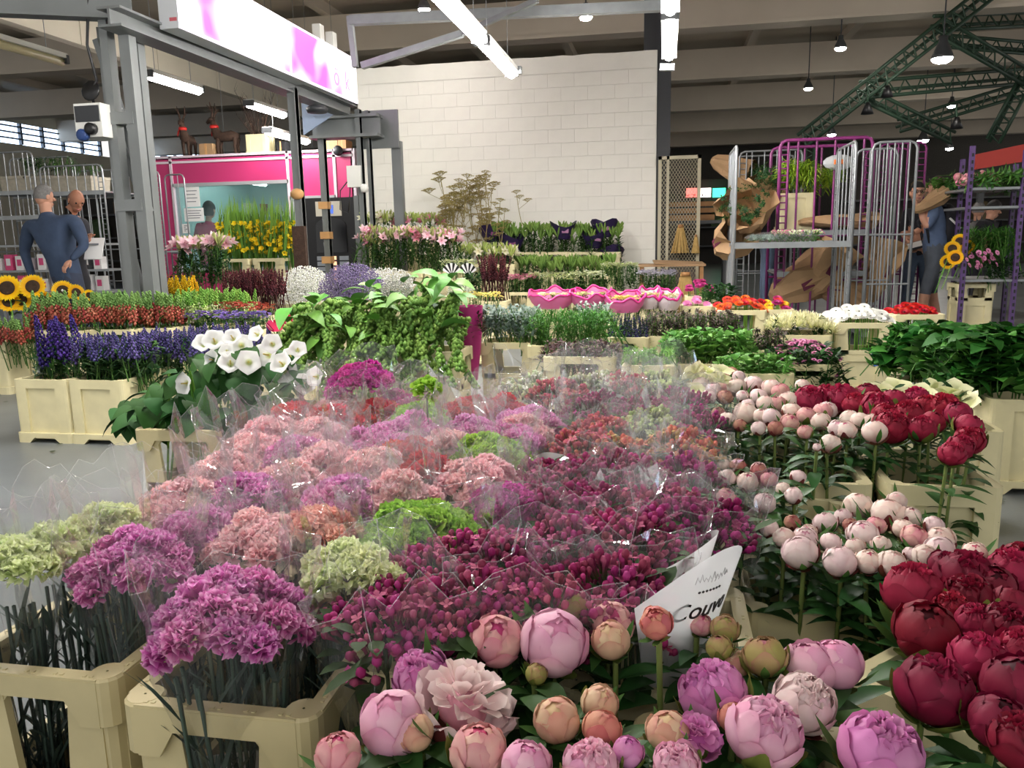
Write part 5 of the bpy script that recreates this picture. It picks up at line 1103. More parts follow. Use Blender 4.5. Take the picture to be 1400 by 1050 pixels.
tier('lily_bunch', ['green lily buds in dark purple sleeves, %s of the upper row' % w_ for w_ in PW], LIL['bud'], 668, 848, 11.7, 302, 345, 16, ['cream crate of the purple sleeved lilies, '+w_ for w_ in PW], extra=[(SPR['dark'], 'sprig', 8)])
tier('lily_bunch', ['green lily buds in the lower wall row, %s' % w_ for w_ in ('left', 'middle', 'right')], LIL['bud'], 706, 840, 11.1, 346, 378, 18, ['cream crate of the lower wall buds, '+w_ for w_ in ('left', 'middle', 'right')])
for i, (x, y) in enumerate(((700, 325), (770, 308), (812, 320), (826, 305), (835, 340), (672, 312), (700, 352))):
    p = aty(x, y+6, 11.78+.02*i); b = MB(); n = 14
    vs = [(.1*math.cos(6.283*j/n), .07*math.sin(6.283*j/n), -.14) for j in range(n)]+[(.2*math.cos(6.283*j/n), .12*math.sin(6.283*j/n), .08+.05*math.sin(j*.9+i)) for j in range(n)]
    b.add(vs, [(j, (j+1) % n, (j+1) % n+n, j+n) for j in range(n)]); t = thing('purple_sleeve', 'dark purple plastic sleeve round the wall lilies, %s' % ('beside the dill', 'upper middle', 'right of the middle', 'upper right', 'lower right', 'at the left end', 'lower left')[i], 'wrapping', p)
    part('sheet', b, mat('sleeve_purple', (44, 30, 72), .35, var=.3), t, True); b = MB(); b.box((.02+.02*(i%3), -.1, -.02), (.1, .004, .04+.02*(i%2)), Euler((R(-12), R(8*(i%3)-8), 0)).to_matrix()); part('print_patch', b, mat('print_pink', (116, 44, 96), .4), t)
# dried dill
def umbel(seed, H):
    def f(b):
        rnd = random.Random(seed); c = L3(172, 156, 100); b.col = c; b.tube([(0, 0, -H), (.02, 0, -H*.4), (0, 0, 0)], [.008, .007, .005], 5, False)
        for s_ in range(3):
            z = -.16*s_*(1 if s_ else 0); a0 = rnd.random()*6.28; o = Vector((math.cos(a0)*.14*s_, math.sin(a0)*.14*s_, -.1*s_)); b.col = c
            b.tube([(0, 0, o.z-.15), o], .004, 4, False)
            for k in range(16):
                a = k*2.4; q = math.sqrt((k+.5)/16)*.11; p = o+Vector((q*math.cos(a), q*math.sin(a), .09-q*.35)); b.col = c; b.tube([o, p], .0022, 3, False)
                for j in range(4): aa = j*1.57; b.col = (L3(190, 176, 112), L3(164, 146, 92))[j % 2]; b.octa((p.x+.014*math.cos(aa), p.y+.014*math.sin(aa), p.z), .011, .8)
    return f
DIL = [UM('dill_umbel', umbel(i, .75), 'bloom_attr', False) for i in range(3)]
t = thing('dried_dill_bunch', 'dense bunch of dried dill heads standing high before the wall', 'plant', aty(637, 380, 11.9))
for k in range(26): q = aty(602+72*((k*.37) % 1), 242+75*((k*.61) % 1), 11.9+.2*math.sin(k)); obj('dill_umbel', DIL[k % 3], t, TRS(q-t.location, (U(-.2, .2), U(-.2, .2), k), U(.7, 1)))
t = thing('dried_dill_bunch', 'loose sparse dried dill stems right of the dense dill', 'plant', aty(672, 380, 11.6))
for (x, y) in ((664, 238), (672, 262), (684, 276), (690, 290), (706, 265), (668, 300), (680, 310), (655, 285)): q = aty(x, y, 11.6+U(-.1, .1)); obj('dill_umbel', DIL[x % 3], t, TRS(q-t.location, (U(-.2, .2), U(-.2, .2), x), .62))
stack(aty(640, 380, 12.0).x, 12.1, .75, 'cream crate under the dried dill', W=.42, D=.3)
# white daisies in striped wrap, dark twigs, greens
z_ = zone(598, 662, 9.6, 354, 388, .35); dsy = fill('daisy_bunch', 'white daisies in a black and white striped wrap', ALS['white']+ALS['lime'], z_, 26); stack((z_[0]+z_[1])/2, 9.78, .66, 'cream crate under the white daisies')
for i, x in enumerate((618, 640)):
    p = aty(x, 372, 9.5); b = MB()
    for k in range(9):
        a = R(20+17.5*k); b.mi = k % 2; b.add([(0, 0, -.04), (.11*math.cos(a-.15), -.03, .11*math.sin(a-.15)), (.11*math.cos(a+.15), -.03, .11*math.sin(a+.15)), (0, .01, -.04), (.11*math.cos(a-.15), -.015, .11*math.sin(a-.15)), (.11*math.cos(a+.15), -.015, .11*math.sin(a+.15))], [(0, 1, 2), (3, 5, 4), (1, 4, 5, 2), (0, 3, 4, 1), (0, 2, 5, 3)])
    o = part('striped_paper', b, ['paper', 'black'], dsy, M=Matrix.Translation(Vector(p)-dsy.location))
z_ = zone(656, 690, 8.6, 348, 402, .2); fill('twig_bunch', 'upright bundle of thin dark purple-brown twigs', SPK['twig'], z_, 40, sc=1.3, tilt=.18, jit=.02, cat='plant'); crate((z_[0]+z_[1])/2, 8.7, 'cream crate under the dark twig bundle', W=.3, D=.28)
fol('dark green tuft left of the twig bundle', 'dark', zone(632, 660, 9.0, 372, 402, .25), 12, ['cream crate under the dark green tuft'])
cloud('gypsophila_bunch', 'grey-green fluffy bunch under the striped wraps', zone(608, 642, 8.4, 380, 408, .3), [L3(176, 186, 168), L3(200, 206, 184)], 900, .009, 'cream crate under the grey-green fluff')
z_ = zone(618, 682, 7.4, 398, 418, .3); fill('alstroemeria_bunch', 'pale yellow blossoms above the silvery leaves', ALS['yellow'], z_, 26); rowcrates(z_[0], z_[1], 7.4, ['cream crate under the pale yellow blossoms'])
# row of crates with white and pink blooms in front of the wall
for i, (a, c, k, yt, lb) in enumerate(((688, 730, 'pink', 374, 'rose pink blooms at the left of the wall row'), (722, 782, 'lime', 372, 'lime and white blooms, second in the wall row'), (780, 826, 'white', 370, 'white blooms, third in the wall row'), (822, 870, 'lime', 358, 'lime-white blooms, highest in the wall row'), (872, 924, 'lilac', 368, 'pale lilac blooms at the right end of the wall row'))):
    z_ = zone(a, c, 10.0, yt, 398, .4); fill('lisianthus_bunch', lb, ALS[k]+(ALS['white'] if k == 'lime' else ALS[k]), z_, 46, extra=[(SPR['dark'], 'sprig', 10)]); crate((z_[0]+z_[1])/2, 10.17, 'cream crate under the '+lb, W=min(.42, z_[1]-z_[0]-.01), D=.36)
# ================================================================ PINK BOOTH
BY = 13.7
def bx(px, py, Y=BY): return aty(px, py, Y)
bl_, br_, bt = bx(195, 212).x, bx(483, 206).x, bx(340, 209).z
bo = thing('pink_booth', 'pink panelled office booth with pale frames, a wide window and an open door', 'booth', ((bl_+br_)/2, BY, 0))
def bp(name, x0, x1, y0, y1, z0, z1, m, parent=None):
    b = MB(); b.bb(x0-bo.location.x, x1-bo.location.x, y0-BY, y1-BY, z0, z1); return part(name, b, m, parent or bo)
wx0, wx1, wz1, wz0 = bx(236, 252).x, bx(388, 252).x, bx(310, 251).z, .75
dx0, dx1, dz = bx(400, 272).x, bx(456, 268).x, bx(428, 270).z
xs = [bl_, wx0, bx(393, 220).x, bx(457, 220).x, br_]; zs = bx(340, 218).z
for i in range(4):
    bp('pink_panel', xs[i]+.02, xs[i+1]-.02, BY, BY+.08, zs+.02, bt-.02, 'pink_panel')
    if i in (0, 3): bp('pink_panel', xs[i]+.02, xs[i+1]-.02, BY, BY+.08, .05, zs-.02, 'pink_panel')
    else: bp('pink_panel', xs[i]+.02, xs[i+1]-.02, BY, BY+.08, (wz1 if i == 1 else dz)+.03, zs-.02, 'pink_panel')
bp('pink_panel', wx0+.02, xs[2]-.02, BY, BY+.08, .05, wz0-.03, 'pink_panel')
for x in xs: bp('frame_post', x-.025, x+.025, BY-.02, BY+.1, 0, bt, 'pale_frame')
for z in (bt-.02, zs): bp('frame_rail', bl_, br_, BY-.02, BY+.1, z-.02, z+.02, 'pale_frame')
for (x0, x1, z) in ((wx0, xs[2], wz1), (wx0, xs[2], wz0), (xs[2], xs[3], dz)): bp('frame_rail', x0, x1, BY-.02, BY+.1, z-.03, z+.03, 'alu')
bp('side_wall', bl_, bl_+.06, BY, 17.5, 0, bt, 'pink_panel'); bp('side_wall', br_-.06, br_, BY, 17.5, 0, bt, 'pink_panel')
bp('side_lining', bl_+.06, bl_+.08, BY+.1, 17.4, 0, bt-.06, mat('booth_teal', (170, 206, 206), .6)); bp('side_lining', br_-.08, br_-.06, BY+.1, 17.4, 0, bt-.06, 'booth_teal'); bp('rear_wall', bl_, br_, 17.4, 17.5, 0, bt, mat('booth_teal', (170, 206, 206), .6)); bp('roof', bl_, br_, BY, 17.5, bt-.06, bt-.02, 'white_plastic')
film('window_glass', tint=(.78, .9, .9), veil=.04, gloss=.15, veilcol=(.6, .8, .8))
bp('window_pane', wx0, xs[2], BY+.03, BY+.04, wz0, wz1, 'window_glass')
# open door leaf, swung out
dl = thing('booth_door', 'grey framed glass door of the booth standing open', 'door', (dx0, BY-.03, 0), R(-62)); dw = dx1-dx0
for (x0, x1, z0, z1, m_, nm) in ((0, .09, 0, dz, 'alu', 'stile'), (dw-.09, dw, 0, dz, 'alu', 'stile'), (0, dw, dz-.1, dz, 'alu', 'rail'), (0, dw, 0, .5, 'alu', 'kick_panel'), (.09, dw-.09, .5, dz-.1, 'window_glass', 'pane')):
    b = MB(); b.bb(x0, x1, -.02 if nm != 'pane' else -.004, .02 if nm != 'pane' else .004, z0, z1); part(nm, b, m_, dl)
for k, (xx, zz) in enumerate(((-8.4, 2.45), (-6.6, 2.45))): tube_fix((xx, 14.6, zz), (xx, 16.4, zz), 'tube light inside the booth, seen through %s' % ('the window', 'the door')[k], lit='booth_tube')
def boxthing(name, lb, cat, x0, x1, y0, y1, z0, z1, m): b = MB(); b.bb(x0, x1, y0, y1, z0, z1); return one(name, b, m, lb, cat)
t = thing('office_shelf', 'white shelves with folders inside the booth', 'shelf', (-8.2, 17.1, 0))
for z in (.9, 1.35, 1.8):
    b = MB(); b.bb(-1, 1.4, -.2, .2, z, z+.03); part('board', b, 'white_plastic', t)
for x in (-1, 1.4): b = MB(); b.bb(x-.02, x+.02, -.2, .2, 0, 2.1); part('side', b, 'white_plastic', t)
rnd = random.Random(3)
for k in range(16):
    h_ = rnd.uniform(.2, .32); b = MB(); b.bb(-.02, .04, -.12, .12, 0, h_); b.bb(.041, .043, -.06, .06, h_*.3, h_*.7); o = one('folder', b, mat('folder%d' % (k % 4), ((60, 66, 72), (210, 214, 216), (150, 70, 60), (70, 90, 120))[k % 4]), 'office folder on the booth shelf, '+(ORD[k] if k < 12 else ('rightmost', 'second from right', 'third from right', 'fourth from right')[15-k]), 'folder', 'folders on the booth shelf', loc=(-9.1+.13*k, 17.1, (.93, 1.38, 1.83)[k % 3]))
for (x0, x1, y0, y1, lb) in ((254, 272, 255, 283, 'tall white notice taped on the booth window'), (253, 278, 284, 303, 'wide handwritten white notice taped on the booth window'), (250, 259, 306, 319, 'small white notice low on the booth window')):
    a, c = bx(x0, y1, BY), bx(x1, y0, BY); b = MB(); b.bb(a.x, c.x, BY-.004, BY, a.z, c.z); o = one('notice', b, 'paper', lb, 'notice')
    for k in range(4):
        z = c.z-(c.z-a.z)*(.2+.18*k); b = MB(); b.bb(a.x+.04, c.x-.05-.03*(k % 2), BY-.006, BY-.004, z-.008, z+.006); part('print_line', b, mat('ink_grey', (120, 124, 130)), o)
# things on top of the booth
def reindeer(x, Y, lb, rz, h=1.0):
    t = thing('reindeer_figure', lb, 'figurine', (x, Y, bt), rz, sc=h)
    b = MB(); b.tube([(-.24, 0, .36), (-.1, 0, .38), (.1, 0, .37), (.2, 0, .4), (.25, 0, .5), (.28, 0, .62), (.3, 0, .68)], [.06, .1, .09, .1, .075, .055, .05], 10); b.tube([(.27, 0, .68), (.33, 0, .69), (.42, 0, .64)], [.05, .055, .025], 8)
    for s_ in (-1, 1): b.leaf((.28, .03*s_, .7), (-.2, s_*.8, .5), .09, .04, n=3)
    part('body', b, 'bark', t, True)
    for (lx, ly) in ((-.2, .05), (-.2, -.05), (.17, .05), (.17, -.05)): b = MB(); b.tube([(lx, ly, .34), (lx+.02, ly, .18), (lx, ly, 0)], [.045, .028, .024], 7); part('leg', b, 'bark', t, True)
    for s_ in (-1, 1):
        b = MB(); b.tube([(.28, .02*s_, .71), (.25, .06*s_, .85), (.27, .08*s_, 1.0)], [.018, .018, .006], 6); b.tube([(.25, .06*s_, .85), (.33, .09*s_, .95)], [.014, .005], 5); b.tube([(.255, .05*s_, .79), (.2, .1*s_, .9)], [.012, .005], 5); part('antler', b, 'bark', t, True)
    b = MB(); b.lathe([(.075, -.03), (.085, 0), (.075, .03)], 10, (.265, 0, .56)); b.leaf((.3, -.07, .55), (.1, -.3, -1), .16, .05, n=3); b.leaf((.33, -.04, .55), (.4, -.2, -1), .14, .05, n=3); part('ribbon', b, 'red_ribbon', t, True)
reindeer(bx(238, 205).x, BY+.5, 'brown twig reindeer with a red ribbon, left one facing the front', R(-80), .9); reindeer(bx(292, 200).x, BY+.5, 'brown twig reindeer with a red ribbon, right one seen from the side', R(175), .98)
crate(bx(338, 200).x, BY+.5, 'cream bucket with bare twigs on the booth roof', 'bucket', W=.42, D=.34, z=bt, H=.36)
t = thing('bare_branches', 'thin bare brown branches sticking out of the bucket on the booth roof', 'plant', (bx(338, 200).x, BY+.5, bt+.05)); rnd = random.Random(8)
for k in range(22):
    a = rnd.random()*6.28; l_ = rnd.uniform(.6, 1.15); b = MB(); p0 = Vector((0, 0, 0)); p1 = Vector((math.cos(a)*.18, math.sin(a)*.12, l_*.55)); p2 = Vector((math.cos(a)*.42, math.sin(a)*.25, l_)); b.tube([p0, p1, p2], [.008, .006, .002], 4, False)
    for j in range(5): q = p1.lerp(p2, rnd.random()); b.tube([q, q+Vector((rnd.uniform(-.12, .12), rnd.uniform(-.1, .1), .12))], [.004, .001], 3, False)
    part('branch', b, 'bark', t)
for i, (x0, x1, y, m_, lb) in enumerate(((258, 275, 193, 'kraft', 'cardboard box between the two reindeer on the booth roof'), (425, 450, 183, 'kraft', 'cardboard box on the booth roof behind the thin post'), (452, 462, 188, 'wood', 'brown board leaning on the booth roof'), (366, 376, 190, 'black', 'black box on the booth roof by the wooden post'))):
    a, c = bx(x0, 207), bx(x1, y); b = MB(); w_ = c.x-a.x; h_ = c.z-bt; b.bb(-w_/2, w_/2, -.15, .15, 0, h_); o = one('roof_box', b, m_, lb, 'box', loc=((a.x+c.x)/2, BY+.5, bt)); b = MB(); b.bb(-w_*.08, w_*.08, -.152, .152, h_*.02, h_+.002); part('tape', b, 'tape_tan', o)
b = MB(); b.ball((0, 0, 0), .09, 10, 6); o = one('loudspeaker', b, 'dark_grey', 'small round dark loudspeaker at the top right of the booth', 'speaker', smooth=True, loc=tuple(bx(462, 206, BY-.09))); b = MB(); b.bb(-.02, .02, 0, .1, -.02, .02); part('bracket', b, 'steel_dark', o)
# coffee machine
p = aty(457, 380, 12.9); cw = .62
cm = thing('coffee_machine', 'black coffee vending machine with a pale top panel and lit buttons', 'machine', (p.x, 12.9, 0)); ct = aty(457, 270, 12.9).z
def cmp_(nm, x0, x1, y0, y1, z0, z1, m_): b = MB(); b.bb(x0, x1, y0, y1, z0, z1); return part(nm, b, m_, cm)
cmp_('body', -.45, .42, 0, .6, 0, ct, 'black'); cmp_('side_panel', .42, .5, 0, .6, 0, ct+.02, 'steel_grey'); cmp_('top_panel', -.25, .2, -.02, 0, ct-.3, ct-.06, mat('beige_panel', (206, 200, 184))); cmp_('display', -.08, .06, -.03, -.02, ct-.26, ct-.12, mat('screen_blue', (70, 100, 190), emit=.6))
b = MB(); b.prism([(.27*math.cos(R(a)), .27*math.sin(R(a))*.5) for a in range(0, 181, 15)], .02, T(0, -.02, ct-.46)); b.bb(-.27, .27, -.02, 0, ct-.9, ct-.46); part('front_door', b, mat('gloss_black', (10, 10, 12), .12), cm)
for i in range(2):
    for j in range(5): cmp_('button', -.1+.1*i, -.04+.1*i, -.02, 0, .55+.09*j, .61+.09*j, mat('button_lit', (240, 180, 140), emit=.8))
for i in (-1, 1):
    for j in range(5): cmp_('price_card', .2*i-.08, .2*i+.08, -.015, 0, .54+.09*j, .61+.09*j, mat('card_grey', (150, 156, 164)))
# electrical boxes and cables
def ebox(px0, px1, py0, py1, Y, dep, lb, m_='white_plastic'):
    a, c = aty(px0, py1, Y), aty(px1, py0, Y); t = thing('electrical_box', lb, 'electrical box', ((a.x+c.x)/2, Y, (a.z+c.z)/2)); w_, h_ = (c.x-a.x)/2, (c.z-a.z)/2; b = MB(); b.bb(-w_, w_, 0, dep, -h_, h_); part('case', b, m_, t); return t, w_, h_
t, w_, h_ = ebox(105, 136, 140, 188, 6.42, .3, 'grey electrical box with dark cover and round socket on the lattice column')
b = MB(); b.bb(-w_*.9, w_*.9, -.01, 0, -.1*h_, h_*.85); part('dark_cover', b, 'dark_grey', t)
for (x, z, m_) in ((.3*w_, -.55*h_, 'black'), (-.35*w_, -.9*h_, mat('socket_blue', (40, 66, 120)))): b = MB(); b.lathe([(.05, 0), (.05, .05), (.035, .06)], 12, M=Matrix.Rotation(R(90), 3, 'X')); part('socket', b, m_, t, True, M=T(x, 0, z))
b = MB(); b.tube([(0, .1, h_), (-.03, .12, h_+.12), (.05, .1, h_+.2), (-.02, .12, h_+.5), (.06, .1, h_+.9), (.2, .2, h_+1.0)], .012, 6); part('cable', b, 'black', t, True)
b = MB(); b.lathe([(.08, -.01), (.09, 0), (.08, .01)], 14, M=Matrix.Rotation(R(80), 3, 'X')); part('cable_loop', b, 'black', t, True, M=T(-.02, .1, h_+.12))
t, w_, h_ = ebox(475, 492, 226, 256, 10.95, .12, 'pale electrical box on the post under the sign'); b = MB(); b.tube([(-w_, 0, -h_*.5), (-.2, -.02, -h_*1.3), (-.22, -.02, -.45), (-.1, -.02, -.5), (-.06, 0, -h_)], .008, 5); part('cable', b, 'black', t, True)
b = MB(); b.lathe([(.05, -.06), (.06, 0), (.04, .05)], 10); part('socket', b, 'white_plastic', t, True, M=T(w_+.05, 0, -h_*1.1))
# ================================================================ TROLLEYS
def frame_panel(t, p0, p1, z0, z1, nb, m_, r=.014, rails=(), ladder=0, name='side_frame', rb=None):
    """upright tube frame between floor points p0,p1 (world xy) with bars as sub-parts"""
    o = t.location; A = Vector((p0[0], p0[1], 0))-Vector((o.x, o.y, 0)); B = Vector((p1[0], p1[1], 0))-Vector((o.x, o.y, 0)); d = B-A; c = .07
    def P(f, z): return A+d*f+Vector((0, 0, z))
    f_ = c/d.length; b = MB(); b.tube([P(0, z0), P(0, z1-c), P(f_*.3, z1-c*.3), P(f_, z1), P(1-f_, z1), P(1-f_*.3, z1-c*.3), P(1, z1-c), P(1, z0)], r, 7)
    fr_ = part(name, b, m_, t, True)
    for k in range(nb):
        b = MB(); b.tube([P((k+1)/(nb+1), z0), P((k+1)/(nb+1), z1)], r*.62, 5, False); part('bar', b, m_, fr_, True)
    for z in rails: b = MB(); b.tube([P(0, z), P(1, z)], r*.8, 5, False); part('rail', b, m_, fr_, True)
    if ladder:
        L_ = ladder/d.length
        for s_ in (0, 1):
            x0, x1 = (0, L_) if s_ == 0 else (1-L_, 1); b = MB(); b.tube([P(x1 if s_ == 0 else x0, z0), P(x1 if s_ == 0 else x0, z1-.02)], r*.7, 5, False)
            k = 0
            while z0+.1+.075*k < z1-.1: b.tube([P(x0, z0+.1+.075*k), P(x1, z0+.1+.075*k)], r*.5, 4, False); k += 1
            part('ladder_strip', b, m_, fr_, True)
def cage(lb, px0, px1, Y, dep, ytop, m_, shelves=(), nb=5, sides='front', name='roll_cage', ladder=.09, z0=.16, r=.014):
    xm = (px0+px1)/2; x0, x1 = aty(px0, 330, Y).x, aty(px1, 330, Y).x; zt = aty(xm, ytop, Y).z
    t = thing(name, lb, 'trolley', ((x0+x1)/2, Y+dep/2, 0)); w_ = (x1-x0)/2
    b = MB(); b.bb(-w_, w_, -dep/2, dep/2, z0-.05, z0); part('base', b, 'galv', t)
    for sx in (-1, 1):
        for sy in (-1, 1):
            b = MB(); b.lathe([(.05, -.015), (.055, 0), (.05, .015)], 10, M=Matrix.Rotation(R(90), 3, 'Y')); b.bb(-.03, .03, -.02, .02, 0, .07); part('wheel', b, 'dark_grey', t, True, M=T(sx*(w_-.07), sy*(dep/2-.07), .055))
    if sides == 'front':
        frame_panel(t, (x0, Y), (x1, Y), z0, zt, nb, m_, r, ladder=ladder, rails=(z0+.5, z0+1.0)); frame_panel(t, (x0, Y+dep), (x1, Y+dep), z0, zt, nb, m_, r, rails=(z0+.5, z0+1.0))
    else:
        frame_panel(t, (x0, Y), (x0, Y+dep), z0, zt, nb, m_, ladder=ladder); frame_panel(t, (x1, Y), (x1, Y+dep), z0, zt, nb, m_, ladder=ladder)
    for ys in shelves:
        z = aty(xm, ys, Y).z; b = MB(); b.bb(-w_, w_, -dep/2, dep/2, z-.02, z)
        for s_ in (-1, 1): b.bb(-w_, w_, s_*dep/2-.012, s_*dep/2+.012, z-.05, z+.01)
        part('shelf', b, 'galv', t)
    return t
cage('tall grey roll cage left of the purple one, with a grey shelf', 1004, 1164, 8.7, .9, 196, 'galv', (332,), nb=4, sides='lr')
cage('purple roll cage with rounded top rail, holding a crate and kraft parcels', 1062, 1186, 9.75, .8, 190, 'purple_steel', (316, 372), nb=4, r=.02)
cage('grey barred roll cage between the purple one and the backpack man', 1186, 1246, 8.9, .7, 194, 'galv', (), nb=5, ladder=0)
cage('violet roll cage standing behind the grey barred one', 1196, 1258, 10.9, .7, 196, 'purple_steel', (), nb=4)
cage('grey roll cage far behind with plants on its shelf', 1008, 1092, 11.6, .7, 206, 'galv', (252,), nb=4)
cage('grey roll cage in front of the booth wall at the left', 199, 226, 12.2, .7, 234, 'galv', (344,), nb=2, ladder=.06)
cage('grey roll cage at the left photo edge with plants on top', -30, 58, 10.6, .8, 208, 'galv', (262, 296), nb=6, ladder=.08)
cage('grey roll cage behind the men, its upper shelf full of pots', 66, 150, 10.8, .8, 226, 'galv', (262,), nb=6, ladder=.08)
# goods in the trolleys
crate(aty(1088, 300, 10.0).x, 10.15, 'cream bucket with lime green foliage inside the purple cage', 'bucket', W=.38, D=.36, z=aty(1124, 316, 9.75).z, H=aty(1088, 264, 10.0).z-aty(1124, 316, 9.75).z)
fol('lime green drooping foliage in the purple cage', 'lime', zone(1074, 1114, 9.95, 218, 268, .3), 34, sc=1.7, jit=.1); fol('lime green trailing tuft right in the purple cage', 'lime', zone(1126, 1146, 10.1, 228, 266, .2), 12, sc=1.5)
t = thing('wrapped_bouquet', 'small white bouquet with an orange label hung on the purple cage', 'flowers', aty(1147, 222, 9.72)); b = MB(); b.ball((0, 0, 0), .17, 12, 7, (1, .4, .5)); part('wrap', b, 'paper_film', t, False); b = MB(); b.box((-.02, -.08, 0), (.09, .02, .05)); part('label_patch', b, mat('orange_label', (236, 120, 40)), t)
for k in range(9): obj('blossom', ALS['white'][k % 2], t, TRS((U(-.13, .13), U(-.05, .05), U(-.03, .04)), (U(-.5, .5), 0, k), .6))
def parcel(lb, px, py, Y, w_, h_, l_, rot, green=None, seed=0):
    p = aty(px, py, Y); t = thing('kraft_parcel', lb, 'parcel', p, rot=rot); rnd = random.Random(seed); b = MB(); n = 14; vs = []; fs = []
    for i, (q, x) in enumerate(((.25, -.5), (.5, -.4), (.8, -.1), (1.0, .25), (1.08, .5))):
        for j in range(n): a = 6.283*j/n; k = q*(1+.45*noise.noise((math.cos(a)*2.5+seed, math.sin(a)*2.5, x*5))); vs.append((x*l_, k*w_/2*math.cos(a), k*h_/2*math.sin(a)))
    for i in range(4):
        for j in range(n): a, c = i*n+j, i*n+(j+1) % n; fs.append((a, c, c+n, a+n))
    fs.append(tuple(range(n)))
    b.add(vs, fs); part('paper', b, 'kraft', t, False)
    if green:
        for k in range(26): a = rnd.random()*6.28; q = math.sqrt(rnd.random())*.45; obj('sprig', SPR[green][k % 2], t, TRS((l_*.62, q*w_*math.cos(a), q*h_*math.sin(a)), (0, R(80), k), .55))
    else:
        b = MB(); b.box((0, -w_*.44, .0), (.14, .01, .09)); part('sticker', b, mat('wine_sticker', (96, 24, 56)), t)
parcel('large kraft paper parcel on the floor shelf of the purple cage', 1090, 388, 9.9, .55, .5, .7, (0, R(-25), R(20)), seed=1); parcel('kraft parcel with a wine red sticker leaning in the purple cage', 1128, 368, 9.85, .5, .45, .6, (0, R(-60), R(10)), seed=2)
parcel('kraft parcel lying low in the purple cage at the right', 1150, 400, 9.95, .45, .4, .6, (0, R(10), R(-15)), seed=3); parcel('flat kraft parcel on the upper shelf of the purple cage', 1140, 303, 10.0, .6, .18, .8, (0, 0, R(8)), seed=4); parcel('kraft parcel standing at the lower right behind the grey bars', 1200, 372, 10.0, .4, .4, .7, (0, R(-70), R(30)), seed=5)
parcel('kraft wrapped green bunch standing in the grey cage', 1020, 290, 9.5, .55, .5, .5, (0, R(-20), R(-100)), 'dark', 6); parcel('kraft wrapped bunch on the upper shelf at the left of the grey cages', 1000, 228, 11.9, .4, .35, .6, (0, R(20), R(-20)), 'dark', 7); parcel('kraft parcel leaning at the foot of the grey cage', 1000, 330, 9.5, .45, .45, .5, (0, R(-30), R(-60)), seed=8)
parcel('kraft cone with dark leaves behind the grey cage post', 1036, 275, 10.2, .5, .5, .5, (0, R(-50), R(-50)), 'dark', 9)
zs1 = aty(1084, 332, 8.7).z
t = thing('wrapped_bouquet', 'white flowers in clear film lying flat on the grey cage shelf', 'flowers', (aty(1070, 330, 9.0).x, 9.05, zs1)); b = MB(); b.ball((0, 0, .06), .3, 12, 6, (1.3, .7, .2)); part('film', b, 'cellophane_haze', t, False)
for k in range(34): obj('blossom', (ALS['white'] if k % 3 else ALS['pink'])[k % 2], t, TRS((.1+U(-.2, .3), U(-.12, .12), .1), (U(-.8, .8), R(50), k), .9))
for k in range(20): obj('sprig', SPR['silver'][k % 2], t, TRS((-.15+U(-.15, .15), U(-.1, .1), .08), (U(-.4, .4), R(-70), k), .8))
fol('dark green leaves on the far grey cage shelf', 'dark', zone(1030, 1062, 11.8, 232, 252, .3), 16, sc=.8); fol('pots of green plants on top of the left cage', 'dark', zone(18, 62, 10.9, 214, 238, .3), 14, sc=.8)
fol('yellow-green plants at the right of the left cage top', 'fern', zone(86, 126, 11.0, 222, 244, .3), 14, sc=.8); fol('leafy plant in the middle of the left cage top', 'lily_leaf', zone(56, 90, 10.95, 212, 240, .3), 12, sc=.8)
for i, (x0, x1) in enumerate(((0, 30), (34, 62), (68, 88), (92, 120))):
    Y = 10.85; a, c = aty(x0, 262, Y), aty(x1, 240, Y); b = MB(); w_ = (c.x-a.x)/2; b.box((0, 0, (c.z-a.z)/2), (2*w_, .4, c.z-a.z), taper=1.1); o = one('plant_trough', b, mat('trough', (186, 178, 160), .7, noise_=.2), 'pale planting trough on the left cages, %s from the left' % ('first', 'second', 'third', 'fourth')[i], 'trough', loc=((a.x+c.x)/2, Y+.25, a.z)); b = MB(); b.box((0, 0, c.z-a.z-.02), (2.24*w_, .46, .04)); part('rim', b, 'trough', o)
# shelf with white and pink boxes behind the men
sh = thing('display_shelf', 'grey metal shelf with boxed vases behind the two men', 'shelf', (aty(65, 380, 10.1).x, 10.1, 0)); wl_ = aty(-25, 380, 10.1).x-sh.location.x; wr_ = aty(150, 380, 10.1).x-sh.location.x
SZ = [aty(65, y, 10.1).z for y in (369, 398, 334)]
for z in SZ: b = MB(); b.bb(wl_, wr_, 0, .35, z-.03, z); part('board', b, 'galv', sh)
for x in (wl_, wr_, (wl_+wr_)/2): b = MB(); b.bb(x-.02, x+.02, .33, .37, 0, SZ[2]+.3); part('post', b, 'galv', sh)
bcol = {'w': mat('box_white', (226, 224, 224), .5), 'p': mat('box_pink', (206, 70, 120), .5), 'g': mat('box_grey', (150, 140, 146), .5), 'k': 'dark_grey'}
for i in range(22):
    z = SZ[i % 2]; x = sh.location.x+wl_+.08+(wr_-wl_-.1)*(i//2)/11; c_ = 'wwpwgwwwwkw'[i//2] if i % 2 == 0 else 'wgwpwwgwpww'[i//2]; h_ = (.2, .22, .17)[i % 3]; b = MB(); b.bb(-.06, .06, -.06, .06, 0, h_); o = one('vase_box', b, bcol[c_], '%s vase box on the %s board, %s' % ({'w': 'white', 'p': 'pink', 'g': 'grey', 'k': 'dark'}[c_], ('upper', 'lower')[i % 2], ORD[i//2]), 'box', 'boxes behind the men', loc=(x, 10.2, z+.001)); b = MB(); b.bb(-.035, .035, -.063, -.06, h_*.3, h_*.75); part('print_patch', b, 'box_pink' if c_ == 'w' else 'box_white', o)
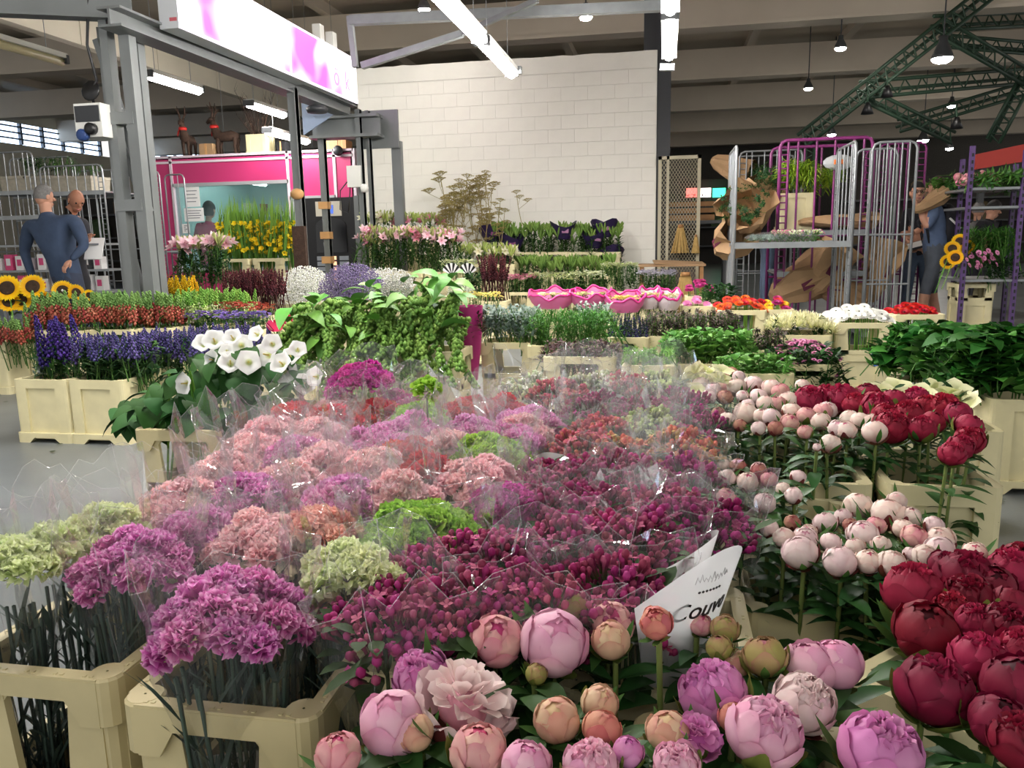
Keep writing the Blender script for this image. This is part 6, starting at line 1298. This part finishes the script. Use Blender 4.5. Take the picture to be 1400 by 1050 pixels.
# ---------------------------------------------------------------- violet shelf trolley at the right
VY = 9.3
vt = thing('shelf_trolley', 'violet perforated shelf trolley at the right edge full of cut flowers', 'trolley', (aty(1355, 400, VY).x, VY+.3, 0)); vx = vt.location.x
def vpost(px, Y, yt, nm='post'):
    x = aty(px, 330, Y).x-vx; z = aty(px, yt, Y).z; b = MB(); b.bb(x-.022, x+.022, Y-VY-.32, Y-VY-.28, .1, z); o = part(nm, b, 'violet_steel', vt)
    b = MB(); k = 0
    while .2+.07*k < z-.05: b.bb(x-.009, x+.009, Y-VY-.323, Y-VY-.32, .18+.07*k, .215+.07*k); k += 1
    part('slots', b, 'black', o)
vpost(1320, VY, 200); vpost(1392, VY, 205); vpost(1308, VY+.7, 218); vpost(1380, VY+.7, 225)
xl, xr = aty(1318, 330, VY).x-vx, aty(1420, 330, VY).x-vx; vz = [aty(1355, y, VY).z for y in (256, 282, 382)]
for z in vz+[.14]: b = MB(); b.bb(xl, xr, -.3, .42, z-.025, z); part('shelf', b, 'galv' if z != .14 else 'violet_steel', vt)
for sx in (xl+.05, xr-.2):
    for sy in (-.2, .3): b = MB(); b.lathe([(.05, -.02), (.055, 0), (.05, .02)], 10, M=Matrix.Rotation(R(90), 3, 'Y')); part('wheel', b, 'black', vt, True, M=T(sx, sy, .056))
def lay(lb, px, py, Y, units, n, sc, spread, name='cut_flower_bunch', rot=R(80), extra=None):
    p = aty(px, py, Y); t = thing(name, lb, 'flowers', p); 
    for k in range(n): obj(units[k % len(units)].name.split('.')[0], units[k % len(units)], t, TRS((U(-1, 1)*spread[0], U(-1, 1)*spread[1], U(0, 1)*spread[2]), (U(-.5, .5), rot+U(-.3, .3), U(-.5, .5)), sc*U(.8, 1.2)))
    return t
lay('pale pink rose heads lying at the left of the violet trolley top shelf', 1335, 250, VY+.2, [peony_var('half', 'pinkbud', 0, False)[0]], 16, .045, (.16, .15, .1)); lay('green leafy stems lying on the violet trolley top shelf', 1372, 250, VY+.2, SPR['lily_leaf'], 30, 1.0, (.3, .2, .12))
fol('feathery grey-green bush on the violet trolley middle shelf', 'fern', zone(1325, 1392, VY+.1, 306, 380, .35), 60, sc=1.6, jit=.1); fol('long green leaves low on the violet trolley', 'dark', zone(1350, 1395, VY, 350, 380, .2), 14)
t = lay('small dusty pink blossoms on the violet trolley middle shelf', 1345, 366, VY-.1, [BUT], 24, 1.3, (.16, .05, .18), rot=R(60))
for i, (x, y) in enumerate(((1306, 352), (1302, 340), (1296, 358), (1312, 330), (1322, 338))):
    p = aty(x, y, VY+.05*i); t = thing('sunflower', 'small sunflower hanging at the violet trolley, %s' % ('lower middle', 'middle left', 'lowest', 'top', 'right')[i], 'flower', p, group='sunflowers on the violet trolley'); M = align((-.3, -1, .2), (0, 0, 0), .95); obj('petals', SUNP, t, M); obj('seed_disc', SUND, t, M); obj('stem', gst, t, TRS((0, .02, 0), (0, .3, 0), (1, 1, .35))); obj('leaf', PLEAF[0], t, TRS((0, .02, -.1), (0, .3, i), 1.2))
crate(aty(1330, 400, VY).x+.08, VY+.3, 'cream collar crate on the bottom of the violet trolley', W=.36, D=.36, z=.14, H=min(.55, vz[2]-.2))
# red stall roof board and far lit stall
b = MB(); a = aty(1335, 222, 13.5); b.prism([(0, -.1), (1.6, .12), (1.6, .42), (0, .12)], .2, T(0, 0, 0)); o = one('red_awning', b, mat('awning_red', (196, 66, 56), .5), 'red slanting fascia board of the stall at the right edge', 'awning', loc=tuple(a))
for xx in (.12, 1.5): b = MB(); b.bb(xx-.04, xx+.04, .05, .13, -a.z, -.02+.13*xx); part('support_post', b, 'steel_dark', o)
# ---------------------------------------------------------------- mesh door, table, brooms
md = thing('mesh_door', 'cream framed expanded metal door right of the white wall', 'door', (aty(928, 300, 12.45).x, 12.45, 0)); mw = aty(957, 300, 12.45).x-md.location.x; mz = aty(928, 213, 12.45).z
for x0, x1, z0, z1 in ((-mw, -mw+.05, 0, mz), (mw-.05, mw, 0, mz), (-mw, mw, mz-.05, mz), (-mw, mw, 0, .06), (-mw+.12, -mw+.16, 0, mz)): b = MB(); b.bb(x0, x1, -.03, .03, z0, z1); part('frame_bar', b, mat('cream_steel', (196, 188, 160), .5), md)
b = MB(); st_ = .045
k = 0
for i in range(int((mz+2*mw)/(st_*1.6))+2):
    for s_ in (-1, 1):
        z = i*st_*1.6; x0, z0 = -mw+.05, z; x1, z1 = mw-.05, z-(2*mw-.1)*1.6
        if z0 > mz: f = (z0-mz)/(z0-z1); x0, z0 = x0+(x1-x0)*f, mz
        if z1 < .05: f = (z0-.05)/(z0-z1); x1, z1 = x0+(x1-x0)*f, .05
        if x1 > x0: b.beam((s_*x0, .01*s_, z0), (s_*x1, .01*s_, z1), .006, .006)
part('expanded_mesh', b, 'cream_steel', md, kind='stuff')
t = thing('cardboard_table', 'low table covered with cardboard under the mesh door', 'table', (aty(918, 360, 11.6).x, 11.7, 0)); tz = aty(918, 361, 11.6).z; hw = .46
b = MB(); b.bb(-hw, hw, -.25, .25, tz-.03, tz); b.box((.1, -.05, tz+.015), (.7, .4, .02), Euler((R(4), R(3), R(5))).to_matrix()); part('top', b, 'kraft', t)
for sx in (-1, 1):
    for sy in (-1, 1): b = MB(); b.bb(sx*(hw-.05)-.025, sx*(hw-.05)+.025, sy*.2-.025, sy*.2+.025, 0, tz-.03); part('leg', b, 'wood', t)
def broom(lb, px, y0, y1, Y, w_):
    a, c = aty(px, y1, Y), aty(px, y0, Y); t = thing('straw_broom', lb, 'broom', a); h_ = c.z-a.z; b = MB()
    for k in range(26): aa = k*2.4; q = math.sqrt(k/26); b.tube([(q*w_*math.cos(aa), q*.1*math.sin(aa), 0), (q*w_*.25*math.cos(aa), q*.03*math.sin(aa), h_*.92)], .012, 4, False)
    part('straw', b, mat('straw', (206, 172, 104), .8, noise_=.2), t); b = MB(); b.lathe([(w_*.3, 0), (w_*.28, .05)], 10, (0, 0, h_*.86)); part('binding', b, 'wood', t, True)
broom('pale straw broom head hanging on the mesh door', 930, 306, 346, 12.36, .14); broom('smaller straw broom at the right of the mesh door', 951, 322, 346, 12.38, .06); broom('tall tan straw bundle standing under the cardboard table', 936, 366, 446, 10.9, .22)
t = thing('plant_crate', 'small wooden crate with greens behind the mesh door', 'crate', aty(945, 302, 13.4)); b = MB()
for k in range(3): b.bb(-.35, .35, -.2, -.18, .02+.1*k, .09+.1*k)
b.bb(-.35, .35, -.18, .2, 0, .02); part('slats', b, 'wood', t)
for k in range(10): obj('sprig', SPR['dark'][k % 2], t, TRS((U(-.3, .3), U(-.1, .1), .4), (U(-.3, .3), U(-.3, .3), k), .7))
b = MB(); b.bb(-.6, .6, -.25, .25, -.05, 0); b.bb(-.55, -.5, -.2, .2, -aty(945, 302, 13.4).z, 0); b.bb(.5, .55, -.2, .2, -aty(945, 302, 13.4).z, 0); part('stand', b, 'steel_dark', t)
# ---------------------------------------------------------------- green roof trusses
def truss(lb, p, q, h, n, t=None):
    p, q = Vector(p), Vector(q); t = thing('roof_truss', lb, 'truss', p); d = q-p; L_ = d.length; dn = d.normalized(); up = dn.cross(Vector((0, 1, 0))); up = (up if up.z > 0 else -up).normalized()*h
    for (o, nm) in ((Vector(), 'chord'), (up, 'chord'), (up*.5+Vector((0, h*.8, 0)), 'chord')): b = MB(); b.tube([o, d+o], .035, 5); part(nm, b, 'green_truss', t, True)
    for k in range(n):
        f0, f1 = k/n, (k+1)/n; b = MB(); b.tube([d*f0, d*((f0+f1)/2)+up], .016, 4, False); b.tube([d*((f0+f1)/2)+up, d*f1], .016, 4, False); b.tube([d*f0, d*((f0+f1)/2)+up*.5+Vector((0, h*.8, 0))], .014, 4, False); part('web', b, 'green_truss', t, True)
TY = 16
truss('long green lattice truss rising steeply to the right', aty(1102, 200, TY), aty(1362, -6, TY), .26, 20); truss('green lattice truss running right from the top node', aty(1280, 42, TY), aty(1420, 34, TY+3), .25, 7); truss('green lattice truss running right from the lower node', aty(1178, 134, TY), aty(1420, 112, TY+3), .28, 11)
truss('green lattice truss falling from the lower node to the right', aty(1180, 138, TY), aty(1300, 196, TY+2), .22, 8); truss('green lattice truss falling from the top node to the right', aty(1285, 50, TY), aty(1400, 116, TY+2), .28, 8); truss('green lattice truss climbing at the far right', aty(1366, 196, TY+2), aty(1412, 110, TY+2), .25, 6)
truss('green lattice truss crossing low behind the lamps', aty(1230, 180, TY+3), aty(1400, 130, TY+3), .25, 9); truss('thin green lattice truss behind the bright lamp', aty(1300, 65, TY+2), aty(1420, 75, TY+3), .22, 7)
t = thing('truss_mast', 'green lattice mast carrying the long truss', 'mast', (aty(1104, 200, TY).x, TY, 0)); zt = aty(1104, 200, TY).z
for (x, y) in ((-.12, 0), (.12, 0), (0, .2)): b = MB(); b.tube([(x, y, 0), (x, y, zt)], .03, 5); part('chord', b, 'green_truss', t, True)
for k in range(10): b = MB(); b.tube([(-.12, 0, zt*k/10), (.12, 0, zt*(k+.5)/10), (-.12, 0, zt*(k+1)/10)], .014, 4, False); part('web', b, 'green_truss', t, True)
for i, (x, y) in enumerate(((1186, 148), (1213, 125), (1308, 168))):
    t = thing('loudspeaker', 'black horn loudspeaker fixed under the truss node, %s' % ('lower left', 'upper', 'right')[i], 'speaker', aty(x, y, TY-.1)); b = MB(); b.lathe([(.11, -.1), (.06, .03), (.035, .1)], 12); part('horn', b, 'black', t, True); b = MB(); b.tube([(0, .0, .08), (0, .1, .3)], .015, 5); part('bracket', b, 'green_truss', t)
# ================================================================ PEOPLE
mat('skin', (202, 150, 124), .55, noise_=.06); mat('skin_b', (176, 122, 96), .55, noise_=.06)
def cloth(n, c): return mat(n, c, .85, noise_=.18, nscale=12, bump=.25, bscale=18)
cloth('navy_shirt', (58, 74, 100)); cloth('navy_trousers', (54, 62, 82)); cloth('black_cloth', (36, 36, 42)); cloth('grey_shorts', (92, 98, 108)); cloth('blue_tee', (92, 110, 142)); cloth('pink_shirt', (212, 74, 112)); cloth('jeans', (84, 100, 122)); cloth('charcoal', (64, 64, 70)); cloth('grey_shirt', (120, 118, 118))
mat('hair_grey', (130, 128, 126), .8, noise_=.3, nscale=60); mat('hair_black', (26, 22, 22), .6); mat('hair_brown', (60, 44, 36), .7); mat('hair_short', (120, 92, 78), .8)
def person(label, J, slots, hair, hairstyle='short', face=(0, -1, 0), hr=.105, glasses=False, hands=(True, True), scale=1.0):
    """J: joint name -> world Vector. slots: torso, sleeve, forearm, hand, leg, shin materials"""
    names = ['pelvis', 'spine', 'chest', 'neck', 'head', 'sl', 'el', 'wl', 'sr', 'er', 'wr', 'hl', 'kl', 'al', 'tl', 'hr', 'kr', 'ar', 'tr']
    rad = dict(pelvis=.165, spine=.165, chest=.18, neck=.055, head=.07, sl=.092, el=.056, wl=.036, sr=.092, er=.056, wr=.034, hl=.1, kl=.065, al=.045, tl=.04, hr=.1, kr=.065, ar=.045, tr=.04)
    E_ = [('pelvis', 'spine', 0), ('spine', 'chest', 0), ('chest', 'neck', 0), ('neck', 'head', 3), ('chest', 'sl', 0), ('sl', 'el', 1), ('el', 'wl', 2), ('chest', 'sr', 0), ('sr', 'er', 1), ('er', 'wr', 2), ('pelvis', 'hl', 4), ('hl', 'kl', 4), ('kl', 'al', 5), ('al', 'tl', 6), ('pelvis', 'hr', 4), ('hr', 'kr', 4), ('kr', 'ar', 5), ('ar', 'tr', 6)]
    o = Vector((J['pelvis'].x, J['pelvis'].y, 0)); idx = {n: i for i, n in enumerate(names)}
    me = bpy.data.meshes.new('sk'); me.from_pydata([J[n]-o for n in names], [(idx[a], idx[b]) for a, b, _ in E_], [])
    so = bpy.data.objects.new('sk', me); COL.objects.link(so); so.modifiers.new('s', 'SKIN')
    for n in names:
        v = me.skin_vertices[0].data[idx[n]]; r = rad[n]*scale; v.radius = (r, r*(.78 if n in ('chest', 'spine', 'pelvis') else 1)); v.use_root = (n == 'pelvis')
    sb = so.modifiers.new('u', 'SUBSURF'); sb.levels = 2; sb.render_levels = 2
    dg = bpy.context.evaluated_depsgraph_get(); bm = bpy.data.meshes.new_from_object(so.evaluated_get(dg)); bpy.data.objects.remove(so)
    b = MB(); segs = [(J[a]-o, J[c]-o, k) for a, c, k in E_]
    vs = [v.co.copy() for v in bm.vertices]; b.v = [tuple(v) for v in vs]; b.c = [(1, 1, 1)]*len(vs)
    for p in bm.polygons:
        c = p.center; best = (9, 0)
        for a, d_, k in segs:
            ab = d_-a; t_ = max(0, min(1, (c-a).dot(ab)/max(1e-6, ab.length_squared))); q = (c-(a+ab*t_)).length
            if k == 3 and t_ < .12: continue
            if q < best[0]: best = (q, k)
        b.f.append(tuple(p.vertices)); b.m.append(best[1])
    # head shape, face, ears
    H = J['head']-o; F_ = Vector(face).normalized(); S_ = F_.cross(Vector((0, 0, 1)))
    S_ = S_.normalized() if S_.length > .01 else Vector((1, 0, 0)); U_ = S_.cross(F_); Mh = Matrix((S_, F_, U_)).transposed()
    b.mi = 3; b.ball(H+U_*.03, hr, 16, 12, (.76, .92, 1.12), Mh); b.ball(H+F_*.03-U_*.05, hr*.62, 10, 8, (.85, 1, .9), Mh)
    b.tube([H+F_*(hr*.86)+U_*.04, H+F_*(hr*1.12)+U_*.0, H+F_*(hr*.9)-U_*.008], [.008, .017, .012], 6)
    for s_ in (-1, 1): b.ball(H+S_*(s_*hr*.77)+U_*.015, .032, 8, 6, (.35, .7, 1), Mh)
    b.mi = 7
    for s_ in (-1, 1): b.ball(H+F_*(hr*.86)+S_*(s_*.034)+U_*.035, .011, 6, 5)
    b.mi = 8; b.tube([H+F_*(hr*.86)-U_*.045-S_*.025, H+F_*(hr*.93)-U_*.047, H+F_*(hr*.86)-U_*.045+S_*.025], .007, 5)
    # hands with five fingers
    for hd, (w, e) in enumerate((('wl', 'el'), ('wr', 'er'))):
        if not hands[hd]: continue
        W_h = J[w]-o; d = (J[w]-J[e]).normalized(); sd = d.cross(F_); sd = sd.normalized() if sd.length > .1 else d.orthogonal().normalized(); nn = sd.cross(d); b.mi = 3
        b.ball(W_h+d*.05, .042, 10, 7, (1, .55, 1.25), Matrix((sd, nn, d)).transposed())
        for k in range(4):
            p0 = W_h+d*.085+sd*(.027-.018*k); L_ = (.062, .072, .068, .052)[k]; b.tube([p0-d*.02, p0+d*L_*.45+nn*.006, p0+d*L_*.8+nn*.022, p0+d*L_*.86+nn*.038], [.0095, .009, .008, .006], 6)
        p0 = W_h+d*.03+sd*.036; b.tube([p0-sd*.01, p0+sd*.022+d*.022, p0+sd*.026+d*.05+nn*.008], [.012, .0105, .007], 6)
    t = thing('person', label, 'person', o); body = b.mesh('body', [slots[k] for k in ('torso', 'sleeve', 'forearm', 'skin', 'leg', 'shin', 'shoe')]+['black', mat('lips', (168, 100, 92))], True); obj('body', body, t)
    hb = MB(); lo = {'short': -.05, 'bald': None, 'long': -.6}[hairstyle]
    if lo is not None:
        n, k = 16, 8; vs = []; fs = []
        for i in range(k+1):
            th = math.pi*.5*i/k*(1.22 if hairstyle == 'short' else 1.5)
            for j in range(n):
                a = 6.283*j/n; back = -math.sin(a); th2 = th*(1 if back > -.2 else .62)
                vs.append(H+U_*.035+Mh @ Vector((math.cos(a)*math.sin(th2)*hr*.82, math.sin(a)*math.sin(th2)*hr*.99, math.cos(th2)*hr*1.2)))
        for i in range(k):
            for j in range(n): a, c = i*n+j, i*n+(j+1) % n; fs.append((a, c, c+n, a+n))
        hb.add(vs, fs); part('hair', hb, hair, t, True)
    else:
        hb.ball(H+U_*.02-F_*.02, hr*1.01, 14, 8, (.78, .9, .9), Mh); part('hair', hb, hair, t, True)
    if glasses:
        g = MB()
        for s_ in (-1, 1): g.tube([H+F_*(hr*.99)+S_*(s_*.036+.026*math.cos(6.283*j/12))+U_*(.035+.02*math.sin(6.283*j/12)) for j in range(13)], .004, 4); g.tube([H+F_*(hr*.97)+S_*(s_*.06)+U_*.04, H+S_*(s_*hr*.8)+U_*.035], .003, 4)
        g.tube([H+F_*(hr*1.04)-S_*.012+U_*.04, H+F_*(hr*1.04)+S_*.012+U_*.04], .004, 4); part('glasses', g, 'black', t, True)
    c = MB(); nk = J['neck']-o; c.lathe([(.09, -.03), (.078, .0), (.07, .018)], 12, nk-Vector((0, 0, .01)), cap=False); part('collar', c, slots['torso'], t, True)
    return t
def legs(J, Yp, dx=.1, fwd=Vector((0, 1, 0)), off=0.0):
    pl = J['pelvis']; sd = Vector((-fwd.y, fwd.x, 0))
    for s_, n in ((1, 'l'), (-1, 'r')):
        h = pl+sd*(s_*.09)-Vector((0, 0, .05)); J['h'+n] = h; ft = Vector((h.x, h.y, 0))+sd*(s_*.03)+fwd*(off*s_); k = h.lerp(ft, .48)+fwd*.04
        J['k'+n] = Vector((k.x, k.y, h.z*.52)); J['a'+n] = Vector((ft.x, ft.y, .09)); J['t'+n] = ft+fwd*.16+Vector((0, 0, .045))
    return J
def PJ(Y, **k): return {n: aty(v[0], v[1], Y+(v[2] if len(v) > 2 else 0)) for n, v in k.items()}
SL = dict(torso='navy_shirt', sleeve='navy_shirt', forearm='navy_shirt', skin='skin', leg='navy_trousers', shin='navy_trousers', shoe='black_cloth')
J = PJ(7.9, head=(60, 272, .02), neck=(64, 294), chest=(72, 318), spine=(84, 350), pelvis=(94, 384), sl=(41, 308), el=(33, 344, .02), wl=(46, 384, -.05), sr=(102, 300), er=(116, 336, -.08), wr=(97, 356, -.2))
person('man in a navy shirt seen from behind, bending left with one hand on his back', legs(J, 7.9, fwd=Vector((.1, 1, 0)).normalized()), SL, 'hair_grey', face=(.35, .9, -.1))
J = PJ(8.5, head=(104, 276), neck=(97, 294, .05), chest=(98, 315, .05), spine=(100, 350), pelvis=(102, 392), sl=(112, 305, -.1), el=(120, 340, -.12), wl=(121, 326, -.3), sr=(86, 303, .15), er=(84, 340), wr=(96, 350, -.2))
person('bald man in dark clothes looking down at a white sheet of paper', legs(J, 8.5, fwd=Vector((.7, -.7, 0))), dict(SL, torso='black_cloth', sleeve='black_cloth', forearm='skin_b', skin='skin_b', leg='black_cloth', shin='black_cloth'), 'hair_short', 'bald', face=(.72, -.45, -.55))
b = MB(); b.box((0, 0, 0), (.2, .012, .26), Euler((R(-25), 0, R(10))).to_matrix()); o = one('paper_sheet', b, 'paper', 'white sheet of paper held by the bald man', 'paper', loc=tuple(aty(129, 340, 8.2))); b = MB(); b.box((0, -.01, .05), (.12, .002, .02), Euler((R(-25), 0, R(10))).to_matrix()); part('print_line', b, 'ink_grey', o)
J = PJ(14.3, head=(286, 289), neck=(285, 304), chest=(285, 320), spine=(285, 340), pelvis=(285, 362), sl=(272, 310), el=(268, 330), wl=(272, 345, .15), sr=(298, 310), er=(302, 330), wr=(297, 345, .15))
person('person in a pink shirt with black hair inside the booth, seen from behind', legs(J, 14.5), dict(SL, torso='pink_shirt', sleeve='pink_shirt', forearm='skin', leg='black_cloth', shin='black_cloth'), 'hair_black', 'long', face=(.1, 1, 0), hr=.14)
J = PJ(10.9, head=(1056, 262), neck=(1052, 278), chest=(1050, 295), spine=(1050, 318), pelvis=(1052, 342), sl=(1042, 290, -.15), el=(1036, 312, -.2), wl=(1030, 328, -.25), sr=(1062, 288, .15), er=(1068, 312, .1), wr=(1060, 332, 0))
person('person in a dark jacket and jeans half hidden behind the grey cage', legs(J, 10.9, fwd=Vector((-1, 0, 0))), dict(SL, torso='charcoal', sleeve='charcoal', forearm='charcoal', leg='jeans', shin='jeans'), 'hair_brown', face=(-1, -.2, -.1))
J = PJ(10.3, head=(1281, 260), neck=(1279, 277), chest=(1277, 295), spine=(1277, 322), pelvis=(1278, 346), sl=(1276, 288, -.17), el=(1268, 312, -.22), wl=(1259, 288, -.16), sr=(1278, 288, .17), er=(1264, 312, .2), wr=(1250, 318, .1))
E_m = person('man in blue tee and grey shorts with black backpack, holding up a kraft bunch', legs(J, 10.3, fwd=Vector((-1, .1, 0)).normalized(), off=.12), dict(SL, torso='blue_tee', sleeve='blue_tee', forearm='skin', leg='grey_shorts', shin='skin'), 'hair_brown', face=(-.9, .45, 0))
p = aty(1294, 308, 10.3); t = thing('backpack', 'black backpack on the back of the man in the blue tee', 'bag', p); b = MB(); b.ball((0, 0, 0), .2, 14, 10, (.55, .8, 1.25)); b.ball((.09, 0, -.08), .12, 10, 8, (.5, 1, .8)); part('bag_body', b, 'black_cloth', t, True)
for s_ in (-1, 1): b = MB(); b.tube([(-.05, .1*s_, .22), (-.17, .13*s_, .24), (-.27, .13*s_, .05), (-.2, .12*s_, -.2), (-.06, .1*s_, -.2)], .018, 6); part('strap', b, 'black_cloth', t, True)
b = MB(); b.tube([(-.02, -.16, .08), (.1, -.17, -.04)], .012, 5); part('buckle_strip', b, 'white_plastic', t, True)
parcel('kraft wrapped leafy bunch held by the man in the blue tee', 1272, 276, 10.08, .17, .17, .4, (0, R(-32), R(8)), 'dark', 12); fol('leafy greens sticking out of the held kraft bunch', 'round', zone(1276, 1316, 10.05, 242, 278, .25), 26, sc=.8)
J = PJ(10.9, head=(1254, 266), neck=(1254, 284), chest=(1254, 300), spine=(1254, 322), pelvis=(1255, 348), sl=(1240, 294), el=(1236, 318), wl=(1246, 336, -.2), sr=(1268, 294), er=(1272, 318), wr=(1262, 334, -.2))
person('man with glasses in dark clothes facing the camera behind the cage bars', legs(J, 10.9, fwd=Vector((-.1, -1, 0))), dict(SL, torso='black_cloth', sleeve='black_cloth', forearm='skin', leg='jeans', shin='jeans'), 'hair_black', face=(-.05, -1, 0), glasses=True)
b = MB(); b.box((0, 0, 0), (.26, .18, .02), Euler((R(20), R(-15), 0)).to_matrix()); o = one('clipboard', b, 'dark_grey', 'dark clipboard held by the man with glasses', 'clipboard', loc=tuple(aty(1250, 336, 10.6))); b = MB(); b.box((0, -.01, .012), (.2, .14, .004), Euler((R(20), R(-15), 0)).to_matrix()); part('sheet', b, 'paper', o)
J = PJ(13, head=(1357, 288), neck=(1352, 302), chest=(1347, 315), spine=(1343, 334), pelvis=(1341, 354), sl=(1342, 308, -.15), el=(1338, 326, -.2), wl=(1352, 336, -.2), sr=(1358, 308, .15), er=(1362, 326, .15), wr=(1364, 338, 0))
person('man in a dark shirt with dark hair bending right behind the violet trolley', legs(J, 13, fwd=Vector((1, .2, 0)).normalized()), dict(SL, torso='black_cloth', sleeve='black_cloth', forearm='skin', leg='charcoal', shin='charcoal'), 'hair_black', face=(.95, .1, -.3))
J = PJ(13.6, head=(1338, 290), neck=(1336, 304), chest=(1334, 317), spine=(1333, 334), pelvis=(1333, 354), sl=(1324, 312), el=(1322, 328), wl=(1328, 342, -.1), sr=(1346, 312), er=(1348, 328), wr=(1344, 342, -.1))
person('grey-haired person in a grey shirt behind the violet trolley', legs(J, 13.6), dict(SL, torso='grey_shirt', sleeve='grey_shirt', forearm='skin', leg='charcoal', shin='charcoal'), 'hair_grey', face=(.5, .8, 0))
# a few bits on the floor
for i, (x, y) in enumerate(((1352, 681), (1360, 684), (72, 618), (82, 608), (8, 550))):
    p = atz(x, y, .005); b = MB()
    for k in range(7): a = k*.9; b.leaf((0, 0, .004), (math.cos(a), math.sin(a), .08), .05 if i < 2 else .02, .012, bend=.02, n=3)
    one('leaf_scrap', b, 'leaf_dark', 'green leaf scrap on the floor, %s' % ('before the right tall bucket', 'right beside the other scrap by the tall bucket', 'before the left floor buckets', 'between the left floor buckets', 'at the left photo edge')[i], 'leaf', loc=tuple(p))
